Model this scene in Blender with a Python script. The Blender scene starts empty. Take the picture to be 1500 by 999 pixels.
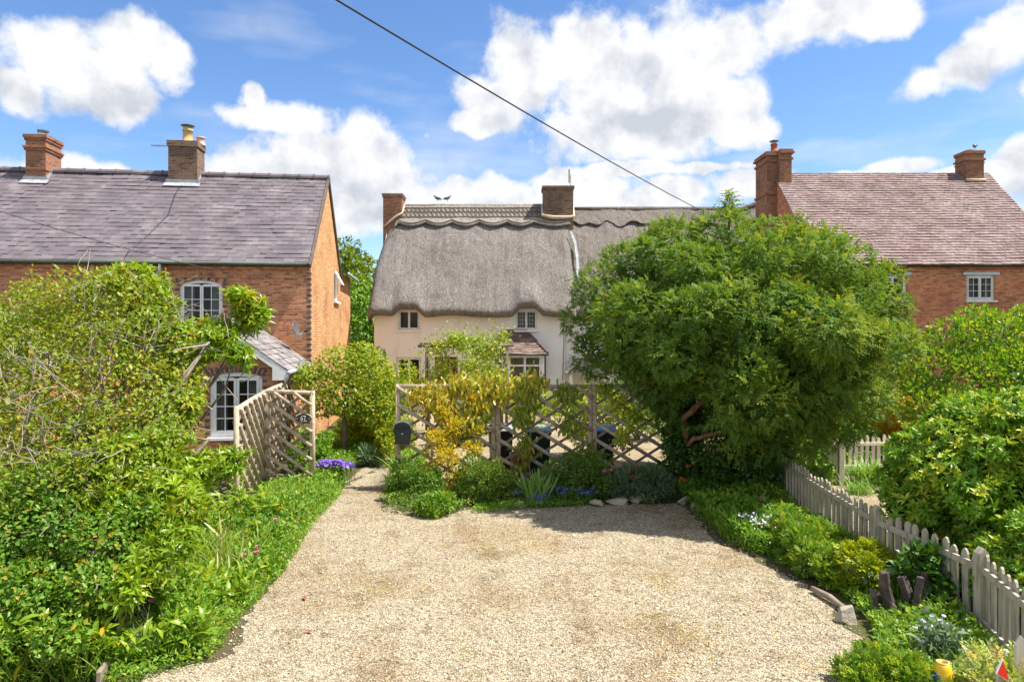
import bpy, math, random
import numpy as np
from mathutils import Vector, Matrix
from mathutils import noise as mnoise

R = math.radians
sc = bpy.context.scene
COL = sc.collection
random.seed(7)
rng = np.random.default_rng(11)

# ------------------------------------------------------------------ camera
F = 1000.0            # focal length in photo pixels (photo is 1500 x 999)
CX, HY, CH = 750.0, 490.0, 3.0
cam_d = bpy.data.cameras.new("camera")
cam = bpy.data.objects.new("camera", cam_d)
COL.objects.link(cam)
cam.location = (0, 0, CH)
cam.rotation_euler = (R(90), 0, 0)
cam_d.sensor_width = 36.0
cam_d.lens = 36.0 * F / 1500.0
cam_d.shift_y = (HY - 499.5) / 1500.0
cam_d.clip_start = 0.05
cam_d.clip_end = 3000
sc.camera = cam


def W(px, py, Y):
    """photo pixel + distance -> point of the place"""
    return np.array([(px - CX) * Y / F, Y, CH - (py - HY) * Y / F])


def G(px, py):
    """photo pixel on the ground"""
    Y = CH * F / (py - HY)
    return ((px - CX) * Y / F, Y)


# ------------------------------------------------------------------ world
SUN_AZ, SUN_EL = 86.0, 60.0     # degrees from -Y towards +X, elevation
SKY_STRENGTH = 0.15
world = bpy.data.worlds.new("World")
sc.world = world
world.use_nodes = True
world.cycles.sampling_method = 'MANUAL'; world.cycles.sample_map_resolution = 512


def build_world():
    nt = world.node_tree
    nt.nodes.clear()
    N = lambda t: nt.nodes.new(t)
    L = nt.links.new

    def math_(op, a, b=None, c=None, clamp=False):
        n = N('ShaderNodeMath'); n.operation = op; n.use_clamp = clamp
        for i, v in enumerate((a, b, c)):
            if v is None: continue
            if isinstance(v, (int, float)): n.inputs[i].default_value = v
            else: L(v, n.inputs[i])
        return n.outputs[0]

    def vmath(op, a, b=None):
        n = N('ShaderNodeVectorMath'); n.operation = op
        for i, v in enumerate((a, b)):
            if v is None: continue
            if isinstance(v, tuple): n.inputs[i].default_value = v
            else: L(v, n.inputs[i])
        return n

    out = N('ShaderNodeOutputWorld'); bg = N('ShaderNodeBackground')
    bg.inputs[1].default_value = SKY_STRENGTH
    L(bg.outputs[0], out.inputs[0])
    sky = N('ShaderNodeTexSky'); sky.sky_type = 'NISHITA'; sky.sun_disc = False
    sky.sun_elevation = R(SUN_EL); sky.sun_rotation = R(180 - SUN_AZ)
    sky.air_density = 1.0; sky.dust_density = 0.25; sky.ozone_density = 3.0; sky.altitude = 100
    hs = N('ShaderNodeHueSaturation'); hs.inputs['Saturation'].default_value = 1.15
    hs.inputs['Hue'].default_value = 0.505
    hs.inputs['Value'].default_value = 0.60
    L(sky.outputs[0], hs.inputs['Color'])
    tc = N('ShaderNodeTexCoord')
    sep = N('ShaderNodeSeparateXYZ'); L(tc.outputs['Generated'], sep.inputs[0])
    az = math_('ARCTAN2', sep.outputs[0], sep.outputs[1])
    el = math_('ARCSINE', sep.outputs[2])
    comb = N('ShaderNodeCombineXYZ'); L(az, comb.inputs[0]); L(el, comb.inputs[1])
    # warp
    nz = N('ShaderNodeTexNoise'); nz.inputs['Scale'].default_value = 9; nz.inputs['Detail'].default_value = 5
    L(tc.outputs['Generated'], nz.inputs['Vector'])
    sub = vmath('SUBTRACT', nz.outputs['Color'], (0.5, 0.5, 0.5))
    sc_ = vmath('MULTIPLY', sub.outputs[0], (0.075, 0.055, 0))
    P = vmath('ADD', comb.outputs[0], sc_.outputs[0]).outputs[0]

    def blob(px, py, rx, ry):
        a = math.atan((px - CX) / F); e = math.atan((HY - py) / F * math.cos(a))
        ra = rx / F * math.cos(a) ** 2; re = ry / F * math.cos(a)
        n = N('ShaderNodeVectorMath'); n.operation = 'MULTIPLY_ADD'
        L(P, n.inputs[0]); n.inputs[1].default_value = (1 / ra, 1 / re, 0); n.inputs[2].default_value = (-a / ra, -e / re, 0)
        return vmath('LENGTH', n.outputs[0]).outputs['Value']

    def field(blobs):
        acc = None
        for b in blobs:
            v = blob(*b)
            acc = v if acc is None else math_('MINIMUM', acc, v)
        return math_('SUBTRACT', 1.0, acc)

    clouds = [
        (130, 108, 125, 62), (75, 75, 55, 45), (178, 72, 70, 45), (238, 95, 50, 45), (45, 135, 65, 40), (170, 140, 80, 40),
        (470, 240, 140, 75), (565, 255, 105, 72), (390, 250, 105, 55), (630, 300, 85, 42), (500, 300, 150, 70), (535, 205, 75, 40), (340, 255, 60, 40),
        (400, 172, 140, 28), (710, 282, 100, 28), (130, 252, 170, 30), (365, 140, 26, 22),
        (775, 105, 80, 75), (860, 75, 90, 75), (900, 150, 115, 80), (965, 85, 115, 75), (1060, 65, 120, 52),
        (1170, 42, 110, 48), (1270, 22, 105, 36), (1075, 145, 65, 50), (1085, 190, 55, 36), (960, 190, 130, 50),
        (1010, 140, 100, 65), (725, 150, 68, 48), (860, 190, 90, 48), (700, 185, 50, 25),
        (1355, 118, 48, 24), (1415, 98, 65, 36), (1465, 62, 70, 50), (1520, 30, 70, 60), (1500, 120, 30, 18), (1560, 60, 60, 60),
        (1480, 255, 90, 40), (1510, 215, 50, 36), (1420, 246, 70, 16), (1550, 260, 80, 70), (1310, 236, 80, 18), (1240, 250, 60, 12),
        (850, 270, 95, 30), (1010, 275, 80, 26), (1085, 272, 70, 32), (920, 246, 90, 12), (930, 290, 190, 26), (1040, 244, 90, 9),
    ]
    D = field(clouds)
    nA = N('ShaderNodeTexNoise'); nA.inputs['Scale'].default_value = 13; nA.inputs['Detail'].default_value = 8
    nA.inputs['Roughness'].default_value = 0.6
    L(tc.outputs['Generated'], nA.inputs['Vector'])
    off = vmath('ADD', tc.outputs['Generated'], (0.016, -0.004, 0.022))
    nB = N('ShaderNodeTexNoise'); nB.inputs['Scale'].default_value = 15; nB.inputs['Detail'].default_value = 5
    nB.inputs['Roughness'].default_value = 0.55
    L(off.outputs[0], nB.inputs['Vector'])
    nC = N('ShaderNodeTexNoise'); nC.inputs['Scale'].default_value = 15; nC.inputs['Detail'].default_value = 5
    nC.inputs['Roughness'].default_value = 0.55
    L(tc.outputs['Generated'], nC.inputs['Vector'])
    # unseen clouds outside the view, cover added to fill the shadows
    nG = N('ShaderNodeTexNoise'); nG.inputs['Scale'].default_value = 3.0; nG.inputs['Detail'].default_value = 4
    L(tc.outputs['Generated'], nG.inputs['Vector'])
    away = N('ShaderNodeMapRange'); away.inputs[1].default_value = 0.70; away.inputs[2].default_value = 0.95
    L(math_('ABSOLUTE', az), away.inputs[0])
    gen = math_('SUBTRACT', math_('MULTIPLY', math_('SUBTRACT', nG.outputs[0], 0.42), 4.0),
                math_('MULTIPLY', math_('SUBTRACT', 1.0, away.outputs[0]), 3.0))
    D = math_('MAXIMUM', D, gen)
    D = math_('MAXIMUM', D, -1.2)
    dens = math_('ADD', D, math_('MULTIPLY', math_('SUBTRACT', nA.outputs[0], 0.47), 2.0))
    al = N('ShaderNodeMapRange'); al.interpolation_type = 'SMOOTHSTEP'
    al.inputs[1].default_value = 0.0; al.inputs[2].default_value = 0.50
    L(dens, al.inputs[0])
    # thin veil
    vmap = N('ShaderNodeMapping'); vmap.inputs['Scale'].default_value = (2.2, 2.2, 9)
    L(tc.outputs['Generated'], vmap.inputs[0])
    nV = N('ShaderNodeTexNoise'); nV.inputs['Scale'].default_value = 2.0; nV.inputs['Detail'].default_value = 7
    L(vmap.outputs[0], nV.inputs['Vector'])
    ve = N('ShaderNodeMapRange'); ve.inputs[1].default_value = 0.5; ve.inputs[2].default_value = 0.8; ve.inputs[4].default_value = 0.6
    L(nV.outputs[0], ve.inputs[0])
    low = N('ShaderNodeMapRange'); low.inputs[1].default_value = 0.55; low.inputs[2].default_value = 0.12
    L(el, low.inputs[0])
    veil = math_('MULTIPLY', ve.outputs[0], math_('ADD', low.outputs[0], 0.25))
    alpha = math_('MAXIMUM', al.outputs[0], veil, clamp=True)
    # billows and grey bases
    dark = field([(940, 175, 140, 55), (880, 195, 110, 35), (1000, 205, 90, 25), (500, 290, 140, 50), (440, 270, 120, 40), (150, 160, 120, 25),
                  (560, 320, 90, 25), (1430, 115, 70, 22), (1490, 290, 90, 40), (740, 185, 60, 22)])
    dk = N('ShaderNodeMapRange'); dk.inputs[1].default_value = 0.0; dk.inputs[2].default_value = 0.8
    L(math_('ADD', dark, math_('MULTIPLY', math_('SUBTRACT', nC.outputs[0], 0.5), 1.1)), dk.inputs[0])
    relief = math_('MULTIPLY', math_('SUBTRACT', nB.outputs[0], nC.outputs[0]), 2.9)
    shade = math_('ADD', math_('MULTIPLY', dk.outputs[0], 0.55), relief)
    shade = math_('MAXIMUM', math_('MINIMUM', shade, 0.8), 0.0)
    mixc = N('ShaderNodeMix'); mixc.data_type = 'RGBA'
    mixc.inputs[6].default_value = (2.9, 2.94, 3.0, 1)
    mixc.inputs[7].default_value = (1.6, 1.74, 2.0, 1)
    L(shade, mixc.inputs[0])
    fin = N('ShaderNodeMix'); fin.data_type = 'RGBA'
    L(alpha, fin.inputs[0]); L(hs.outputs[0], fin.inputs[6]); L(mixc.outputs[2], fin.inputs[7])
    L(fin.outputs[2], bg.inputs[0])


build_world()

sun_d = bpy.data.lights.new("sun", 'SUN')
sun_d.energy = 4.1
sun_d.angle = R(0.5)
sun_d.color = (1.0, 0.94, 0.84)
sun = bpy.data.objects.new("sun", sun_d)
COL.objects.link(sun)
sd = Vector((math.sin(R(SUN_AZ)) * math.cos(R(SUN_EL)), -math.cos(R(SUN_AZ)) * math.cos(R(SUN_EL)), math.sin(R(SUN_EL))))
sun.rotation_euler = sd.to_track_quat('Z', 'Y').to_euler()
sun.location = (20, -10, 30)

vs = sc.view_settings
vs.view_transform = 'Standard'; vs.look = 'None'; vs.gamma = 1; vs.use_curve_mapping = False
vs.exposure = 1.2
cy = sc.cycles
cy.max_bounces = 6; cy.diffuse_bounces = 3; cy.glossy_bounces = 3; cy.transmission_bounces = 4; cy.transparent_max_bounces = 8
cy.caustics_reflective = False; cy.caustics_refractive = False
cy.use_denoising = True
try:
    cy.denoiser = 'OPENIMAGEDENOISE'; cy.denoising_input_passes = 'RGB_ALBEDO_NORMAL'; cy.denoising_prefilter = 'ACCURATE'
except Exception:
    pass
cy.sample_clamp_indirect = 6


# ------------------------------------------------------------------ materials
def new_mat(name):
    m = bpy.data.materials.new(name); m.use_nodes = True
    nt = m.node_tree; nt.nodes.clear()
    out = nt.nodes.new('ShaderNodeOutputMaterial')
    bs = nt.nodes.new('ShaderNodeBsdfPrincipled')
    nt.links.new(bs.outputs[0], out.inputs[0])
    return m, nt, bs, out


def ramp(nt, fac, stops):
    r = nt.nodes.new('ShaderNodeValToRGB')
    el = r.color_ramp.elements
    while len(el) < len(stops): el.new(0.5)
    for e, (p, c) in zip(el, stops):
        e.position = p; e.color = (c[0], c[1], c[2], 1)
    nt.links.new(fac, r.inputs[0])
    return r.outputs[0]


def noise(nt, vec, scale, detail=4, rough=0.55, stretch=None):
    if stretch:
        mp = nt.nodes.new('ShaderNodeMapping'); mp.inputs['Scale'].default_value = stretch
        nt.links.new(vec, mp.inputs[0]); vec = mp.outputs[0]
    n = nt.nodes.new('ShaderNodeTexNoise')
    n.inputs['Scale'].default_value = scale; n.inputs['Detail'].default_value = detail; n.inputs['Roughness'].default_value = rough
    nt.links.new(vec, n.inputs['Vector'])
    return n.outputs[0]


def mixc(nt, fac, a, b, mode='MIX'):
    n = nt.nodes.new('ShaderNodeMix'); n.data_type = 'RGBA'; n.blend_type = mode
    for i, v in ((0, fac), (6, a), (7, b)):
        if isinstance(v, (int, float)): n.inputs[i].default_value = v
        elif isinstance(v, tuple): n.inputs[i].default_value = (v[0], v[1], v[2], 1)
        else: nt.links.new(v, n.inputs[i])
    return n.outputs[2]


def bump(nt, bs, h, strength, dist):
    b = nt.nodes.new('ShaderNodeBump'); b.inputs['Strength'].default_value = strength; b.inputs['Distance'].default_value = dist
    nt.links.new(h, b.inputs['Height']); nt.links.new(b.outputs[0], bs.inputs['Normal'])
    return b


def M_noise(name, stops, scale=6, rough=0.8, bmp=0.3, dist=0.01, stretch=None, detail=6, coord='Object', island=0.0, spec=0.3):
    m, nt, bs, out = new_mat(name)
    tc = nt.nodes.new('ShaderNodeTexCoord')
    f = noise(nt, tc.outputs[coord], scale, detail, 0.6, stretch)
    c = ramp(nt, f, stops)
    if island:
        g = nt.nodes.new('ShaderNodeNewGeometry')
        mr = nt.nodes.new('ShaderNodeMapRange')
        mr.inputs[3].default_value = 1 - island; mr.inputs[4].default_value = 1 + island
        nt.links.new(g.outputs['Random Per Island'], mr.inputs[0])
        cmb = nt.nodes.new('ShaderNodeCombineColor')
        for i in range(3): nt.links.new(mr.outputs[0], cmb.inputs[i])
        c = mixc(nt, 1.0, c, cmb.outputs[0], 'MULTIPLY')
    nt.links.new(c, bs.inputs['Base Color'])
    bs.inputs['Roughness'].default_value = rough
    bs.inputs['Specular IOR Level'].default_value = spec
    if bmp: bump(nt, bs, noise(nt, tc.outputs[coord], scale * 2.3, detail, 0.65, stretch), bmp, dist)
    return m


def M_plain(name, col, rough=0.5, metal=0.0, spec=0.5):
    c2 = tuple(min(1, x * 1.12) for x in col); c1 = tuple(x * 0.86 for x in col)
    m = M_noise(name, [(0.3, c1), (0.7, c2)], 5, rough, 0.05, 0.003, spec=spec)
    m.node_tree.nodes['Principled BSDF'].inputs['Metallic'].default_value = metal
    return m


def M_brick(name, c1, c2, c3, mortar, bw=0.225, bh=0.075, ms=0.010):
    """UV in metres. Brick courses with per-brick colour, soot and mortar."""
    m, nt, bs, out = new_mat(name)
    tc = nt.nodes.new('ShaderNodeTexCoord'); uv = tc.outputs['UV']
    wob = nt.nodes.new('ShaderNodeVectorMath'); wob.operation = 'MULTIPLY_ADD'
    nw = nt.nodes.new('ShaderNodeTexNoise'); nw.inputs['Scale'].default_value = 9
    nt.links.new(uv, nw.inputs['Vector'])
    nt.links.new(nw.outputs['Color'], wob.inputs[0]); wob.inputs[1].default_value = (0.012, 0.012, 0); nt.links.new(uv, wob.inputs[2])
    uvw = wob.outputs[0]

    def br(a, b, mo, seed_off):
        t = nt.nodes.new('ShaderNodeTexBrick')
        t.inputs['Color1'].default_value = (*a, 1); t.inputs['Color2'].default_value = (*b, 1); t.inputs['Mortar'].default_value = (*mo, 1)
        t.inputs['Scale'].default_value = 1; t.inputs['Mortar Size'].default_value = ms; t.inputs['Mortar Smooth'].default_value = 0.3
        t.inputs['Brick Width'].default_value = bw; t.inputs['Row Height'].default_value = bh
        t.inputs['Bias'].default_value = seed_off
        nt.links.new(uvw, t.inputs['Vector'])
        return t
    b1 = br(c1, c2, mortar, 0.0)
    b2 = br((0, 0, 0), (1, 1, 1), (0.3, 0.3, 0.3), -0.25)
    # third colour on some bricks by a cell noise at brick size
    mp = nt.nodes.new('ShaderNodeMapping'); mp.inputs['Scale'].default_value = (1 / bw, 1 / bh, 1)
    nt.links.new(uvw, mp.inputs[0])
    wn = nt.nodes.new('ShaderNodeTexNoise'); wn.inputs['Scale'].default_value = 0.9; wn.inputs['Detail'].default_value = 1
    nt.links.new(mp.outputs[0], wn.inputs['Vector'])
    f3 = nt.nodes.new('ShaderNodeMapRange'); f3.inputs[1].default_value = 0.54; f3.inputs[2].default_value = 0.62
    nt.links.new(wn.outputs[0], f3.inputs[0])
    inv = nt.nodes.new('ShaderNodeMath'); inv.operation = 'SUBTRACT'; inv.inputs[0].default_value = 1; nt.links.new(b1.outputs['Fac'], inv.inputs[1])
    f3m = nt.nodes.new('ShaderNodeMath'); f3m.operation = 'MULTIPLY'; nt.links.new(f3.outputs[0], f3m.inputs[0]); nt.links.new(inv.outputs[0], f3m.inputs[1])
    c = mixc(nt, f3m.outputs[0], b1.outputs['Color'], c3)
    big = noise(nt, uv, 0.9, 5, 0.6)
    c = mixc(nt, 0.8, c, ramp(nt, big, [(0.25, (0.50, 0.47, 0.46)), (0.5, (1, 1, 1)), (0.8, (1.25, 1.2, 1.12))]), 'MULTIPLY')
    fine = noise(nt, uv, 60, 4)
    c = mixc(nt, 0.6, c, ramp(nt, fine, [(0.3, (0.7, 0.7, 0.7)), (0.7, (1.2, 1.2, 1.2))]), 'MULTIPLY')
    nt.links.new(c, bs.inputs['Base Color'])
    bs.inputs['Roughness'].default_value = 0.9; bs.inputs['Specular IOR Level'].default_value = 0.15
    hm = nt.nodes.new('ShaderNodeMath'); hm.operation = 'MULTIPLY_ADD'
    nt.links.new(fine, hm.inputs[0]); hm.inputs[1].default_value = 0.3; nt.links.new(inv.outputs[0], hm.inputs[2])
    bump(nt, bs, hm.outputs[0], 0.7, 0.008)
    return m


def M_leaf(name, a, b, tip=None, transl=0.35, rough=0.45, tcol=None, spec=0.35, var=3.0):
    m, nt, bs, out = new_mat(name)
    at = nt.nodes.new('ShaderNodeAttribute'); at.attribute_name = 'rnd'
    tc = nt.nodes.new('ShaderNodeTexCoord')
    nz = noise(nt, tc.outputs['Object'], var, 3)
    ad = nt.nodes.new('ShaderNodeMath'); ad.operation = 'MULTIPLY_ADD'
    nt.links.new(at.outputs['Fac'], ad.inputs[0]); ad.inputs[1].default_value = 0.6
    sb = nt.nodes.new('ShaderNodeMath'); sb.operation = 'MULTIPLY_ADD'; nt.links.new(nz, sb.inputs[0]); sb.inputs[1].default_value = 1.6; sb.inputs[2].default_value = -0.6
    nt.links.new(sb.outputs[0], ad.inputs[2])
    cl = nt.nodes.new('ShaderNodeClamp'); nt.links.new(ad.outputs[0], cl.inputs[0])
    c = mixc(nt, cl.outputs[0], a, b)
    if tip is not None:
        at2 = nt.nodes.new('ShaderNodeAttribute'); at2.attribute_name = 'tip'
        c = mixc(nt, at2.outputs['Fac'], c, tip)
    nt.links.new(c, bs.inputs['Base Color'])
    bs.inputs['Roughness'].default_value = rough; bs.inputs['Specular IOR Level'].default_value = spec
    tr = nt.nodes.new('ShaderNodeBsdfTranslucent')
    nt.links.new(mixc(nt, 1.0, c, tcol or (1.5, 1.35, 0.5), 'MULTIPLY'), tr.inputs[0])
    mx = nt.nodes.new('ShaderNodeMixShader'); mx.inputs[0].default_value = transl
    nt.links.new(bs.outputs[0], mx.inputs[1]); nt.links.new(tr.outputs[0], mx.inputs[2]); nt.links.new(mx.outputs[0], out.inputs[0])
    return m


def M_glass(name='window_glass'):
    m, nt, bs, out = new_mat(name)
    bs.inputs['Base Color'].default_value = (0.012, 0.014, 0.016, 1)
    bs.inputs['Roughness'].default_value = 0.04
    bs.inputs['Specular IOR Level'].default_value = 0.6
    tc = nt.nodes.new('ShaderNodeTexCoord')
    bump(nt, bs, noise(nt, tc.outputs['Object'], 1.7, 2), 0.06, 0.02)
    tr = nt.nodes.new('ShaderNodeBsdfTransparent'); tr.inputs[0].default_value = (0.75, 0.78, 0.78, 1)
    mx = nt.nodes.new('ShaderNodeMixShader'); mx.inputs[0].default_value = 0.55
    nt.links.new(bs.outputs[0], mx.inputs[1]); nt.links.new(tr.outputs[0], mx.inputs[2]); nt.links.new(mx.outputs[0], out.inputs[0])
    return m


def M_gravel(name, tint=(1, 1, 1)):
    m, nt, bs, out = new_mat(name)
    tc = nt.nodes.new('ShaderNodeTexCoord'); ob = tc.outputs['Object']
    v = nt.nodes.new('ShaderNodeTexVoronoi'); v.inputs['Scale'].default_value = 52; v.inputs['Randomness'].default_value = 1
    nt.links.new(ob, v.inputs['Vector'])
    sepc = nt.nodes.new('ShaderNodeSeparateColor'); nt.links.new(v.outputs['Color'], sepc.inputs[0])
    c = ramp(nt, sepc.outputs[0], [(0.0, (0.20, 0.165, 0.115)), (0.3, (0.39, 0.325, 0.225)), (0.65, (0.52, 0.445, 0.325)), (1.0, (0.61, 0.55, 0.44))])
    dk = nt.nodes.new('ShaderNodeMapRange'); dk.inputs[1].default_value = 0.35; dk.inputs[2].default_value = 0.75; dk.inputs[3].default_value = 1; dk.inputs[4].default_value = 0.45
    nt.links.new(v.outputs['Distance'], dk.inputs[0])
    cm = nt.nodes.new('ShaderNodeCombineColor')
    for i in range(3): nt.links.new(dk.outputs[0], cm.inputs[i])
    c = mixc(nt, 0.7, c, cm.outputs[0], 'MULTIPLY')
    st = noise(nt, ob, 0.55, 6, 0.65)
    c = mixc(nt, 0.8, c, ramp(nt, st, [(0.36, (0.74, 0.62, 0.46)), (0.5, (1, 0.98, 0.95)), (0.8, (1.06, 1.06, 1.06))]), 'MULTIPLY')
    st2 = noise(nt, ob, 2.1, 5, 0.7)
    c = mixc(nt, 0.55, c, ramp(nt, st2, [(0.36, (0.46, 0.37, 0.26)), (0.48, (1, 1, 1))]), 'MULTIPLY')
    st3 = noise(nt, ob, 0.9, 6, 0.7)
    c = mixc(nt, 1.0, c, ramp(nt, st3, [(0.30, (0.80, 0.80, 0.55)), (0.42, (0.97, 0.97, 0.95))]), 'MULTIPLY')
    c = mixc(nt, 1.0, c, tint, 'MULTIPLY')
    nt.links.new(c, bs.inputs['Base Color'])
    bs.inputs['Roughness'].default_value = 0.95; bs.inputs['Specular IOR Level'].default_value = 0.1
    inv = nt.nodes.new('ShaderNodeMath'); inv.operation = 'SUBTRACT'; inv.inputs[0].default_value = 1; nt.links.new(v.outputs['Distance'], inv.inputs[1])
    bump(nt, bs, inv.outputs[0], 0.9, 0.02)
    return m


def M_thatch(name, dark, mid, light, sxy=1.0):
    m, nt, bs, out = new_mat(name)
    tc = nt.nodes.new('ShaderNodeTexCoord'); ob = tc.outputs['Object']
    f = noise(nt, ob, 13, 9, 0.80, (2.6, 0.8, 0.8))
    c = ramp(nt, f, [(0.36, dark), (0.49, mid), (0.62, light)])
    stx = noise(nt, ob, 3.0, 5, 0.6, (2.2, 0.22, 0.22))
    c = mixc(nt, 0.7, c, ramp(nt, stx, [(0.3, (0.74, 0.72, 0.70)), (0.5, (1, 1, 1)), (0.72, (1.16, 1.16, 1.16))]), 'MULTIPLY')
    b = noise(nt, ob, 0.8, 5, 0.65, (1, 0.6, 0.6))
    c = mixc(nt, 0.6, c, ramp(nt, b, [(0.3, (0.72, 0.66, 0.60)), (0.5, (1, 1, 1)), (0.75, (1.18, 1.18, 1.18))]), 'MULTIPLY')
    nt.links.new(c, bs.inputs['Base Color'])
    bs.inputs['Roughness'].default_value = 1.0; bs.inputs['Specular IOR Level'].default_value = 0.05
    bump(nt, bs, noise(nt, ob, 24, 8, 0.8, (1.5, 0.6, 0.6)), 1.0, 0.07)
    return m


MAT = {}
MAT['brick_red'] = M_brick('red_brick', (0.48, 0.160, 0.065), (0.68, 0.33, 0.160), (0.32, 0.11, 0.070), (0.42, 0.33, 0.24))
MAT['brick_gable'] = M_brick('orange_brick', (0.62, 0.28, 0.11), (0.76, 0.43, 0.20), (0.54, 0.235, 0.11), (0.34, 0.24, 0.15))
MAT['brick_deep'] = M_brick('deep_red_brick', (0.52, 0.150, 0.065), (0.68, 0.30, 0.140), (0.35, 0.11, 0.065), (0.46, 0.29, 0.20))
MAT['brick_chim'] = M_brick('weathered_chimney_brick', (0.33, 0.115, 0.060), (0.40, 0.18, 0.10), (0.17, 0.09, 0.06), (0.30, 0.24, 0.19))
MAT['brick_brown'] = M_brick('brown_chimney_brick', (0.20, 0.12, 0.085), (0.26, 0.165, 0.115), (0.11, 0.07, 0.055), (0.23, 0.19, 0.16))
MAT['brick_blue'] = M_noise('blue_black_brick', [(0.3, (0.075, 0.062, 0.068)), (0.7, (0.14, 0.11, 0.115))], 14, 0.75, 0.3, 0.004, island=0.3)
MAT['slate'] = M_noise('purple_slate', [(0.25, (0.105, 0.088, 0.099)), (0.55, (0.150, 0.127, 0.142)), (0.78, (0.235, 0.212, 0.215))], 1.6, 0.6, 0.25, 0.006, island=0.17, spec=0.4)
MAT['clay_tile'] = M_noise('weathered_clay_tile', [(0.25, (0.165, 0.108, 0.100)), (0.5, (0.235, 0.168, 0.160)), (0.75, (0.31, 0.245, 0.235))], 1.1, 0.85, 0.3, 0.006, island=0.20)
MAT['stone_tile'] = M_noise('lichen_roof_tile', [(0.25, (0.13, 0.115, 0.115)), (0.55, (0.24, 0.22, 0.22)), (0.8, (0.38, 0.36, 0.35))], 5, 0.9, 0.4, 0.008, island=0.25)
MAT['brown_tile'] = M_noise('brown_plain_tile', [(0.25, (0.10, 0.065, 0.055)), (0.55, (0.19, 0.135, 0.115)), (0.8, (0.30, 0.23, 0.20))], 3, 0.85, 0.3, 0.006, island=0.3)
MAT['lead'] = M_noise('lead_flashing', [(0.3, (0.24, 0.25, 0.27)), (0.7, (0.44, 0.46, 0.49))], 6, 0.5, 0.2, 0.005)
MAT['mortar'] = M_noise('lime_mortar', [(0.3, (0.46, 0.38, 0.26)), (0.7, (0.62, 0.53, 0.40))], 8, 0.95, 0.4, 0.01)
MAT['thatch'] = M_thatch('straw_thatch', (0.072, 0.064, 0.058), (0.212, 0.191, 0.176), (0.39, 0.362, 0.34))
MAT['thatch_old'] = M_thatch('old_straw_thatch', (0.07, 0.06, 0.05), (0.20, 0.175, 0.155), (0.36, 0.33, 0.30))
MAT['thatch_ridge'] = M_thatch('ridge_thatch', (0.13, 0.115, 0.098), (0.33, 0.295, 0.26), (0.50, 0.46, 0.41))
MAT['spar'] = M_noise('hazel_spar', [(0.3, (0.09, 0.075, 0.06)), (0.7, (0.17, 0.14, 0.11))], 8, 0.9, 0.2)
MAT['cream'] = M_noise('cream_limewash', [(0.28, (0.70, 0.655, 0.585)), (0.45, (0.82, 0.79, 0.735)), (0.8, (0.85, 0.83, 0.785))], 1.5, 0.9, 0.45, 0.015, stretch=(1.4, 1.4, .6))
MAT['whitewash'] = M_noise('whitewashed_brick', [(0.25, (0.66, 0.62, 0.53)), (0.6, (0.76, 0.73, 0.65)), (0.8, (0.80, 0.78, 0.72))], 1.6, 0.9, 0.35, 0.012)
MAT['white'] = M_plain('white_paint', (0.78, 0.79, 0.80), 0.4)
MAT['offwhite'] = M_plain('old_white_paint', (0.70, 0.70, 0.66), 0.5)
MAT['paleblue'] = M_plain('pale_blue_paint', (0.50, 0.60, 0.64), 0.5)
MAT['glass'] = M_glass()
MAT['curtain'] = M_noise('net_curtain', [(0.3, (0.42, 0.42, 0.40)), (0.7, (0.62, 0.62, 0.60))], 4, 0.9, 0.1, stretch=(12, 12, 0.5))
MAT['dark_room'] = M_plain('dark_interior', (0.03, 0.028, 0.025), 0.9)
MAT['door'] = M_noise('brown_door_wood', [(0.3, (0.085, 0.032, 0.016)), (0.7, (0.15, 0.060, 0.030))], 5, 0.45, 0.2, 0.004, stretch=(6, 6, 0.5))
MAT['fascia'] = M_noise('dark_green_gutter', [(0.3, (0.05, 0.075, 0.055)), (0.7, (0.10, 0.13, 0.10))], 3, 0.5, 0.1)
MAT['gutter_grey'] = M_plain('grey_gutter', (0.40, 0.44, 0.48), 0.4)
MAT['gutter_black'] = M_plain('black_gutter', (0.03, 0.03, 0.032), 0.4)
MAT['metal'] = M_plain('dull_metal', (0.32, 0.33, 0.35), 0.4, 0.8)
MAT['pot_buff'] = M_noise('buff_clay', [(0.3, (0.48, 0.32, 0.13)), (0.7, (0.62, 0.46, 0.24))], 6, 0.85, 0.2)
MAT['pot_pink'] = M_noise('pink_clay', [(0.3, (0.55, 0.35, 0.28)), (0.7, (0.66, 0.45, 0.38))], 6, 0.85, 0.2)
MAT['pot_red'] = M_noise('red_clay', [(0.3, (0.34, 0.10, 0.05)), (0.7, (0.44, 0.16, 0.09))], 6, 0.85, 0.2)
MAT['pole'] = M_noise('weathered_round_pole', [(0.3, (0.28, 0.215, 0.15)), (0.5, (0.47, 0.38, 0.28)), (0.8, (0.60, 0.51, 0.40))], 4, 0.85, 0.4, 0.006, stretch=(3, 3, 3))
MAT['slat'] = M_noise('weathered_slat', [(0.3, (0.19, 0.15, 0.11)), (0.55, (0.28, 0.23, 0.175)), (0.8, (0.36, 0.30, 0.235))], 6, 0.9, 0.3, 0.004)
MAT['picket'] = M_noise('silvered_picket_wood', [(0.3, (0.24, 0.21, 0.15)), (0.5, (0.43, 0.38, 0.295)), (0.8, (0.56, 0.51, 0.42))], 5, 0.85, 0.4, 0.004, stretch=(5, 5, 0.7))
MAT['pale_picket'] = M_noise('pale_picket_wood', [(0.3, (0.52, 0.45, 0.35)), (0.7, (0.70, 0.64, 0.54))], 5, 0.85, 0.3, 0.004, stretch=(5, 5, 0.7))
MAT['bark'] = M_noise('grey_bark', [(0.3, (0.10, 0.078, 0.06)), (0.55, (0.22, 0.18, 0.145)), (0.8, (0.36, 0.31, 0.26))], 9, 0.95, 0.7, 0.02, stretch=(2, 2, 0.5))
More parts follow.
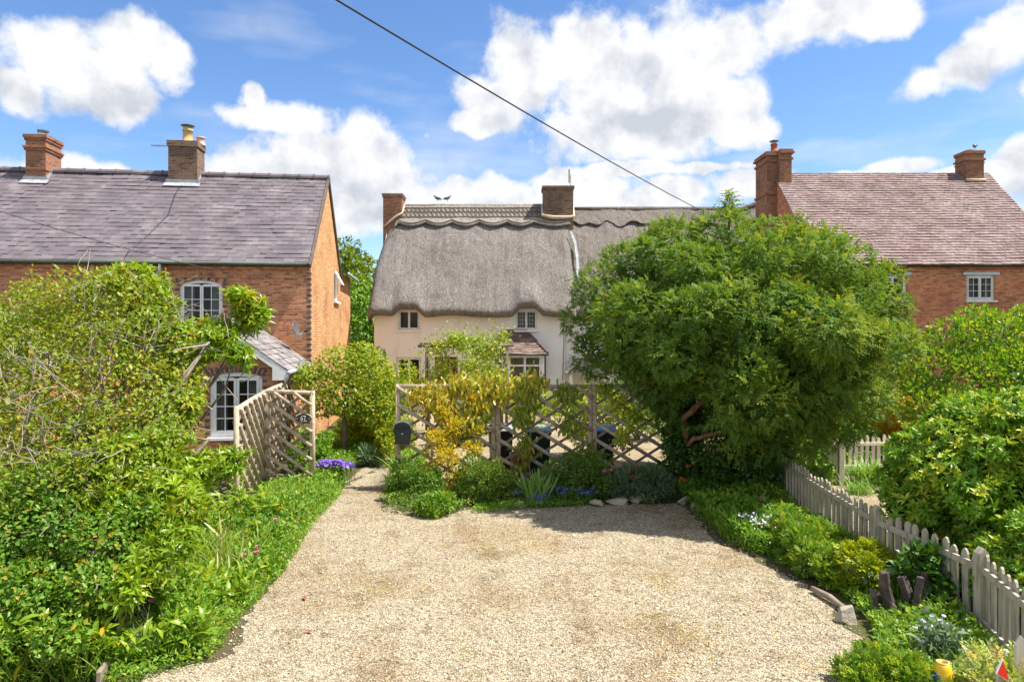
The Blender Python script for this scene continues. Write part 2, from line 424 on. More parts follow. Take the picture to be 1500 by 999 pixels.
MAT['twig'] = M_noise('pale_twig_bark', [(0.3, (0.20, 0.165, 0.13)), (0.7, (0.40, 0.345, 0.285))], 7, 0.9, 0.3, 0.006)
MAT['bark_red'] = M_noise('red_yew_bark', [(0.3, (0.20, 0.095, 0.055)), (0.7, (0.40, 0.22, 0.14))], 9, 0.95, 0.6, 0.02, stretch=(2, 2, 0.6))
MAT['stump'] = M_noise('stump_bark', [(0.3, (0.05, 0.038, 0.035)), (0.7, (0.13, 0.10, 0.09))], 10, 0.95, 0.7, 0.02)
MAT['rock'] = M_noise('garden_rock', [(0.3, (0.26, 0.215, 0.155)), (0.7, (0.46, 0.395, 0.30))], 5, 0.95, 0.6, 0.02, island=0.2)
MAT['pale_rock'] = M_noise('pale_limestone', [(0.3, (0.30, 0.265, 0.205)), (0.7, (0.50, 0.455, 0.375))], 9, 0.95, 0.9, 0.03)
MAT['black'] = M_plain('black_cable', (0.02, 0.02, 0.022), 0.5)
MAT['charcoal'] = M_plain('charcoal_enamel', (0.028, 0.036, 0.044), 0.35)
MAT['lid_grey'] = M_plain('grey_enamel', (0.30, 0.36, 0.38), 0.4)
MAT['bin_green'] = M_plain('dark_green_plastic', (0.010, 0.035, 0.022), 0.45)
MAT['bin_lid_green'] = M_plain('faded_green_plastic', (0.22, 0.30, 0.26), 0.5)
MAT['bin_black'] = M_plain('black_plastic', (0.016, 0.018, 0.022), 0.45)
MAT['bin_blue'] = M_plain('blue_plastic', (0.06, 0.25, 0.62), 0.4)
MAT['terracotta'] = M_noise('terracotta', [(0.3, (0.30, 0.13, 0.07)), (0.7, (0.42, 0.20, 0.12))], 5, 0.9, 0.2)
MAT['yellow'] = M_plain('yellow_plastic', (0.82, 0.50, 0.02), 0.35)
MAT['red'] = M_plain('red_reflector', (0.78, 0.035, 0.015), 0.3)
MAT['cobalt'] = M_plain('blue_gloss', (0.05, 0.16, 0.45), 0.35)
MAT['sign'] = M_plain('slate_sign', (0.030, 0.040, 0.048), 0.5)
MAT['feather_grey'] = M_noise('grey_feathers', [(0.3, (0.12, 0.125, 0.14)), (0.7, (0.27, 0.28, 0.30))], 18, 0.7, 0.2)
MAT['gravel'] = M_gravel('buff_gravel')
MAT['gravel_pale'] = M_gravel('pale_gravel', (1.0, 0.97, 0.95))
MAT['stone_bits'] = M_noise('gravel_chips', [(0.2, (0.27, 0.22, 0.145)), (0.5, (0.44, 0.375, 0.27)), (0.85, (0.57, 0.515, 0.42))], 9, 0.95, 0, island=0.5, spec=0.1)
MAT['soil'] = M_noise('soil_and_short_grass', [(0.25, (0.075, 0.055, 0.034)), (0.45, (0.10, 0.078, 0.045)), (0.6, (0.075, 0.09, 0.03)), (0.8, (0.10, 0.14, 0.04))], 1.4, 1.0, 0.6, 0.03, detail=8, spec=0.05)

# foliage
MAT['yew'] = M_leaf('yew_needles', (0.078, 0.170, 0.032), (0.165, 0.272, 0.044), (0.34, 0.38, 0.04), 0.34, 0.62, var=1.2, spec=.18)
MAT['hawthorn'] = M_leaf('hawthorn_leaf', (0.14, 0.245, 0.02), (0.33, 0.39, 0.038), (0.44, 0.3, 0.035), 0.38, 0.45, var=0.8)
MAT['hawthorn_dark'] = M_leaf('dark_hawthorn_leaf', (0.09, 0.215, 0.024), (0.2, 0.345, 0.036), (0.4, 0.25, 0.035), 0.35, 0.42, var=1.2)
MAT['bigleaf'] = M_leaf('long_yellow_green_leaf', (0.15, 0.29, 0.018), (0.33, 0.44, 0.025), (0.58, 0.36, 0.02), 0.38, 0.32, var=1.5, spec=0.5)
MAT['grassblade'] = M_leaf('tall_grass_blade', (0.1, 0.25, 0.026), (0.27, 0.42, 0.045), (0.44, 0.44, 0.12), 0.38, 0.45, var=0.7)
MAT['weed'] = M_leaf('weed_leaf', (0.085, 0.22, 0.022), (0.22, 0.37, 0.035), (0.4, 0.48, 0.05), 0.36, 0.45, var=0.9)
MAT['bluegreen'] = M_leaf('grey_green_leaf', (0.080, 0.156, 0.072), (0.189, 0.260, 0.124), None, 0.25, 0.6, (1.1, 1.2, 0.8), var=1.5)
MAT['cherry'] = M_leaf('cherry_leaf', (0.16, 0.27, 0.018), (0.34, 0.41, 0.025), (0.52, 0.36, 0.03), 0.40, 0.42, var=1.2)
MAT['fennel'] = M_leaf('feathery_green_leaf', (0.220, 0.322, 0.017), (0.402, 0.448, 0.022), None, 0.4, 0.5)
MAT['armandii'] = M_leaf('drooping_climber_leaf', (0.19, 0.29, 0.022), (0.46, 0.44, 0.035), (0.62, 0.36, 0.03), 0.35, 0.35, var=1.6, spec=0.5)
MAT['armandii_green'] = M_leaf('drooping_green_leaf', (0.120, 0.196, 0.017), (0.301, 0.350, 0.028), (0.36, 0.30, 0.03), 0.32, 0.35, var=1.6, spec=0.5)
MAT['spiraea'] = M_leaf('golden_leaf', (0.34, 0.38, 0.03), (0.7, 0.54, 0.035), (0.66, 0.34, 0.03), 0.38, 0.45, var=3)
MAT['lowshrub'] = M_leaf('small_shrub_leaf', (0.075, 0.18, 0.022), (0.16, 0.28, 0.03), (0.36, 0.22, 0.04), 0.32, 0.45, var=1.6)
MAT['seedgrass'] = M_leaf('seeding_grass', (0.22, 0.30, 0.06), (0.40, 0.42, 0.13), (0.55, 0.46, 0.22), 0.3, 0.55)
MAT['iris'] = M_leaf('sword_leaf', (0.15, 0.31, 0.06), (0.28, 0.43, 0.075), None, 0.35, 0.42)
MAT['wisteria'] = M_leaf('light_climber_leaf', (0.19, 0.32, 0.026), (0.42, 0.5, 0.045), (0.52, 0.44, 0.06), 0.42, 0.45, var=1.5)
MAT['ivy'] = M_leaf('ivy_leaf', (0.042, 0.115, 0.019), (0.098, 0.203, 0.027), None, 0.2, 0.32, var=1.5, spec=0.5)
MAT['laurel'] = M_leaf('glossy_evergreen_leaf', (0.1, 0.245, 0.02), (0.23, 0.39, 0.026), (0.5, 0.54, 0.05), 0.28, 0.38, var=1.4, spec=0.32)
MAT['garden_shrub'] = M_leaf('garden_shrub_leaf', (0.095, 0.23, 0.02), (0.22, 0.37, 0.028), (0.44, 0.46, 0.04), 0.36, 0.4, var=0.9)
MAT['gold_shrub'] = M_leaf('gold_green_leaf', (0.361, 0.336, 0.020), (0.763, 0.476, 0.028), (0.50, 0.20, 0.03), 0.38, 0.45, var=1.2)
MAT['far_tree'] = M_leaf('tree_leaf', (0.091, 0.168, 0.017), (0.220, 0.280, 0.025), None, 0.35, 0.5, var=0.5)
MAT['variegated'] = M_leaf('variegated_leaf', (0.22, 0.36, 0.07), (0.56, 0.58, 0.22), (0.66, 0.50, 0.34), 0.35, 0.45, var=5)
MAT['blue_flower'] = M_leaf('blue_petal', (0.10, 0.12, 0.42), (0.18, 0.20, 0.60), None, 0.3, 0.5, (1, 1, 1))
MAT['purple_flower'] = M_leaf('purple_petal', (0.24, 0.12, 0.55), (0.38, 0.22, 0.75), None, 0.3, 0.5, (1, 1, 1))
MAT['pink_flower'] = M_leaf('pink_petal', (0.62, 0.10, 0.26), (0.78, 0.26, 0.38), None, 0.3, 0.5, (1, 1, 1))
MAT['magenta_flower'] = M_leaf('magenta_petal', (0.45, 0.04, 0.20), (0.60, 0.10, 0.32), None, 0.3, 0.5, (1, 1, 1))
MAT['white_flower'] = M_leaf('white_petal', (0.70, 0.70, 0.74), (0.82, 0.82, 0.84), None, 0.3, 0.5, (1, 1, 1))
MAT['red_flower'] = M_leaf('red_petal', (0.55, 0.06, 0.03), (0.68, 0.12, 0.05), None, 0.3, 0.5, (1, 1, 1))
MAT['litter'] = M_leaf('dry_litter', (0.12, 0.08, 0.045), (0.26, 0.19, 0.10), None, 0.1, 0.8, (1, 1, 1))
MAT['dead_leaf'] = M_leaf('dead_leaf', (0.30, 0.10, 0.06), (0.40, 0.17, 0.10), None, 0.15, 0.6, (1, 1, 1))


# ------------------------------------------------------------------ object helpers
def props(o, label=None, cat=None, group=None, kind=None):
    if label: o['label'] = label
    if cat: o['category'] = cat
    if group: o['group'] = group
    if kind: o['kind'] = kind
    return o


def thing(name, label, cat, loc=(0, 0, 0), rz=0.0, group=None):
    o = bpy.data.objects.new(name, None); COL.objects.link(o)
    o.empty_display_size = 0.2
    o.location = tuple(float(v) for v in loc); o.rotation_euler = (0, 0, rz)
    return props(o, label, cat, group)


def norm(v):
    v = np.asarray(v, float); return v / max(1e-9, np.linalg.norm(v))


class MB:
    def __init__(s): s.v = []; s.f = []; s.m = []

    def quad(s, a, b, c, d, mi=0):
        n = len(s.v); s.v += [tuple(a), tuple(b), tuple(c), tuple(d)]; s.f.append((n, n + 1, n + 2, n + 3)); s.m.append(mi)

    def poly(s, pts, mi=0):
        n = len(s.v); s.v += [tuple(p) for p in pts]; s.f.append(tuple(range(n, n + len(pts)))); s.m.append(mi)

    def obox(s, c, X, Y, Z, mi=0):
        c, X, Y, Z = (np.asarray(q, float) for q in (c, X, Y, Z))
        n = len(s.v)
        for k in range(8):
            s.v.append(tuple(c + (1 if k & 1 else -1) * X + (1 if k & 2 else -1) * Y + (1 if k & 4 else -1) * Z))
        for q in ((0, 2, 3, 1), (4, 5, 7, 6), (0, 1, 5, 4), (2, 6, 7, 3), (0, 4, 6, 2), (1, 3, 7, 5)):
            s.f.append(tuple(n + i for i in q)); s.m.append(mi)

    def box(s, x0, x1, y0, y1, z0, z1, mi=0):
        s.obox(((x0 + x1) / 2, (y0 + y1) / 2, (z0 + z1) / 2), ((x1 - x0) / 2, 0, 0), (0, (y1 - y0) / 2, 0), (0, 0, (z1 - z0) / 2), mi)

    def tube(s, pts, rad, sides=8, cap=True, mi=0):
        pts = [np.asarray(p, float) for p in pts]
        if not hasattr(rad, '__len__'): rad = [rad] * len(pts)
        n0 = len(s.v); up = None
        for i, p in enumerate(pts):
            d = norm(pts[min(i + 1, len(pts) - 1)] - pts[max(i - 1, 0)])
            if up is None:
                up = np.array([0, 0, 1.0]) if abs(d[2]) < 0.9 else np.array([1.0, 0, 0])
            a = norm(np.cross(d, up)); b = np.cross(a, d); up = b
            for k in range(sides):
                t = 2 * math.pi * k / sides
                s.v.append(tuple(p + rad[i] * (math.cos(t) * a + math.sin(t) * b)))
        for i in range(len(pts) - 1):
            for k in range(sides):
                k2 = (k + 1) % sides
                s.f.append((n0 + i * sides + k, n0 + i * sides + k2, n0 + (i + 1) * sides + k2, n0 + (i + 1) * sides + k)); s.m.append(mi)
        if cap:
            s.f.append(tuple(n0 + k for k in range(sides))[::-1]); s.m.append(mi)
            e = n0 + (len(pts) - 1) * sides
            s.f.append(tuple(e + k for k in range(sides))); s.m.append(mi)

    def lathe(s, prof, c=(0, 0, 0), sides=16, mi=0):
        n0 = len(s.v)
        for r, z in prof:
            for k in range(sides):
                t = 2 * math.pi * k / sides
                s.v.append((c[0] + r * math.cos(t), c[1] + r * math.sin(t), c[2] + z))
        for i in range(len(prof) - 1):
            for k in range(sides):
                k2 = (k + 1) % sides
                s.f.append((n0 + i * sides + k, n0 + i * sides + k2, n0 + (i + 1) * sides + k2, n0 + (i + 1) * sides + k)); s.m.append(mi)

    def prism(s, pts, d, mi=0):
        """polygon pts (3D) extruded along d"""
        pts = [np.asarray(p, float) for p in pts]; d = np.asarray(d, float); k = len(pts)
        n = len(s.v); s.v += [tuple(p) for p in pts] + [tuple(p + d) for p in pts]
        s.f.append(tuple(n + i for i in range(k))[::-1]); s.m.append(mi)
        s.f.append(tuple(n + k + i for i in range(k))); s.m.append(mi)
        for i in range(k):
            j = (i + 1) % k
            s.f.append((n + i, n + j, n + k + j, n + k + i)); s.m.append(mi)

    def build(s, name, mats, parent=None, smooth=False, uv=True, bevel=0.0):
        me = bpy.data.meshes.new(name)
        me.from_pydata([tuple(float(c) for c in v) for v in s.v], [], s.f)
        if not isinstance(mats, (list, tuple)): mats = [mats]
        for m in mats: me.materials.append(MAT[m] if isinstance(m, str) else m)
        if len(mats) > 1: me.polygons.foreach_set('material_index', s.m)
        if smooth: me.polygons.foreach_set('use_smooth', [True] * len(me.polygons))
        me.update()
        if uv: box_uv(me)
        o = bpy.data.objects.new(name, me); COL.objects.link(o)
        if parent is not None: o.parent = parent
        if bevel:
            b = o.modifiers.new('bevel', 'BEVEL'); b.width = bevel; b.segments = 2; b.limit_method = 'ANGLE'
        return o


def box_uv(me):
    nl = len(me.loops)
    if nl == 0: return
    co = np.empty(len(me.vertices) * 3); me.vertices.foreach_get('co', co); co = co.reshape(-1, 3)
    vi = np.empty(nl, int); me.loops.foreach_get('vertex_index', vi)
    npoly = len(me.polygons)
    nr = np.empty(npoly * 3); me.polygons.foreach_get('normal', nr); nr = np.abs(nr.reshape(-1, 3))
    lt = np.empty(npoly, int); me.polygons.foreach_get('loop_total', lt)
    ax = np.repeat(np.argmax(nr, 1), lt)
    p = co[vi]
    u = np.where(ax == 0, p[:, 1], p[:, 0]); v = np.where(ax == 2, p[:, 1], p[:, 2])
    l = me.uv_layers.new(name='UVMap')
    l.data.foreach_set('uv', np.stack([u, v], 1).ravel())


def copy_tree(o, parent=None):
    c = o.copy(); COL.objects.link(c)
    if parent is not None: c.parent = parent
    for ch in list(o.children): copy_tree(ch, c)
    return c


# ------------------------------------------------------------------ foliage engine
def tri_mesh(name, V, T, mat, parent=None, attrs=None, smooth=False, kind=None):
    me = bpy.data.meshes.new(name)
    V = np.ascontiguousarray(V, np.float32); T = np.ascontiguousarray(T, np.int32)
    me.vertices.add(len(V)); me.vertices.foreach_set('co', V.ravel())
    me.loops.add(T.size); me.loops.foreach_set('vertex_index', T.ravel())
    me.polygons.add(len(T)); me.polygons.foreach_set('loop_start', np.arange(0, T.size, 3, dtype=np.int32))
    try: me.polygons.foreach_set('loop_total', np.full(len(T), 3, np.int32))
    except Exception: pass
    for k, a in (attrs or {}).items():
        at = me.attributes.new(k, 'FLOAT', 'POINT'); at.data.foreach_set('value', np.ascontiguousarray(a, np.float32))
    me.materials.append(MAT[mat])
    me.update(calc_edges=True)
    if smooth: me.polygons.foreach_set('use_smooth', [True] * len(T))
    o = bpy.data.objects.new(name, me); COL.objects.link(o)
    if parent is not None: o.parent = parent
    return o


def t_kite(w=0.32, wid=0.42, fold=0.10, droop=0.12):
    V = [(0, 0, 0), (w, wid, fold), (0, 1, -droop), (-w, wid, fold)]
    return np.array(V, float), np.array([(0, 1, 2), (0, 2, 3)])


def t_lance(w=0.17, fold=0.05, droop=0.25):
    c = [(0, 0, 0), (0, .3, .02), (0, .68, -.3 * droop), (0, 1, -droop)]
    V = [c[0], c[1], c[2], c[3], (w * .85, .28, fold), (w, .6, fold - .18 * droop), (-w * .85, .28, fold), (-w, .6, fold - .18 * droop)]
    T = [(0, 4, 1), (1, 4, 5), (1, 5, 2), (2, 5, 3), (0, 1, 6), (1, 7, 6), (1, 2, 7), (2, 3, 7)]
    return np.array(V, float), np.array(T)


def t_blade(w=0.03, bend=0.5):
    V = []; T = []
    for i, y in enumerate((0, .4, .75)):
        z = -bend * y * y; ww = w * (1 - .45 * y)
        V += [(-ww, y, z), (ww, y, z)]
    V.append((0, 1, -bend))
    for i in range(2):
        a = 2 * i; T += [(a, a + 1, a + 3), (a, a + 3, a + 2)]
    T.append((4, 5, 6))
    return np.array(V, float), np.array(T)


def merge_t(parts):
    V = []; T = []; n = 0
    for v, t in parts:
        V.append(v); T.append(t + n); n += len(v)
    return np.concatenate(V), np.concatenate(T)


def xf(tm, origin, d, nrm, s):
    v, t = tm
    Y = norm(d); Z = np.asarray(nrm, float); Z = norm(Z - Z.dot(Y) * Y); X = np.cross(Y, Z)
    return np.asarray(origin) + s * (v[:, :1] * X + v[:, 1:2] * Y + v[:, 2:3] * Z), t


def t_spray(n=6, seed=0, ln=0.30):
    r = random.Random(seed); parts = []
    for i in range(n):
        y = 0.08 + 0.85 * i / n
        z = -0.22 * y * y
        for sgn in (-1, 1):
            a = R(r.uniform(42, 66)); l = ln * r.uniform(.8, 1.15) * (1 - .35 * y)
            parts.append(xf(t_kite(.30, .5, .03, .1), (0, y, z), (sgn * math.sin(a), math.cos(a), r.uniform(-.25, .15)), (r.uniform(-.3, .3), 0, 1), l))
    parts.append(xf(t_kite(.3), (0, .92, -.2), (0, 1, -.3), (0, 0, 1), ln * .8))
    return merge_t(parts)


def t_whorl(n=6, seed=0, w=.17, el=(15, 55), tm=None, droop=.3):
    r = random.Random(seed); parts = []
    for i in range(n):
        a = 2 * math.pi * (i + r.uniform(-.2, .2)) / n; e = R(r.uniform(*el))
        d = (math.cos(a) * math.cos(e), math.sin(e), math.sin(a) * math.cos(e))
        nn = (-math.cos(a) * math.sin(e), math.cos(e), -math.sin(a) * math.sin(e))
        parts.append(xf(tm or t_lance(w, .05, droop), (0, .02, 0), d, nn, r.uniform(.75, 1.1)))
    return merge_t(parts)


def t_pinnate(n=4, seed=0):
    r = random.Random(seed); parts = []
    for i in range(n):
        y = .15 + .7 * i / n
        for s_ in (-1, 1):
            a = R(r.uniform(50, 75))
            parts.append(xf(t_kite(.28), (0, y, -.15 * y), (s_ * math.sin(a), math.cos(a), r.uniform(-.3, .1)), (0, 0, 1), .36))
    parts.append(xf(t_kite(.28), (0, .8, -.12), (0, 1, -.2), (0, 0, 1), .36))
    return merge_t(parts)


def t_flower(n=5):
    parts = []
    for i in range(n):
        a = 2 * math.pi * i / n
        parts.append(xf(t_kite(.42, .6, .02, -.1), (0, 0, 0), (math.cos(a), math.sin(a), .3), (0, 0, 1), 1))
    return merge_t(parts)


def t_stone(seed=0):
    r = random.Random(seed)
    V = [(1, 0, 0), (0, 1, 0), (-1, 0, 0), (0, -1, 0), (0, 0, .55), (0, 0, -.4)]
    V = [(x + r.uniform(-.3, .3), y + r.uniform(-.3, .3), z * r.uniform(.7, 1.3)) for x, y, z in V]
    T = [(0, 1, 4), (1, 2, 4), (2, 3, 4), (3, 0, 4), (1, 0, 5), (2, 1, 5), (3, 2, 5), (0, 3, 5)]
    return np.array(V, float), np.array(T)


SPRAYS = [t_spray(4, i, .42) for i in range(4)]
LEAVES = [t_kite(.32, .42, .10, .12), t_kite(.27, .5, .06, .25), t_kite(.38, .45, .14, .05)]
LANCES = [t_lance(.16, .05, .2), t_lance(.14, .06, .45), t_lance(.18, .04, .1)]
WHORLS = [t_whorl(8, i, .11, (-45, 80), droop=.5) for i in range(6)]
WHORLS_SMALL = [t_whorl(9, 10 + i, el=(-20, 82), tm=t_lance(.155, .06, .22)) for i in range(6)]
BLADES = [t_blade(.022, .25), t_blade(.028, .55), t_blade(.02, .85)]
PINN = [t_pinnate(4, i) for i in range(3)]
FLOWER = [t_flower(5), t_flower(6)]
STONES = [t_stone(i) for i in range(6)]


def scatter(name, tmpl, P, D, Nn, S, mat, parent=None, tip=None, rnd=None, kind=None):
    P = np.asarray(P, float); n = len(P)
    D = D / np.maximum(1e-9, np.linalg.norm(D, axis=1, keepdims=True))
    Z = Nn - (Nn * D).sum(1, keepdims=True) * D
    bad = np.linalg.norm(Z, axis=1) < 1e-4; Z[bad] += np.array([.3, .7, .1]); Z = Z - (Z * D).sum(1, keepdims=True) * D
    Z /= np.maximum(1e-9, np.linalg.norm(Z, axis=1, keepdims=True))
    X = np.cross(D, Z)
    S = np.broadcast_to(np.asarray(S, float), (n,))
    rnd = rng.random(n) if rnd is None else rnd
    tip = np.zeros(n) if tip is None else tip
    which = rng.integers(0, len(tmpl), n)
    Vs = []; Ts = []; A = []; B = []; off = 0
    for k, (tv, tt) in enumerate(tmpl):
        i = np.nonzero(which == k)[0]
        if len(i) == 0: continue
        v = P[i][:, None] + S[i][:, None, None] * (tv[None, :, 0:1] * X[i][:, None] + tv[None, :, 1:2] * D[i][:, None] + tv[None, :, 2:3] * Z[i][:, None])
        m = len(tv)
        t = tt[None] + (np.arange(len(i)) * m)[:, None, None] + off
        Vs.append(v.reshape(-1, 3)); Ts.append(t.reshape(-1, 3)); A.append(np.repeat(rnd[i], m)); B.append(np.repeat(tip[i], m))
        off += len(i) * m
    o = tri_mesh(name, np.concatenate(Vs), np.concatenate(Ts), mat, parent, {'rnd': np.concatenate(A), 'tip': np.concatenate(B)})
    if kind: o['kind'] = kind
    return o


def rdir(n):
    v = rng.normal(size=(n, 3)); return v / np.linalg.norm(v, axis=1, keepdims=True)


def lobes_ellipsoid(c, r, m, lr=(.24, .36), inner=.74, zmin=None):
    c = np.asarray(c, float); r = np.asarray(r, float)
    i = np.arange(m) + .5
    ph = np.arccos(1 - 2 * i / m); th = math.pi * (1 + 5 ** .5) * i
    d = np.stack([np.cos(th) * np.sin(ph), np.sin(th) * np.sin(ph), np.cos(ph)], 1)
    d = d + rng.normal(scale=.13, size=d.shape); d /= np.linalg.norm(d, axis=1, keepdims=True)
    C = c + d * r * inner * rng.uniform(.72, 1.14, (m, 1))
    s = rng.uniform(lr[0], lr[1], (m, 1))
    Rr = np.repeat(s, 3, 1) * (r.mean() * .6 + r * .4) * rng.uniform(.85, 1.15, (m, 3))
    if zmin is not None:
        k = C[:, 2] > zmin; C = C[k]; Rr = Rr[k]
    return C, Rr


def lobe_points(C, Rr, n, shell=(.8, 1.05), hide=.72):
    w = (Rr[:, 0] * Rr[:, 1] + Rr[:, 0] * Rr[:, 2]); w = w / w.sum()
    outP = []; outN = []; outK = []; got = 0; tries = 0
    while got < n and tries < 12:
        tries += 1
        k = rng.choice(len(C), size=int(n * 1.6), p=w); d = rdir(len(k))
        rr = rng.uniform(shell[0], shell[1], (len(k), 1))
        p = C[k] + d * Rr[k] * rr
        nn = d / Rr[k]; nn /= np.linalg.norm(nn, axis=1, keepdims=True)
        keep = np.ones(len(k), bool)
        if hide:
            for j in range(len(C)):
                q = (((p - C[j]) / Rr[j]) ** 2).sum(1)
                keep &= ~((q < hide * hide) & (k != j))
        outP.append(p[keep]); outN.append(nn[keep]); outK.append(k[keep]); got += keep.sum()
    return np.concatenate(outP)[:n], np.concatenate(outN)[:n], np.concatenate(outK)[:n]


def leaf_frames(Nn, out=1.0, up=0.3, rand=0.6, face_up=0.8):
    n = len(Nn)
    D = Nn * out + np.array([0, 0, up]) + rdir(n) * rand
    F_ = Nn * .6 + np.array([0, 0, face_up]) + rdir(n) * .55
    return D, F_


def limbs(mb, base, targets, r0, jit=.12, sides=6, steps=5, rise=.4):
    base = np.asarray(base, float)
    for t in targets:
        t = np.asarray(t, float); pts = []; rad = []
        for i in range(steps + 1):
            f = i / steps
            p = base + (t - base) * f
            p[2] = base[2] + (t[2] - base[2]) * (f ** (1 - rise * .5))
            if 0 < i: p = p + rng.normal(scale=jit * (.3 + .7 * f), size=3) * np.array([1, 1, .6])
            pts.append(p); rad.append(max(.006, r0 * (1 - .82 * f)))
        mb.tube(pts, rad, sides)


def shrub(name, label, cat, c, r, mat, leaf, size, n, nl=30, lr=(.18, .42), stem_r=.03, stems=8, tipf=.12, up=.3, out=1.0, rand=.6,
          inner_n=None, group=None, zmin=.05, crown='foliage', stem='stem', stem_mat='bark', trunk_base=None, shell=(.78, 1.06), ground=0.0, lobes=None, face_up=.8, clump_tip=False, shoots=None):
    """one plant: an empty at its foot with its foliage and its stems"""
    base = np.array([c[0], c[1], ground]) if trunk_base is None else np.asarray(trunk_base, float)
    root = thing(name, label, cat, base, 0, group)
    c = np.asarray(c, float)
    C, Rr = lobes if lobes is not None else lobes_ellipsoid(c, r, nl, lr, zmin=zmin)
    P, Nn, K = lobe_points(C, Rr, n, shell)
    ok = P[:, 2] > ground + .02; P, Nn, K = P[ok], Nn[ok], K[ok]
    D, Fc = leaf_frames(Nn, out, up, rand, face_up)
    S = size * rng.uniform(.65, 1.25, len(P))
    tip = (rng.random(len(P)) < tipf) * rng.uniform(.4, 1, len(P))
    if clump_tip:
        ct = rng.random(len(C)); tip = np.clip(tip + (ct[K] > .8) * rng.uniform(0, .5, len(P)), 0, 1)
    hol = np.array([mnoise.noise(Vector(q * (.9 / float(np.mean(Rr))))) > -.16 for q in P]) | (rng.random(len(P)) < .4)
    P, Nn, K, D, Fc, S, tip = P[hol], Nn[hol], K[hol], D[hol], Fc[hol], S[hol], tip[hol]
    ns = shoots if shoots is not None else int(len(C) * 2.2)
    if ns:
        q0, n0, _ = lobe_points(C, Rr, ns, (.85, 1.0)); up_ = n0[:, 2] > -.35; q0, n0 = q0[up_], n0[up_]
        rm = float(np.mean(Rr))
        for a, nn in zip(q0, n0):
            dd = norm(nn + np.array([0, 0, .55 * (1 if up >= 0 else -.6)]) + rng.normal(scale=.35, size=3)); ln = rm * rng.uniform(.35, 1.0); k = max(4, int(ln / size * 2.6))
            f = np.linspace(.1, 1, k)[:, None]
            pp = a + dd * ln * f + np.array([0, 0, -.12 * ln]) * f * f + rng.normal(scale=size * .15, size=(k, 3))
            ang = np.arange(k) * 2.4
            d2 = dd * .55 + rng.normal(scale=.55, size=(k, 3)); P = np.concatenate([P, pp]); D = np.concatenate([D, d2]); Fc = np.concatenate([Fc, rdir(k) * .5 + [0, 0, .9]])
            S = np.concatenate([S, size * rng.uniform(.55, 1.0, k) * (1.1 - .4 * f[:, 0])]); tip = np.concatenate([tip, np.clip(f[:, 0] * rng.uniform(0, tipf * 2.5), 0, 1)])
    ni = inner_n if inner_n is not None else n // 4
    if ni:
        P2, N2, K2 = lobe_points(C, Rr, ni, (.35, .8), 0)
        ok = P2[:, 2] > ground + .02; P2, N2 = P2[ok], N2[ok]
        D2, F2 = leaf_frames(N2, .4, 0, 1.0, .5)
        P = np.concatenate([P, P2]); D = np.concatenate([D, D2]); Fc = np.concatenate([Fc, F2])
        S = np.concatenate([S, size * 1.15 * rng.uniform(.8, 1.3, len(P2))]); tip = np.concatenate([tip, np.zeros(len(P2))])
    scatter(crown, leaf, P - base, D, Fc, S, mat, root, tip)
    if stems:
        mb = MB()
        idx = rng.choice(len(C), size=min(stems, len(C)), replace=False)
        limbs(mb, (0, 0, -.03), [C[i] - base for i in idx], stem_r, jit=.05 * float(np.mean(r)))
        mb.build(stem, stem_mat, root, True, uv=False)
    return root


def in_poly(P, poly):
    x, y = P[:, 0], P[:, 1]; ins = np.zeros(len(P), bool); n = len(poly)
    for i in range(n):
        x1, y1 = poly[i]; x2, y2 = poly[(i + 1) % n]
        c = ((y1 > y) != (y2 > y)) & (x < (x2 - x1) * (y - y1) / ((y2 - y1) + 1e-12) + x1)
        ins ^= c
    return ins


def fill_poly(poly, n, pw=0.0):
    poly = np.asarray(poly, float); lo = poly.min(0); hi = poly.max(0); out = []; got = 0
    while got < n:
        p = lo + (hi - lo) * rng.random((n * 2, 2))
        if pw: p = p[rng.random(len(p)) < (lo[1] / np.maximum(p[:, 1], .1)) ** pw]
        p = p[in_poly(p, poly)]; out.append(p); got += len(p)
    return np.concatenate(out)[:n]


def ground_foliage(name, label, poly, h, leaf, size, n, mat, pw=0.0, up=.5, tipf=.1, kind='stuff', cat=None, dense=1.5, zfun=None):
    """low mixed leaves over a patch of ground"""
    p = fill_poly(poly, n, pw)
    hh = np.full(n, h) if zfun is None else zfun(p)
    bumpy = .55 + .45 * np.sin(p[:, 0] * 3.1 + 1.3 * np.sin(p[:, 1] * 2.3)) * np.sin(p[:, 1] * 2.7 + .7)
    z = hh * rng.random(n) ** (1 / dense) * (.45 + .55 * bumpy)
    P = np.stack([p[:, 0], p[:, 1], z + .01], 1)
    D = rdir(n) * .9 + np.array([0, 0, up]); Fc = rdir(n) * .6 + np.array([0, 0, 1.0])
    tip = (rng.random(n) < tipf) * rng.uniform(.4, 1, n)
    o = scatter(name, leaf, P, D, Fc, size * rng.uniform(.6, 1.3, n), mat, None, tip)
    return props(o, label, cat, None, kind)


def blades_on(name, label, poly, h, n, mat, pw=0.0, kind='stuff', parent=None, lean=.45, tipf=.08):
    p = fill_poly(poly, n, pw)
    P = np.stack([p[:, 0], p[:, 1], np.zeros(n)], 1)
    D = rdir(n) * lean; D[:, 2] = np.abs(D[:, 2]) + 1
    Fc = rdir(n); Fc[:, 2] = np.abs(Fc[:, 2])
    patch = .6 + .4 * np.sin(p[:, 0] * 2.3 + 1.1) * np.sin(p[:, 1] * 1.9 + .4)
    o = scatter(name, BLADES, P, D, Fc, h * rng.uniform(.5, 1.2, n) * patch, mat, parent, (rng.random(n) < tipf) * rng.random(n))
    return props(o, label, None, None, kind) if label else o



# ------------------------------------------------------------------ the ground
def sheet(name, pts, z, mat, thick=0):
    mb = MB(); mb.poly([(x, y, z) for x, y in pts])
    return props(mb.build(name, mat), kind='structure')


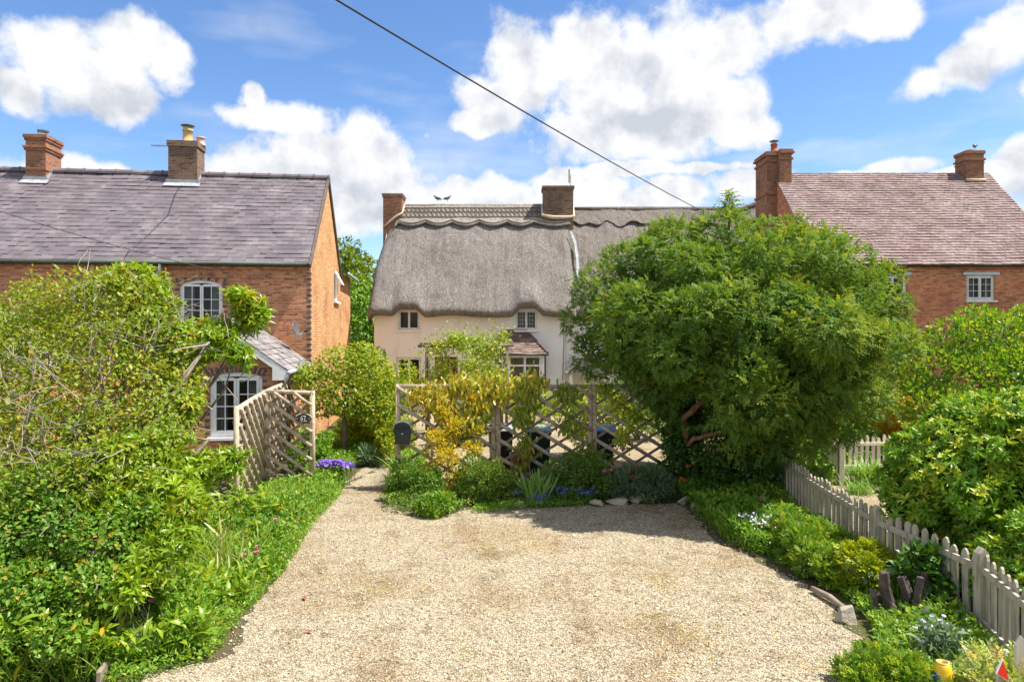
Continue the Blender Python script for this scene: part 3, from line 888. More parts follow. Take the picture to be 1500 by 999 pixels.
sheet('ground', [(-900, -60), (900, -60), (900, 1500), (-900, 1500)], 0.0, 'soil')
DRIVE = [(-2.6, 1.0), (-3.0, 4.5), G(150, 1010), G(215, 985), G(325, 960), G(345, 905), G(400, 840), G(435, 775), G(470, 735), G(515, 702), G(545, 688), G(575, 686),
         G(580, 702), G(578, 722), G(592, 746), G(650, 750), G(700, 742), G(780, 742), G(860, 738), G(1000, 736), G(1035, 765), G(1060, 795), G(1115, 818), G(1185, 856),
         G(1228, 885), G(1268, 935), G(1280, 999), (3.25, 4.5), (3.1, 1.0)]


def ragged(pts, amp=.09, step=.12):
    out = []; k = len(pts)
    for i in range(k):
        a = np.array(pts[i], float); b = np.array(pts[(i + 1) % k], float); m = max(1, int(np.linalg.norm(b - a) / step)); nn = np.array([b[1] - a[1], a[0] - b[0]]) / max(1e-6, np.linalg.norm(b - a))
        for j in range(m): out.append(a + (b - a) * j / m + nn * rng.normal(scale=amp * .45) + nn * .10)
    return [tuple(q) for q in out]


sheet('driveway', ragged(DRIVE), 0.004, 'gravel')
sheet('garden_path', [G(505, 708), G(548, 688), G(575, 686), G(590, 650), G(612, 616), G(600, 612), G(560, 660)], 0.002, 'gravel')
sheet('neighbour_gravel', [(4.9, 10.4), (9.5, 10.2), (9.8, 14.6), (6.9, 14.4), (5.6, 13.2)], 0.004, 'gravel_pale')


# ------------------------------------------------------------------ building helpers
def wall(mb, O, U, Lw, H, openings=(), reveal=0.10, top=None):
    """front face of a wall with openings (u0, u1, z0, z1, arch rise) and their reveals"""
    O = np.asarray(O, float); U = np.asarray(U, float); Nn = np.cross(U, (0, 0, 1.0))
    us = {0.0, Lw}
    for o in openings:
        k = 8 if o[4] else 1
        for i in range(k + 1): us.add(o[0] + (o[1] - o[0]) * i / k)
    us = sorted(us)
    pt = lambda u, z, d=0.0: O + U * u + np.array([0, 0, z]) - Nn * d
    hh = lambda u: H if top is None else top(u)

    def ztop(o, u):
        m = (o[0] + o[1]) / 2; w = (o[1] - o[0]) / 2
        return o[3] + (o[4] * (1 - ((u - m) / w) ** 2) if o[4] else 0)
    for a, b in zip(us[:-1], us[1:]):
        if b - a < 1e-6: continue
        mid = (a + b) / 2
        ops = sorted([o for o in openings if o[0] - 1e-6 <= mid <= o[1] + 1e-6], key=lambda o: o[2])
        za = zb = 0.0
        for o in ops:
            mb.quad(pt(a, za), pt(b, zb), pt(b, o[2]), pt(a, o[2]))
            mb.quad(pt(a, ztop(o, a)), pt(b, ztop(o, b)), pt(b, ztop(o, b), reveal), pt(a, ztop(o, a), reveal))
            mb.quad(pt(a, o[2]), pt(b, o[2]), pt(b, o[2], reveal), pt(a, o[2], reveal))
            za, zb = ztop(o, a), ztop(o, b)
        mb.quad(pt(a, za), pt(b, zb), pt(b, hh(b)), pt(a, hh(a)))
    for o in openings:
        for u in (o[0], o[1]):
            mb.quad(pt(u, o[2]), pt(u, o[3]), pt(u, o[3], reveal), pt(u, o[2], reveal))


def window(parent, O, U, w, h, cas=2, cols=2, rows=3, arch=0.0, mat='white', sill='white', fw=0.055, bar=0.018, rec=0.06, curtain=False, label=None, bars='white'):
    """window (frame) > pane, sill, curtain;  O = lower left of the opening on the wall face"""
    O = np.asarray(O, float); U = np.asarray(U, float); Nn = np.cross(U, (0, 0, 1.0))
    P = lambda u, z, d=0.0: O + U * u + np.array([0, 0, z]) - Nn * (rec + d)
    mb = MB(); Z = np.array([0, 0, 1.0])

    def bar_(u0, u1, z0, z1, d0=0.0, d1=.05):
        mb.obox((P(u0, z0, d0) + P(u1, z1, d1)) / 2, U * (u1 - u0) / 2, Z * (z1 - z0) / 2, Nn * (d1 - d0) / 2)
    bar_(0, fw, 0, h); bar_(w - fw, w, 0, h); bar_(fw, w - fw, 0, fw * 1.2)
    if arch:
        k = 10
        for i in range(k):
            a, b = w * i / k, w * (i + 1) / k
            f = lambda u: h + arch * (1 - ((u - w / 2) / (w / 2)) ** 2)
            mb.prism([P(a, h - fw + (f(a) - h) * .8), P(b, h - fw + (f(b) - h) * .8), P(b, f(b) - .003), P(a, f(a) - .003)], -Nn * .05)
    else:
        bar_(fw, w - fw, h - fw, h)
    iw = (w - 2 * fw) / cas
    sf = fw * .8
    for c in range(cas):
        a = fw + iw * c; b = a + iw
        z0, z1 = fw * 1.2, h - fw
        # the sash of this casement stands a little proud
        bar_(a + .004, a + sf, z0 + .003, z1 - .002 + arch * .35, -.012, .035); bar_(b - sf, b - .004, z0 + .003, z1 - .002 + arch * .35, -.012, .035)
        bar_(a + sf, b - sf, z0 + .003, z0 + sf, -.012, .035)
        bar_(a + sf, b - sf, z1 - sf + arch * .4, z1 - .002 + arch * .55, -.012, .035)
        gi, gj = a + sf, b - sf
        for i in range(1, cols):
            u = gi + (gj - gi) * i / cols; bar_(u - bar / 2, u + bar / 2, z0 + sf, z1 - sf + arch * .5, -.004, .02)
        for j in range(1, rows):
            z = z0 + sf + (z1 - z0 - 2 * sf) * j / rows; bar_(gi, gj, z - bar / 2, z + bar / 2, -.003, .019)
    f = mb.build('window', mat, parent)
    if label: f['label'] = label
    g = MB(); g.quad(P(fw, fw, .03), P(w - fw, fw, .03), P(w - fw, h - fw + arch * .75, .03), P(fw, h - fw + arch * .75, .03))
    g.build('pane', 'glass', f)
    if sill:
        s_ = MB(); s_.obox(O + U * w / 2 + Nn * .02 + Z * -.035, U * (w / 2 + .05), Z * .032, Nn * .075)
        s_.build('sill', sill, f)
    if curtain:
        c_ = MB(); k = 14
        for s0, s1 in ((fw, w * .30), (w * .70, w - fw)):
            for i in range(k):
                a, b = s0 + (s1 - s0) * i / k, s0 + (s1 - s0) * (i + 1) / k
                da, db = .10 + .02 * math.sin(i * 1.9), .10 + .02 * math.sin((i + 1) * 1.9)
                c_.quad(P(a, .03, da), P(b, .03, db), P(b, h + arch * .6, db), P(a, h + arch * .6, da))
        c_.build('curtain', 'curtain', f, True)
    return f


def tiles(name, mat, parent, O, U, Lr, V, S, tw, ex, th, lim=None, jit=.006, seed=0, under=True):
    """roof covering of single tiles laid in courses. O = eave corner, U along the eave, V up the slope. lim(v) -> (u0, u1)"""
    r = random.Random(seed)
    O = np.asarray(O, float); U = norm(U); V = norm(V); Nn = np.cross(U, V)
    mb = MB(); n = int(math.ceil(S / ex))
    for k in range(n):
        v0 = k * ex - .02; v1 = min(S + .02, v0 + ex * 1.7)
        a, b = (0, Lr) if lim is None else lim(max(0, v0 + ex * .5))
        u = a - tw * (.5 if k % 2 else 0) - r.uniform(0, .02)
        while u < b - .005:
            w = tw * r.uniform(.97, 1.02)
            ua, ub = max(a, u + .002), min(b, u + w - .003)
            u += w
            if ub - ua < .02: continue
            dz = r.uniform(-jit, jit) * .6; dv = r.uniform(-jit, jit); tl = r.uniform(-jit, jit)
            p0 = O + U * ua + V * (v0 + dv); p1 = O + U * ub + V * (v0 + dv + tl * .6)
            p2 = O + U * ub + V * v1; p3 = O + U * ua + V * v1
            sg = mnoise.noise(Vector((p0 + p2) * .45)) * .03 + mnoise.noise(Vector((p0 + p2) * 1.3)) * .010
            lo = Nn * (th * 1.9 + dz + sg); hi = Nn * (th * .4 + sg)
            q = [p0 + lo, p1 + lo + Nn * tl * .5, p2 + hi, p3 + hi]
            d = -Nn * th
            i = len(mb.v); mb.v += [tuple(x) for x in q] + [tuple(q[0] + d), tuple(q[1] + d)] + [tuple(q[2] + d), tuple(q[3] + d)]
            for f in ((0, 1, 2, 3), (1, 0, 4, 5), (0, 3, 7, 4), (2, 1, 5, 6)):
                mb.f.append(tuple(i + x for x in f)); mb.m.append(0)
    if under:
        a0, b0 = (0, Lr) if lim is None else lim(0)
        a1, b1 = (0, Lr) if lim is None else lim(S)
        mb.quad(O + U * a0, O + U * b0, O + U * b1 + V * S, O + U * a1 + V * S)
    return mb.build(name, mat, parent, uv=False)


def ridge_tiles(name, mat, parent, A, B, rad=.11, ln=.45, flat=False):
    A = np.asarray(A, float); B = np.asarray(B, float); d = norm(B - A); L_ = np.linalg.norm(B - A); mb = MB()
    s_ = norm(np.cross(d, (0, 0, 1))); n = int(L_ / ln)
    for i in range(n):
        a = A + d * (L_ * i / n); b = A + d * (L_ * (i + 1) / n - .012)
        rr = rad * (1.0 + .03 * ((i * 7) % 3)); prof = []
        ring = [(math.cos(t), math.sin(t)) for t in np.linspace(-.25, math.pi + .25, 8)]
        for (p, sc_) in ((a, 1.0), (b - d * .05, 1.0), (b - d * .05, 1.14), (b, 1.14)):
            prof.append([p + s_ * rr * sc_ * c + np.array([0, 0, rr * sc_ * q - .02]) for c, q in ring])
        for r0, r1 in zip(prof[:-1], prof[1:]):
            for k in range(len(ring) - 1): mb.quad(r0[k], r0[k + 1], r1[k + 1], r1[k])
        mb.poly(prof[-1]); mb.poly(prof[0][::-1])
    return mb.build(name, mat, parent, uv=False)


def chimney(parent, x0, x1, y0, y1, z0, z1, mat, bands=(), corbel=.05, label=None):
    """bands: (z, height, projection)"""
    mb = MB(); mb.box(x0, x1, y0, y1, z0, z1)
    for z, h, p in bands: mb.box(x0 - p, x1 + p, y0 - p, y1 + p, z, z + h)
    o = mb.build('chimney', mat, parent, bevel=.006)
    if label: o['label'] = label
    return o


def pot(parent, c, h, r, mat, cowl=True):
    mb = MB(); mb.lathe([(r * 1.15, 0), (r * 1.1, .04), (r * .95, .06), (r * .88, h * .85), (r * 1.02, h * .87), (r * 1.02, h), (r * .8, h), (r * .75, h * .8)], c, 16)
    mb.build('chimney_pot', mat, parent, True)
    if cowl:
        m2 = MB(); zc = c[2] + h
        for k in range(4):
            a = k * math.pi / 2 + .4
            p = np.array([c[0] + r * .8 * math.cos(a), c[1] + r * .8 * math.sin(a), zc - .02])
            m2.tube([p, p + np.array([0, 0, .13])], .009, 5)
        m2.lathe([(0.001, .17), (r * .7, .165), (r * 1.35, .125), (r * 1.35, .115), (.001, .12)], (c[0], c[1], zc), 14)
        m2.lathe([(r * .8, .0), (r * .8, .05)], (c[0], c[1], zc), 14)
        m2.build('cowl', 'metal', parent, False)


def flashing(parent, x0, x1, yf, yb, slope, z_at, h=.16):
    """lead apron and stepped soakers where a chimney meets a front roof slope"""
    mb = MB(); zf = z_at(yf)
    mb.obox(((x0 + x1) / 2, yf - .02, zf + h * .4), ((x1 - x0) / 2 + .06, 0, 0), (0, .012, 0), (0, 0, h * .5))
    d = norm((0, -1, -slope)); nn = norm((0, -slope, 1))
    c = np.array([(x0 + x1) / 2, yf - .02, zf - .01]) + d * .06 + nn * .045
    mb.obox(c, ((x1 - x0) / 2 + .10, 0, 0), d * .09, nn * .006)
    for x, sg in ((x0, -1), (x1, 1)):
        k = 6
        for i in range(k):
            y = yf + (yb - yf) * (i + .5) / k * .5
            mb.obox((x + sg * .012, y, z_at(y) + .07), (.010, 0, 0), (0, (yb - yf) / k * .28, 0), (0, 0, .09))
    return mb.build('lead_flashing', 'lead', parent)


# ------------------------------------------------------------------ red brick house on the left
def brick_house_left():
    H = thing('brick_house', 'red brick house with purple slate roof and blue brick corner, left of the thatched cottage', 'house', (-5.6, 19, 0), R(6.5))
    Lh, EZ, D = 17.0, 4.98, 6.0
    wins = [(-3.48, -2.36), (-6.25, -5.10), (-10.6, -9.5), (-14.2, -13.1)]
    ops = [(Lh + a, Lh + b, 3.25, 4.36, .13) for a, b in wins]
    mb = MB(); wall(mb, (-Lh, 0, 0), (1, 0, 0), Lh, EZ, ops)
    mb.build('wall', 'brick_red', H)
    g = MB()
    gt = lambda u: min(EZ + 3.0 * min(u, D - u) / 3.0, 8)
    # gable wall with the small open window; split at the apex
    gw = (4.42, 5.48, 4.15, 5.22, 0)
    def top(u): return EZ + (u if u <= 3 else 6 - u)
    O = np.array([0, 0, 0.0]); U = np.array([0, 1.0, 0])
    for a, b in ((0, 3.0), (3.0, gw[0]), (gw[1], 6.0)):
        g.quad((0, a, 0), (0, b, 0), (0, b, top(b)), (0, a, top(a)))
    g.quad((0, gw[0], 0), (0, gw[1], 0), (0, gw[1], gw[2]), (0, gw[0], gw[2]))
    g.quad((0, gw[0], gw[3]), (0, gw[1], gw[3]), (0, gw[1], top(gw[1])), (0, gw[0], top(gw[0])))
    for u in (gw[0], gw[1]): g.quad((0, u, gw[2]), (0, u, gw[3]), (-.1, u, gw[3]), (-.1, u, gw[2]))
    for z in (gw[2], gw[3]): g.quad((0, gw[0], z), (0, gw[1], z), (-.1, gw[1], z), (-.1, gw[0], z))
    g.quad((-Lh, 0, 0), (-Lh, D, 0), (-Lh, D, EZ), (-Lh, 0, EZ)); g.poly([(-Lh, 0, EZ), (-Lh, D, EZ), (-Lh, 3, 7.98)])
    g.quad((-Lh, D, 0), (0, D, 0), (0, D, EZ), (-Lh, D, EZ))
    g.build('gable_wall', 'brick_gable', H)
    # rear wing
    rw = MB(); rw.quad((.0, 6, 0), (.0, 9, 0), (.0, 9, 5.25), (.0, 6, 5.25)); rw.quad((0, 6, EZ), (0, 6, 5.25), (-2, 6, 5.25), (-2, 6, EZ))
    rw.quad((0, 9, 0), (-5, 9, 0), (-5, 9, 5.25), (0, 9, 5.25)); rw.quad((-5, 6, 0), (-5, 9, 0), (-5, 9, 5.25), (-5, 6, 5.25))
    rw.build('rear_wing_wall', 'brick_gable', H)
    tiles('rear_wing_roof', 'slate', H, (.28, 9.1, 5.22), (0, -1, 0), 3.0, (-1, 0, .62), 3.0, .3, .24, .012)
    gt_ = MB(); gt_.tube([(.30, 5.95, 5.22), (.30, 9.1, 5.18)], .055, 8); gt_.build('gutter', 'gutter_grey', H, True)
    # roof
    sl = norm((0, 3.25, 3.0 + .25)); S = math.hypot(3.28, 3.25)
    tiles('roof', 'slate', H, (-Lh - .1, -.20, EZ - .0), (1, 0, 0), Lh + .17, (0, 3.20, 3.03), math.hypot(3.20, 3.03), .33, .195, .013, jit=.007, seed=3)
    b = MB(); b.quad((-Lh, D + .25, EZ - .2), (.07, D + .25, EZ - .2), (.07, 3, 8.02), (-Lh, 3, 8.02)); b.build('rear_roof', 'slate', H)
    ridge_tiles('ridge', 'slate', H, (-Lh, 3.0, 8.03), (.08, 3.0, 8.03), .115, .46)
    v = MB()
    v.obox((.03, 1.36, 6.44), norm((0, 1, .945)) * 2.28, (.028, 0, 0), norm((0, -.945, 1)) * .07)
    v.obox((.03, 4.66, 6.44), norm((0, 1, -.985)) * 2.32, (.028, 0, 0), norm((0, .985, 1)) * .08)
    v.build('verge_board', 'spar', H)
    # gutter, dentils
    gu = MB(); gu.tube([(-Lh, -.20, EZ - .045), (.05, -.20, EZ - .045)], .055, 10); gu.build('gutter', 'fascia', H, True)
    st = MB(); st.box(-Lh, -.02, -.035, -.003, EZ - .18, EZ - .11)
    st.box(-Lh, -.02, -.025, -.002, EZ - .42, EZ - .36); st.build('string_course', 'brick_red', H)
    dn = MB(); x = -Lh
    while x < -.16:
        dn.box(x, x + .10, -.045, -.004, EZ - .105, EZ - .03); x += .23
    dn.build('dentil_course', 'brick_blue', H); dn = MB()
    # blue quoins at the corner and beside the windows, arch voussoirs
    z = .1; k = 0
    while z < EZ - .2:
        dn.box(-.113, .004, -.004, .113, z, z + .066); z += .152; k += 1
    dn.build('corner_quoins', 'brick_blue', H)
    for (a, b_) in wins:
        dn = MB(); m = (a + b_) / 2; wv = (b_ - a) / 2
        for i in range(13):
            if i % 2: continue
            t = (i / 12 - .5) * 2
            u = m + t * (wv + .06); zz = 4.36 + .13 * (1 - min(1, t * t)) + .09
            ang = t * .24
            dn.obox((u, -.0035, zz), (.036 * math.cos(ang), 0, -.036 * math.sin(ang)), (0, .006, 0), (.085 * math.sin(ang), 0, .085 * math.cos(ang)))
        for s_ in (-1, 1):
            z = 3.28
            while z < 4.40:
                xx = m + s_ * (wv + .065); dn.box(xx - .055, xx + .055, -.006, .004, z, z + .066); z += .152
        dn.build('window_surround', 'brick_blue', H)
    for i, (a, b_) in enumerate(wins):
        window(H, (a, 0, 3.25), (1, 0, 0), b_ - a, 1.11, 2, 2, 3, arch=.13, rec=.05, curtain=(i == 0))
    w2 = window(H, (0, 4.42, 4.15), (0, 1, 0), 1.06, 1.07, 2, 1, 1, rec=.05)
    op = MB(); op.obox((.14, 4.68, 4.95), (.13, 0, -.24), (0, .25, 0), norm((.24, 0, .13)) * .02); op.build('open_sash', 'white', w2)
    # downpipes
    dp = MB(); xx = -4.1
    dp.tube([(xx + .18, -.20, EZ - .09), (xx + .18, -.20, EZ - .26), (xx, -.09, EZ - .48), (xx, -.075, EZ - .7), (xx, -.075, .1)], .04, 8)
    for z in (1.6, 3.2, 4.3): dp.box(xx - .055, xx + .055, -.12, -.004, z, z + .06)
    dp.build('downpipe', 'gutter_grey', H, True)
    # chimneys
    zr = lambda y: EZ - .06 + (y + .27) * 3.09 / 3.27
    c1 = chimney(H, -8.82, -8.25, 2.58, 3.45, 6.9, 9.02, 'brick_chim', [(8.55, .075, .035), (8.62, .075, .06), (8.85, .09, .03), (8.93, .10, .055), (7.95, .07, .03)], label='orange brick chimney with stepped bands')
    ck = MB(); ck.tube([(-8.6, 3.1, 9.0), (-8.6, 3.1, 9.14)], .12, 10); 
    ck.lathe([(.16, .28), (.16, .26), (.001, .27)], (-8.6, 3.1, 9.0), 12); ck.lathe([(.001, .3), (.17, .285)], (-8.6, 3.1, 9.0), 12)
    for k in range(4): ck.tube([(-8.6 + .11 * math.cos(k * 1.57), 3.1 + .11 * math.sin(k * 1.57), 9.12), (-8.6 + .14 * math.cos(k * 1.57), 3.1 + .14 * math.sin(k * 1.57), 9.27)], .01, 5)
    ck.build('cowl', 'metal', c1)
    flashing(H, -8.82, -8.25, 2.58, 3.45, .945, zr)
    c2 = chimney(H, -4.74, -3.88, 2.60, 3.28, 6.9, 8.98, 'brick_brown', [(8.80, .19, .035)], label='dark brown brick chimney with two pots')
    pot(c2, (-4.25, 2.86, 8.98), .42, .155, 'pot_buff'); pot(c2, (-3.95, 3.12, 8.98), .26, .13, 'pot_pink', False)
    flashing(H, -4.74, -3.88, 2.60, 3.28, .945, zr)
    # gabled front wing with french window
    def wing(xc, hw, yF, ez, az, win, lab):
        w_ = MB()
        x0, x1 = xc - hw, xc + hw
        topf = lambda u: ez + (az - ez) * (1 - abs(u - hw) / hw)
        ops = [(win[0] - x0, win[1] - x0, win[2], win[3], .10)]
        # split the facade at the apex so that the top stays straight
        def tf(u): return topf(u)
        us = ops
        mbw = MB(); wall(mbw, (x0, yF, 0), (1, 0, 0), 2 * hw, ez, ops, top=None)
        mbw.poly([(x0, yF, ez), (x1, yF, ez), (xc, yF, az)])
        mbw.quad((x1, yF, 0), (x1, 0, 0), (x1, 0, ez), (x1, yF, ez)); mbw.quad((x0, 0, 0), (x0, yF, 0), (x0, yF, ez), (x0, 0, ez))
        mbw.build('front_wing_wall', 'brick_red', H)
        ov = .17; rise = (az - ez) / hw
        for sg in (1, -1):
            if sg > 0: tiles('front_wing_roof', 'stone_tile', H, (x1 + ov, yF - .2, ez - rise * ov + .05), (0, 1, 0), -yF + .19, (-1, 0, rise), math.hypot(hw + ov, (hw + ov) * rise), .24, .2, .014, jit=.01, seed=5)
            else: tiles('front_wing_roof', 'stone_tile', H, (x0 - ov, -.01, ez - rise * ov + .05), (0, -1, 0), -yF + .19, (1, 0, rise), math.hypot(hw + ov, (hw + ov) * rise), .24, .2, .014, jit=.01, seed=6)
        ridge_tiles('front_wing_ridge', 'stone_tile', H, (xc, yF - .2, az + .07), (xc, 0, az + .07), .09, .4)
        bb = MB()
        for sg in (1, -1):
            mid = np.array([xc + sg * (hw + ov) / 2, yF - .17, az - rise * (hw + ov) / 2 - .04])
            bb.obox(mid, norm((sg, 0, -rise)) * math.hypot(hw + ov, (hw + ov) * rise) / 2, (0, .022, 0), norm((sg * rise, 0, 1)) * .072)
            bb.prism([(xc + sg * (hw + ov), yF - .195, ez - rise * ov - .0), (xc + sg * (hw + ov), yF - .195, ez - .30), (xc + sg * (hw - .16), yF - .195, ez - .30), (xc + sg * (hw - .16), yF - .195, ez + .12)], (0, .05, 0))
        bb.build('bargeboard', 'white', H)
        gg = MB(); gg.tube([(x1 + ov + .05, yF - .25, ez - .12), (x1 + ov + .05, .0, ez - .10)], .055, 8)
        gg.tube([(x1 + ov + .05, yF - .2, ez - .14), (x1 + ov - .02, yF - .2, ez - .3), (x1 + .05, yF + .02, ez - .42), (x1 + .05, yF + .02, .1)], .036, 8); gg.build('gutter', 'gutter_grey', H, True)
        window(H, (win[0], yF, win[2]), (1, 0, 0), win[1] - win[0], win[3] - win[2], 2, 2, 4, arch=.10, rec=.03, curtain=True, fw=.075, bar=.024)
        vv = MB(); m = (win[0] + win[1]) / 2; wv = (win[1] - win[0]) / 2
        for i in range(0, 13):
            t = (i / 12 - .5) * 2; u = m + t * (wv + .05); zz = win[3] + .10 * (1 - min(1, t * t)) + .085
            vv.obox((u, yF - .004, zz), (.035, 0, 0), (0, .006, 0), (.04 * t, 0, .08))
        for s_ in (-1, 1):
            z = win[2] + .05
            while z < win[3]:
                q = m + s_ * (wv + .06); vv.box(q - .05, q + .05, yF - .006, yF + .004, z, z + .066); z += .152
        vv.build('window_surround', 'brick_blue', H)
    wing(-1.62, 1.47, -3.0, 2.24, 3.30, (-1.75, -.58, .62, 2.02), 'near')
    wing(-7.6, 1.55, -3.0, 2.35, 3.45, (-8.2, -7.0, .62, 2.02), 'far')
    d2 = MB(); d2.tube([(-2.52, -3.06, 2.1), (-2.52, -3.06, .05)], .04, 8); d2.build('downpipe', 'white', H, True)
    return H


brick_house_left()


# ------------------------------------------------------------------ thatch


def thatch_surface(name, mat, parent, x0, x1, ridge, eave, lip, raise_fn, nu=150, nv=60, off=0.0, curl=.35, endL=True, endR=True, drop=None, t0=0.0, t1=None, lump=.05, under=True, seed=0.0, bulge=.16):
    ry, rz = ridge; ey, ez = eave
    prof = []
    for i in range(nv + 1):
        t = i / nv; prof.append((ry + (ey - ry) * t, rz + (ez - rz) * t + bulge * math.sin(math.pi * t), t))
    if t1 is None and under:
        for (dy, dz) in lip: prof.append((ey + dy, ez + dz, 1.0))
    us = [(x0 + (x1 - x0) * i / nu, 0.0) for i in range(nu + 1)]
    if endL: us = [(x0 - curl * math.sin(a), curl * (1 - math.cos(a))) for a in np.linspace(math.pi * .62, .2, 6)] + us
    if endR: us = us + [(x1 + curl * math.sin(a), curl * (1 - math.cos(a))) for a in np.linspace(.2, math.pi * .62, 6)]
    sn = norm((0, -(rz - ez), ry - ey)) if False else norm((0, -(rz - ez) / (ry - ey), 1))
    grid = []; mb = MB()
    for (x, inn) in us:
        row = []
        for (y, z, t) in prof:
            tt = t if t1 is None else t0 + (t1(x) - t0) * t
            if t1 is not None: y = ry + (ey - ry) * tt; z = rz + (ez - rz) * tt + bulge * math.sin(math.pi * tt)
            w = max(0, (tt - .72) / .28); w = w * w * (3 - 2 * w)
            zz = z + raise_fn(x) * w
            d = drop(x, tt) if drop else 0
            q = Vector((x * 1.1, y * 1.1 + seed, z * 1.1)); q2 = q * 3.3
            nz = mnoise.noise(q) * lump + mnoise.noise(q2) * lump * .45 + mnoise.noise(q2 * 3) * lump * .25
            p = np.array([x, y, zz - d]) + sn * (off + nz - inn) + np.array([0, inn * .25, 0])
            row.append(p)
        if t1 is not None:   # turned-in lower edge
            row.append(row[-1] - sn * (off * .6 + .035) + np.array([0, .02, .03]))
            row.append(row[-2] - sn * (off + .06) + np.array([0, .1, .12]))
        grid.append(row)
    k = len(grid[0])
    for r in grid: mb.v += [tuple(p) for p in r]
    for i in range(len(grid) - 1):
        for j in range(k - 1):
            mb.f.append((i * k + j, i * k + j + 1, (i + 1) * k + j + 1, (i + 1) * k + j)); mb.m.append(0)
    return mb.build(name, mat, parent, True, uv=False)


def straw_tufts(name, mat, parent, n, fn, ln=.12):
    pass


def bumpf(x, c, w):
    t = abs(x - c) / w
    return 0 if t >= 1 else (1 - t * t) ** 2 if t > .0 else 1


def plateau(x, a, b, s):
    def sm(v): v = max(0, min(1, v)); return v * v * (3 - 2 * v)
    return sm((x - a) / s) * sm((b - x) / s)


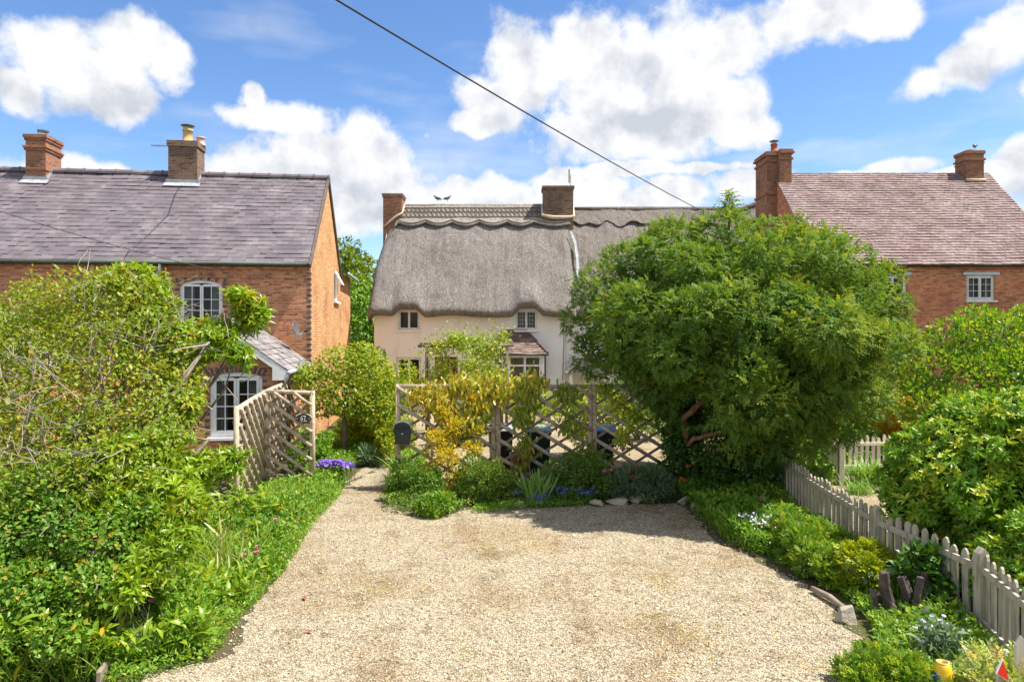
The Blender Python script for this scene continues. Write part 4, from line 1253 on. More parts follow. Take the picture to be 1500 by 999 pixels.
def thatched_cottage():
    H = thing('thatched_cottage', 'cream cottage with thick grey thatch and scalloped ridge in the centre', 'cottage', (0, 27, 0))
    x0, x1 = -5.45, 2.12
    ops = [(-4.51 - x0, -3.65 - x0, 3.17, 3.97, 0), (.13 - x0, 1.0 - x0, 3.17, 3.97, 0), (-4.56 - x0, -3.60 - x0, .95, 2.10, 0), (-3.05 - x0, -2.15 - x0, 0.02, 2.12, 0)]
    mb = MB(); wall(mb, (x0, 0, 0), (1, 0, 0), x1 - x0, 4.2, ops, reveal=.14)
    mb.quad((x0, 7, 0), (x0, 0, 0), (x0, 0, 4.2), (x0, 7, 4.2)); mb.poly([(x0, 0, 4.2), (x0, 3.5, 8.4), (x0, 7, 4.2)])
    mb.quad((x1, 7, 0), (x0, 7, 0), (x0, 7, 4.2), (x1, 7, 4.2))
    mb.build('wall', 'cream', H)
    raise_ = lambda x: .30 * plateau(x, -4.75, -3.35, .42) + .30 * plateau(x, -.05, 1.25, .42) + .03 * math.sin(x * 2.1)
    lip = [(-.06, -.10), (-.06, -.24), (.04, -.34), (.20, -.37), (.40, -.34), (.68, -.26)]
    drop = lambda x, t: (1.15 * (max(0, -4.75 - x) / .95) ** 2 * max(0, 1 - t * 1.5))
    thatch_surface('thatch_roof', 'thatch', H, -5.30, 2.18, (3.5, 8.62), (-.52, 4.06), lip, raise_, 170, 64, drop=drop, lump=.045)
    bk = MB(); bk.quad((-5.6, 7.5, 4), (2.3, 7.5, 4), (2.3, 3.5, 8.6), (-4.8, 3.5, 8.6)); bk.build('rear_thatch', 'thatch', H)
    # scalloped ridge block
    cells = [(-5.5, -4.95), (-4.95, -3.75), (-3.75, -2.60), (-2.60, -1.42), (-1.42, -.22), (-.22, .95), (.95, 2.75)]
    def sc(x):
        for a, b in cells:
            if a <= x <= b:
                f = (x - a) / (b - a); return .205 + .045 * math.sin(math.pi * f)
        return .205
    rg = thatch_surface('ridge_cap', 'thatch_ridge', H, -5.0, 2.42, (3.5, 8.62), (-.52, 4.06), lip, raise_, 240, 16, off=.15, curl=.14, drop=drop, t1=sc, lump=.025, seed=4)
    rb = MB(); rb.tube([(-4.95, 3.52, 8.68), (-1.5, 3.52, 8.705), (2.45, 3.52, 8.70)], .13, 10); rb.quad((-5, 3.6, 8.75), (2.45, 3.6, 8.75), (2.45, 4.6, 7.75), (-5, 4.6, 7.75)); rb.build('ridge_roll', 'thatch_ridge', H, True, uv=False)
    # hazel liggers: two long rods, rods that follow the scallops, and crossed spars between
    def onr(x, t, up=.175):
        y = 3.5 - 4.02 * t; z = 8.62 - 4.56 * t + .16 * math.sin(math.pi * t)
        return np.array([x, y, z - drop(x, t)]) + norm((0, -1.134, 1)) * up
    lg = MB()
    for tf in (.03, .085, .15):
        lg.tube([onr(x, tf) for x in np.linspace(-4.9, 2.4, 40)], .020, 5)
    lg.tube([onr(x, sc(x) - .022) for x in np.linspace(-4.95, 2.5, 160)], .022, 5)
    for a, b in ((.03, .085), (.085, .15)):
        n = 38
        for i in range(n):
            xa = -4.9 + 7.2 * i / n; xb = xa + 7.2 / n
            lg.tube([onr(xa, a), onr(xb, b)], .015, 4, False); lg.tube([onr(xb, a), onr(xa, b)], .015, 4, False)
    lg.build('ligger', 'spar', rg, False, uv=False)
    for (a, b, z0, z1) in ((-4.51, -3.65, 3.17, 3.97), (.13, 1.0, 3.17, 3.97), (-4.56, -3.60, .95, 2.10)):
        lead = a > 0
        window(H, (a, 0, z0), (1, 0, 0), b - a, z1 - z0, 2, 3 if lead else 1, 4 if lead else 1, rec=.08, mat='white', sill='white', fw=.05, bar=.010, curtain=False)
    dr = MB(); dr.box(-3.05, -2.15, .09, .14, .02, 2.12)
    for i in range(1, 6): dr.box(-3.05 + .15 * i - .006, -3.05 + .15 * i + .006, .083, .0895, .04, 2.1)
    d_ = dr.build('door', 'door', H); kn = MB(); kn.lathe([(.001, -.03), (.03, -.02), (.03, .02), (.001, .03)], (-2.27, .06, 1.05), 10); kn.build('handle', 'metal', d_, True)
    # bay window under a hipped tile roof
    bx0, bx1, by = -.86, 1.24, -.85
    bw = MB()
    bw.box(bx0, bx0 + .10, by, by + .10, .0, 2.2); bw.box(bx1 - .10, bx1, by, by + .10, .0, 2.2)
    bw.box(bx0 + .1, bx1 - .1, by + .006, by + .12, 0, .95); bw.box(bx0, bx0 + .1, by + .1, -.002, 0, .95); bw.box(bx1 - .1, bx1, by + .1, -.002, 0, .95)
    bw.box(bx0, bx1, by - .004, by + .12, 2.2, 2.3); bw.box(bx0, bx0 + .1, by + .12, -.002, 2.2, 2.3); bw.box(bx1 - .1, bx1, by + .12, -.002, 2.2, 2.3)
    bw.build('bay_wall', 'offwhite', H)
    window(H, (bx0 + .10, by + .02, .95), (1, 0, 0), bx1 - bx0 - .20, 1.25, 3, 1, 1, rec=.02, sill='white', fw=.05, label='wide three light bay window')
    window(H, (bx1, by + .10, .95), (0, 1, 0), .74, 1.25, 1, 1, 1, rec=.03, sill=None, fw=.05)
    for u in ():
        pass
    tr = MB(); tr.box(bx0 + .15, bx1 - .15, by + .026, by + .075, 1.78, 1.84); tr.build('transom', 'white', H)
    ox0, ox1, oy, oz, tz = bx0 - .14, bx1 + .14, by - .16, 2.27, 3.10
    rise = tz - oz; run = -oy
    V = (0, run, rise); S = math.hypot(run, rise); ins = .78
    tiles('bay_roof', 'brown_tile', H, (ox0, oy, oz), (1, 0, 0), ox1 - ox0, V, S, .2, .13, .014, lim=lambda v: (ins * v / S, ox1 - ox0 - ins * v / S), jit=.008)
    Vs = (-ins, 0, rise); Ss = math.hypot(ins, rise)
    tiles('bay_roof', 'brown_tile', H, (ox1, oy, oz), (0, 1, 0), run, Vs, Ss, .2, .13, .014, lim=lambda v: (run * v / Ss, run), jit=.008)
    Vs = (ins, 0, rise)
    tiles('bay_roof', 'brown_tile', H, (ox0, 0, oz), (0, -1, 0), run, Vs, Ss, .2, .13, .014, lim=lambda v: (0, run - run * v / Ss), jit=.008)
    ca = MB()
    for sx, ex in ((ox1, ox1 - ins), (ox0, ox0 + ins)): ca.tube([(sx, oy, oz + .04), (ex, 0, tz + .03)], .04, 6)
    ca.box(ox0 + ins, ox1 - ins, -.04, -.003, tz - .02, tz + .10); ca.build('hip_capping', 'brown_tile', H, uv=False)
    gt = MB(); gt.tube([(ox0, oy - .03, oz - .03), (ox1 + .02, oy - .03, oz - .03)], .04, 8); gt.tube([(bx1 + .06, -.06, 2.25), (bx1 + .06, -.06, .1)], .035, 8); gt.build('gutter', 'gutter_black', H, True)
    # chimneys with lime fillets
    c = chimney(H, -5.62, -4.80, 2.75, 3.6, 6.8, 9.14, 'brick_chim', [(8.98, .075, .03), (9.05, .09, .05)], label='small orange brick chimney at the end of the thatch')
    fl = MB(); fl.tube([(-5.62, 2.72, 7.64), (-5.3, 2.70, 7.92), (-5.0, 2.70, 8.16), (-4.78, 2.75, 8.30), (-4.77, 3.35, 8.78)], [.04, .05, .05, .04, .03], 8); fl.build('mortar_fillet', 'mortar', c, True)
    c = chimney(H, 1.36, 2.66, 2.62, 3.5, 7.0, 9.46, 'brick_brown', [(9.28, .075, .03), (9.35, .09, .055)], label='broad brown brick chimney on the thatched ridge')
    fl = MB(); fl.tube([(1.33, 3.3, 8.74), (1.33, 2.62, 8.16), (1.75, 2.58, 8.07), (2.3, 2.58, 8.06), (2.68, 2.62, 8.12), (2.70, 3.3, 8.7)], [.05, .07, .085, .085, .07, .05], 8); fl.build('mortar_fillet', 'mortar', c, True)
    ld = MB(); pts = [W(836, 340, 29.2), W(842, 355, 28.9), W(845, 375, 28.4), W(847, 405, 27.7)]
    for a, b in zip(pts[:-1], pts[1:]):
        a = a - np.array([0, 27.1, 0]); b = b - np.array([0, 27.1, 0])
        ld.prism([a - (.05, 0, 0), a + (.05, 0, 0), b + (.06, 0, 0), b - (.06, 0, 0)], (0, .03, .02))
    ld.build('lead_flashing', 'lead', H)
    cb = MB(); cb.tube([(2.05, -.02, 4.0), (2.05, -.02, 2.6), (2.0, -.02, 1.2)], .012, 5); cb.build('downpipe', 'spar', H)


thatched_cottage()


def thatched_neighbour():
    H = thing('whitewashed_cottage', 'whitewashed cottage under older thatch, half hidden behind the yew', 'cottage', (0, 27.3, 0))
    x0, x1 = 2.14, 11.0
    mb = MB(); wall(mb, (x0, -.28, 0), (1, 0, 0), x1 - x0, 4.2, [(2.2, 3.2, 3.1, 3.9, 0), (5.6, 6.6, 3.1, 3.9, 0), (3.3, 4.2, .02, 2.1, 0)], reveal=.14)
    mb.quad((x1, 7, 0), (x0, 7, 0), (x0, 7, 4.2), (x1, 7, 4.2))
    mb.build('wall', 'whitewash', H)
    lip = [(-.06, -.10), (-.06, -.24), (.04, -.34), (.20, -.37), (.40, -.34), (.68, -.26)]
    dr = lambda x, t: -.35 * max(0, (x - 10.2) / 1.0) ** 2 * max(0, 1 - t)
    rf = lambda x: .25 * plateau(x, 4.1, 5.6, .4) + .25 * plateau(x, 7.5, 9.0, .4)
    thatch_surface('thatch_roof', 'thatch_old', H, 2.3, 11.15, (3.3, 8.52), (-.5, 4.06), lip, rf, 150, 56, endL=False, drop=dr, lump=.07, seed=9)
    bk = MB(); bk.quad((2.3, 7.3, 4), (11.2, 7.3, 4), (11.2, 3.3, 8.5), (2.3, 3.3, 8.5)); bk.build('rear_thatch', 'thatch_old', H)
    sc = lambda x: .15 + .05 * abs(math.sin(x * 2.3)) + .02 * math.sin(x * 7)
    thatch_surface('ridge_cap', 'thatch_old', H, 2.55, 11.1, (3.3, 8.52), (-.5, 4.06), lip, rf, 200, 14, off=.09, curl=.12, endL=False, drop=dr, t1=sc, lump=.06, seed=2)
    rb = MB(); rb.tube([(2.5, 3.32, 8.58), (6, 3.32, 8.6), (10.2, 3.32, 8.58), (11.0, 3.32, 8.85), (11.25, 3.32, 9.0)], .13, 10); rb.build('ridge_roll', 'thatch_old', H, True, uv=False)
    for a in (x0 + 2.2, x0 + 5.6): window(H, (a, -.28, 3.1), (1, 0, 0), 1.0, .8, 2, 2, 3, rec=.08)
    dd = MB(); dd.box(x0 + 3.3, x0 + 4.2, -.18, -.13, .02, 2.1); dd.build('door', 'door', H)
    # little tiled porch
    xc, yF, hw, ez, az = 2.88, -2.2, .82, 1.55, 2.35
    rise = (az - ez) / hw
    tiles('porch_roof', 'stone_tile', H, (xc + hw, yF, ez), (0, 1, 0), -yF - .3, (-1, 0, rise), math.hypot(hw, az - ez), .2, .15, .012)
    tiles('porch_roof', 'stone_tile', H, (xc - hw, -.3, ez), (0, -1, 0), -yF - .3, (1, 0, rise), math.hypot(hw, az - ez), .2, .15, .012)
    pf = MB(); pf.prism([(xc - hw, yF, ez - .02), (xc + hw, yF, ez - .02), (xc, yF, az - .02)], (0, .06, 0)); pf.build('porch_gable', 'stone_tile', H)
    pp = MB()
    for s_ in (-1, 1): pp.box(xc + s_ * .7 - .06, xc + s_ * .7 + .06, yF + .1, yF + .22, 0, ez + .05)
    pp.build('porch_post', 'offwhite', H)


thatched_neighbour()


def brick_house_right():
    H = thing('tiled_brick_house', 'deep red brick house with pinkish clay tiled roof, right of the thatch', 'house', (10.75, 24, 0))
    Lh, EZ, RZ, D = 8.7, 5.52, 9.55, 8.0
    wx = [(5.23, 6.22), (2.17, 3.12)]
    ops = [(a, b, 4.20, 5.08, 0) for a, b in wx] + [(1.0, 2.0, .9, 2.1, 0), (6.4, 7.4, .9, 2.1, 0)]
    mb = MB(); wall(mb, (0, 0, 0), (1, 0, 0), Lh, EZ, ops)
    mb.quad((0, D, 0), (0, 0, 0), (0, 0, EZ), (0, D, EZ)); mb.poly([(0, D, EZ), (0, 0, EZ), (0, 4, RZ - .03)])
    mb.quad((Lh, 0, 0), (Lh, D, 0), (Lh, D, EZ), (Lh, 0, EZ)); mb.poly([(Lh, 0, EZ), (Lh, D, EZ), (Lh, 4, RZ - .03)])
    mb.quad((Lh, D, 0), (0, D, 0), (0, D, EZ), (Lh, D, EZ))
    mb.build('wall', 'brick_deep', H)
    run = 4.16; ris = RZ - EZ + .12
    tiles('roof', 'clay_tile', H, (-.06, -.16, EZ - .08), (1, 0, 0), Lh + .12, (0, run, ris), math.hypot(run, ris), .165, .158, .030, jit=.009, seed=8)
    b = MB(); b.quad((-.05, D + .3, EZ - .3), (Lh + .05, D + .3, EZ - .3), (Lh + .05, 4, RZ), (-.05, 4, RZ)); b.build('rear_roof', 'clay_tile', H)
    ridge_tiles('ridge', 'clay_tile', H, (.3, 4.0, RZ - .01), (Lh - .4, 4.0, RZ - .01), .085, .33)
    gu = MB(); gu.tube([(-.05, -.17, EZ - .10), (Lh + .05, -.17, EZ - .10)], .045, 8); gu.build('gutter', 'gutter_black', H, True)
    for i, (a, b_) in enumerate(wx):
        f = window(H, (a, 0, 4.20), (1, 0, 0), b_ - a, .88, 2, 2, 3, rec=.05, mat='offwhite', sill='offwhite', curtain=True, bar=.014)
        li = MB(); li.box(a - .12, b_ + .16, -.03, -.002, 5.09, 5.19); li.build('lintel', 'paleblue', H)
        bs = MB(); bs.box(a - .05, b_ + .05, -.06, -.003, 4.03, 4.12); bs.build('brick_sill', 'brick_deep', H)
    for (a, b_) in ((1.0, 2.0), (6.4, 7.4)): window(H, (a, 0, .9), (1, 0, 0), b_ - a, 1.2, 2, 2, 3, rec=.05, mat='offwhite', sill='offwhite')
    st = MB()
    st.box(0, Lh, -.03, -.002, EZ - .32, EZ - .25); st.build('string_course', 'brick_deep', H)
    # twin flue chimney on the gable, one flue set back
    mb = MB()
    mb.box(-.40, .02, 3.7, 5.0, 6.0, 10.42); mb.box(.02, .50, 3.45, 4.35, 7.6, 10.46)
    for z, h, p in ((10.36, .09, .05), (10.27, .08, .09), (10.02, .09, .05), (8.70, .09, .05)):
        mb.box(-.40 - p, .02 - p * .2, 3.7 - p, 5.0 + p, z - .03, z + h - .03); mb.box(.03, .50 + p, 3.45 - p, 4.35 + p, z, z + h)
    c1 = mb.build('chimney', 'brick_chim', H, bevel=.006); c1['label'] = 'tall twin brick chimney with corbelled bands'
    pot(c1, (-.02, 3.95, 10.46), .32, .14, 'pot_red')
    fl = MB(); fl.tube([(.0, 3.40, 8.32), (.28, 3.36, 8.36), (.54, 3.40, 8.40)], .075, 7); fl.build('mortar_fillet', 'mortar', c1, True)
    c2 = chimney(H, Lh - 1.12, Lh - .40, 3.55, 4.25, 8.6, 10.42, 'brick_chim', [(10.28, .14, .04), (10.02, .08, .05), (9.9, .06, .02)], label='smaller brick chimney at the far end of the tiled roof')
    fl = MB(); fl.tube([(Lh - 1.14, 3.5, 9.22), (Lh - .7, 3.48, 9.20), (Lh - .38, 3.5, 9.22)], .07, 7); fl.build('mortar_fillet', 'mortar', c2, True)
    pm = MB(); pm.lathe([(.17, 0), (.19, .05), (.17, .10), (.12, .11)], (Lh - .76, 3.9, 10.42), 12); pm.build('chimney_pot', 'pot_red', c2, True)


brick_house_right()


def distant_house():
    H = thing('distant_house', 'brown roofed house just showing past the clay tiled house', 'house', (32, 46, 0))
    mb = MB(); mb.box(0, 12, 0, 8, 0, 6.8); mb.build('wall', 'brick_deep', H)
    r = MB(); r.prism([(-.2, -.4, 6.6), (-.2, 8.4, 6.6), (-.2, 4, 10.6)], (12.4, 0, 0)); r.build('roof', 'thatch_old', H, uv=False)


distant_house()

# ------------------------------------------------------------------ fences
def rustic_panel(parent, A, B, z0, z1, sp=.325, slope=.62, mesh=True, up=False, rp=.036, gap=0.0):
    """one lattice panel between A and B (ground points): round poles in front one way, flat slats behind the other way"""
    A = np.array([A[0], A[1], 0.0]); B = np.array([B[0], B[1], 0.0])
    Lw = np.linalg.norm(B - A); U = (B - A) / Lw; Nn = np.cross(U, (0, 0, 1.0)); Z = np.array([0, 0, 1.0])
    P = lambda u, z, d=0.0: A + U * u + Z * z + Nn * d
    fr = MB()
    fr.tube([P(-.03, z1, .0) + rng.normal(scale=.006, size=3), P(Lw * .5, z1 + .008), P(Lw + .03, z1)], .042, 8)
    fr.tube([P(0, z0), P(Lw * .5, z0 - .01), P(Lw, z0)], .034, 8)
    for u in (.03, Lw - .03): fr.tube([P(u, z0 - .06), P(u, z1 - .02)], .032, 8)
    pn = fr.build('lattice_panel', 'pole', parent, True, uv=False)
    H = z1 - z0
    poles = MB(); slats = MB()
    def clip(c, sg):
        # line z = c + sg*slope*u, inside u 0..Lw, z z0..z1
        u0, u1 = 0.0, Lw
        za, zb = c, c + sg * slope * Lw
        if sg > 0:
            u0 = max(u0, (z0 - c) / slope); u1 = min(u1, (z1 - c) / slope)
        else:
            u0 = max(u0, (c - z1) / slope); u1 = min(u1, (c - z0) / slope)
        return (u0, u1) if u1 - u0 > .12 else None
    c = z0 + sp * .5
    while c < z1 + slope * Lw:
        q = clip(c, -1)
        if q:
            a, b = q; j = rng.normal(scale=.008, size=2)
            pa = P(a, c - slope * a + j[0], .045); pb = P(b, c - slope * b + j[1], .045)
            poles.tube([pa, (pa + pb) / 2 + Nn * rng.normal(scale=.006) + Z * rng.normal(scale=.006), pb], [rp * rng.uniform(.9, 1.1)] * 3, 8)
        c += sp
    poles.build('round_pole', 'pole', pn, True, uv=False)
    c = z0 - slope * Lw + sp * .4
    while mesh and c < z1:
        q = clip(c, 1)
        if q:
            a, b = q; pa = P(a, c + slope * a, -.045); pb = P(b, c + slope * b, -.045)
            d = norm(pb - pa)
            slats.obox((pa + pb) / 2, d * np.linalg.norm(pb - pa) / 2, Nn * .011, np.cross(d, Nn) * .025)
        c += sp
    if mesh: slats.build('slat', 'slat', pn, uv=False)
    return pn


def rustic_fence(name, label, pts, h, posts=True, z0=.14, skip=(), double=(), tail=None, slope=.62, sp=.325):
    H = thing(name, label, 'trellis', (pts[0][0], pts[0][1], 0))
    o = np.array(pts[0], float)
    q = [np.array(p, float) - o for p in pts]
    for i, p in enumerate(q):
        for dx in ((-.045, .045) if i in double else (0,)):
            mb = MB(); d = norm(q[min(i + 1, len(q) - 1)] - q[max(i - 1, 0)])
            c = p + d * dx
            mb.tube([(c[0], c[1], -.1), (c[0] + rng.normal(scale=.008), c[1], h * .5), (c[0], c[1], h + .05)], [.046, .042, .040], 10)
            mb.build('post', 'pole', H, True, uv=False)
    for i in range(len(q) - 1):
        if i in skip: continue
        rustic_panel(H, q[i], q[i + 1], z0, h, slope=slope, sp=sp)
    return H


YT = 13.3
tp = [((582 - CX) * YT / F, YT), ((726 - CX) * YT / F, YT + .02), ((868 - CX) * YT / F, YT + .04), ((990 - CX) * YT / F, YT + .1)]
rustic_fence('trellis_screen', 'long rustic pole trellis screen across the middle, overgrown by yellow climber', tp, 1.98, double=(1, 2), z0=.18)
TL = rustic_fence('garden_trellis', 'rustic pole trellis running back beside the brick house, left of the path', [(-4.28, 10.6), (-4.95, 13.6), (-5.35, 15.9), (-5.75, 18.2)], 1.84)
TG = rustic_fence('gate_trellis', 'rustic lattice gate leaf of sloping poles carrying the number sign', [(-4.86, 13.55), (-3.88, 13.3)], 1.86, z0=.22, slope=.60, sp=.27)


def number_sign():
    c = np.array([-4.04, 13.21, 1.375])
    H = thing('number_sign', 'small dark oval house number sign reading 67 on the lattice gate', 'sign', c)
    mb = MB(); k = 28; a, b = .150, .092
    pts = []
    for i in range(k):
        t = 2 * math.pi * i / k
        pts.append((a * math.cos(t), 0, b * math.sin(t) if math.sin(t) > -.72 else -.72 * b))
    mb.prism(pts, (0, .014, 0)); mb.build('plate', 'sign', H, uv=False)
    # the digits are cut from strokes: 6 and 7
    dg = MB(); y = -.006
    def stroke(ps, r=.0062): dg.tube([(p[0], y, p[1]) for p in ps], r, 6)
    stroke([(-.012, .050), (-.030, .040), (-.043, .018), (-.045, -.008), (-.036, -.028), (-.022, -.031), (-.009, -.020), (-.008, -.004), (-.020, .008), (-.034, .004), (-.043, -.008)])
    stroke([(.006, .046), (.048, .046), (.034, .016), (.024, -.030)])
    stroke([(-.075, -.048), (.075, -.048)], .0035)
    for x in (-.115, .115): dg.tube([(x - .004, y, 0), (x + .004, y, 0)], .006, 6)
    dg.build('lettering', 'white', H, uv=False)


number_sign()


def post_box():
    c = np.array([-2.10, 13.08, .90])
    H = thing('post_box', 'black wall post box with arched grey rim on the end post of the trellis screen', 'post box', c)
    w, h, d = .165, .30, .13
    arc = [(w * math.cos(t), h + .12 * math.sin(t)) for t in np.linspace(0, math.pi, 14)]
    mb = MB(); mb.prism([(-w * .84, 0, 0), (w * .84, 0, 0)] + [(x, 0, z) for x, z in arc], (0, d, 0)); mb.build('body', 'charcoal', H, uv=False, bevel=.006)
    rim = MB()
    ring = [(x * 1.10, z + .02) for x, z in arc]
    for (a, b), (a2, b2) in zip(zip(arc[:-1], arc[1:]), zip(ring[:-1], ring[1:])):
        rim.prism([(a[0], -.035, a[1] + .003), (a2[0], -.035, a2[1]), (b2[0], -.035, b2[1]), (b[0], -.035, b[1] + .003)], (0, d + .03, 0))
    rim.build('hood', 'lid_grey', H, uv=False)
    fl = MB(); fl.prism([(-.12, -.012, .27), (.12, -.012, .27), (.12, -.012, .33), (-.12, -.012, .33)], (0, .010, 0)); fl.build('flap', 'bin_black', H, uv=False)
    dr = MB(); dr.prism([(-.115, -.010, .03), (.115, -.010, .03), (.125, -.010, .24), (-.125, -.010, .24)], (0, .008, 0)); dr.build('door', 'charcoal', H, uv=False)
    lk = MB(); lk.lathe([(.001, .012), (.013, .010), (.013, 0)], (0, 0, 0), 10)
    lk.v = [(x, -.011 - z, y + .2) for x, y, z in lk.v]; lk.build('lock', 'white', H, True, uv=False)


post_box()


def picket_fence(name, label, pts, h, mat, gap=.155, w=.075, posts=(), flip=1, rail_h=(.22, .80), grp=None):
    H = thing(name, label, 'fence', (pts[0][0], pts[0][1], 0), 0, grp); o = np.array(pts[0], float)
    q = [np.array(p, float) - o for p in pts]
    proto = None
    for i in range(len(q) - 1):
        A = np.append(q[i], 0.0); B = np.append(q[i + 1], 0.0); Lw = np.linalg.norm(B - A); U = (B - A) / Lw; Nn = np.cross(U, (0, 0, 1.0)) * flip
        for f in rail_h:
            mb = MB(); mb.obox((A + B) / 2 + np.array([0, 0, h * f]), U * (Lw / 2 - .04), Nn * .016, np.array([0, 0, .034])); mb.build('rail', mat, H, uv=False, bevel=.004)
        n = max(1, int(Lw / gap))
        for k in range(n):
            u = Lw * (k + .5) / n
            c = A + U * u - Nn * .030; hh = h * rng.uniform(.95, 1.04); ww = w * rng.uniform(.90, 1.08); t = .011; tl = rng.normal(scale=.018)
            mb = MB(); P = lambda a, z: c + U * (a + tl * z) + np.array([0, 0, z]) - Nn * t
            mb.prism([P(-ww / 2, .05), P(ww / 2, .05), P(ww / 2, hh - ww * .62), P(ww * .28, hh - ww * .18), P(0, hh), P(-ww * .28, hh - ww * .18), P(-ww / 2, hh - ww * .62)], Nn * 2 * t)
            mb.build('picket', mat, H, uv=False)
    for i in posts:
        p = q[i]; mb = MB(); s_ = .05
        mb.box(p[0] - s_, p[0] + s_, p[1] - s_, p[1] + s_, -.1, h * 1.0); mb.prism([(p[0] - s_, p[1] - s_, h), (p[0] + s_, p[1] - s_, h), (p[0], p[1] - s_, h + .06)], (0, 2 * s_, 0))
        mb.build('post', mat, H, uv=False, bevel=.006)
    return H


picket_fence('picket_fence', 'weathered grey picket fence along the right of the gravel drive', [(4.80, 12.2), (4.50, 8.42), (4.64, 6.75), (4.30, 5.55)], .84, 'picket', posts=(0, 1, 2), gap=.150, w=.088, rail_h=(.20, .82))
picket_fence('pale_picket_fence', 'pale picket fence at the back of the small gravel garden', [(6.55, 13.6), (6.75, 14.5), (8.9, 14.8)], .82, 'pale_picket', posts=(0, 1), gap=.135, w=.075, flip=1)


# ------------------------------------------------------------------ trees and shrubs
def mnoise_mask(P, sc_, th):
    return np.array([mnoise.noise(Vector(p * sc_)) > th for p in P])


def yew_tree():
    base = np.array([3.55, 13.3, 0.0])
    H = thing('yew_tree', 'big dark green yew with spreading dense crown in front of the thatch', 'tree', base)
    Yc = 13.3
    cc = np.array([4.24, Yc - .25, 2.84])
    C, Rr = lobes_ellipsoid(cc, (2.86, 2.95, 1.86), 170, (.10, .22), .86)
    C = C + (C - cc) * rng.uniform(-.16, .10, (len(C), 1))
    C3, R3 = lobes_ellipsoid(cc, (2.86, 2.95, 1.86), 40, (.28, .36), .58)
    C = np.concatenate([C, C3]); Rr = np.concatenate([Rr, R3])
    bmp = [(1205, 372, 46, 0), (1180, 362, 40, .3), (1130, 362, 48, .3), (1060, 352, 46, -.3), (985, 365, 50, 0), (925, 392, 46, .4), (880, 425, 42, 0), (862, 470, 38, .3), (1235, 400, 46, 0), (1268, 445, 40, .2),
           (1276, 500, 38, 0), (1296, 452, 34, .2), (1288, 410, 30, .1), (1300, 490, 30, 0), (1255, 560, 42, -.3), (1225, 605, 48, -.6), (1165, 630, 48, -.9), (1105, 630, 48, -1.1), (878, 520, 40, .2), (930, 545, 46, .1), (1050, 590, 50, -1.0), (1000, 500, 55, -1.9),
           (1100, 470, 62, -2.2), (1180, 500, 55, -2.0), (935, 470, 55, -1.5), (1060, 550, 52, -1.8), (1150, 575, 52, -1.8), (1110, 662, 44, -.6), (1175, 662, 42, -.5), (1220, 640, 40, 0), (1140, 640, 45, -1.2), (1085, 640, 40, -1.3)]
    C2 = np.array([W(x, y, Yc + d) for x, y, r, d in bmp]); R2 = np.array([[r * Yc / F * 1.05, r * Yc / F, r * Yc / F * .9] for x, y, r, d in bmp])
    C = np.concatenate([C, C2]); Rr = np.concatenate([Rr, R2])
    # open the crown's underside on the left, over the trellis
    keep = ~((C[:, 0] < 3.2) & (C[:, 2] < 2.3)) & (C[:, 2] > 1.05)
    C, Rr = C[keep], Rr[keep]
    n = 62000
    P, Nn, K = lobe_points(C, Rr, n, (.74, 1.08), .70)
    D = Nn * .9 + np.array([0, 0, .1]) + rdir(len(P)) * .85
    Fc = np.array([0, 0, 1.0]) + Nn * .5 + rdir(len(P)) * .35
    S = rng.uniform(.085, .16, len(P))
    hol = mnoise_mask(P, 1.3, -.16) | (rng.random(len(P)) < .22)
    P, Nn, K, D, Fc, S = P[hol], Nn[hol], K[hol], D[hol], Fc[hol], S[hol]
    ct = rng.random(len(C))
    tip = np.clip((rng.random(len(P)) < .38) * rng.uniform(.1, .7, len(P)) * (Nn[:, 2] > -.3) + (ct[K] > .8) * rng.uniform(0, .5, len(P)), 0, 1)
    def gap(P):
        px = CX + P[:, 0] / P[:, 1] * F; py = HY - (P[:, 2] - CH) / P[:, 1] * F
        return ~(((((px - 1020) / 30) ** 2 + ((py - 600) / 22) ** 2 < 1) | (((px - 1040) / 32) ** 2 + ((py - 635) / 13) ** 2 < 1)) & (P[:, 1] < 12.75))
    k = gap(P); P, Nn, K, D, Fc, S, tip = P[k], Nn[k], K[k], D[k], Fc[k], S[k], tip[k]
    P2, N2, K2 = lobe_points(C, Rr, 7500, (.25, .72), 0)
    k = gap(P2); P2, N2, K2 = P2[k], N2[k], K2[k]
    P = np.concatenate([P, P2]); D = np.concatenate([D, N2 * .5 + rdir(len(P2))]); Fc = np.concatenate([Fc, N2 + rdir(len(P2)) * .5 + [0, 0, .6]])
    S = np.concatenate([S, rng.uniform(.2, .34, len(P2))]); tip = np.concatenate([tip, np.zeros(len(P2))])
    # the leader that sticks up, and small shoots
    sh = []
    top = W(1068, 325, Yc); 
    for i in range(46):
        f = i / 46; a = i * 2.4; r = .34 * (1 - f) ** .8 + .03
        sh.append((top + np.array([0, 0, f * .62]), np.array([math.cos(a), math.sin(a) * .8, .45]), .08 + r * .75))
    for px, py in ((1030, 335), (958, 338), (1170, 325), (1268, 372)):
        t0 = W(px, py, Yc)
        for i in range(14):
            f = i / 14; a = i * 2.4; sh.append((t0 + np.array([0, 0, f * .22]), np.array([math.cos(a), math.sin(a), .7]), .14 * (1 - f) + .06))
    P = np.concatenate([P, np.array([q[0] for q in sh])]); D = np.concatenate([D, np.array([q[1] for q in sh])]); Fc = np.concatenate([Fc, np.tile([0, 0, 1.0], (len(sh), 1))])
    S = np.concatenate([S, np.array([q[2] for q in sh])]); tip = np.concatenate([tip, rng.uniform(0, .3, len(sh))])
    scatter('crown', SPRAYS, P - base, D, Fc, S, 'yew', H, tip)
    tr = MB()
    tr.tube([(0, 0, -.1), (-.05, .02, .5), (.0, 0, 1.0), (-.12, .05, 1.6), (.1, .1, 2.4), (.5, .1, 3.2)], [.26, .21, .19, .18, .15, .08], 12)
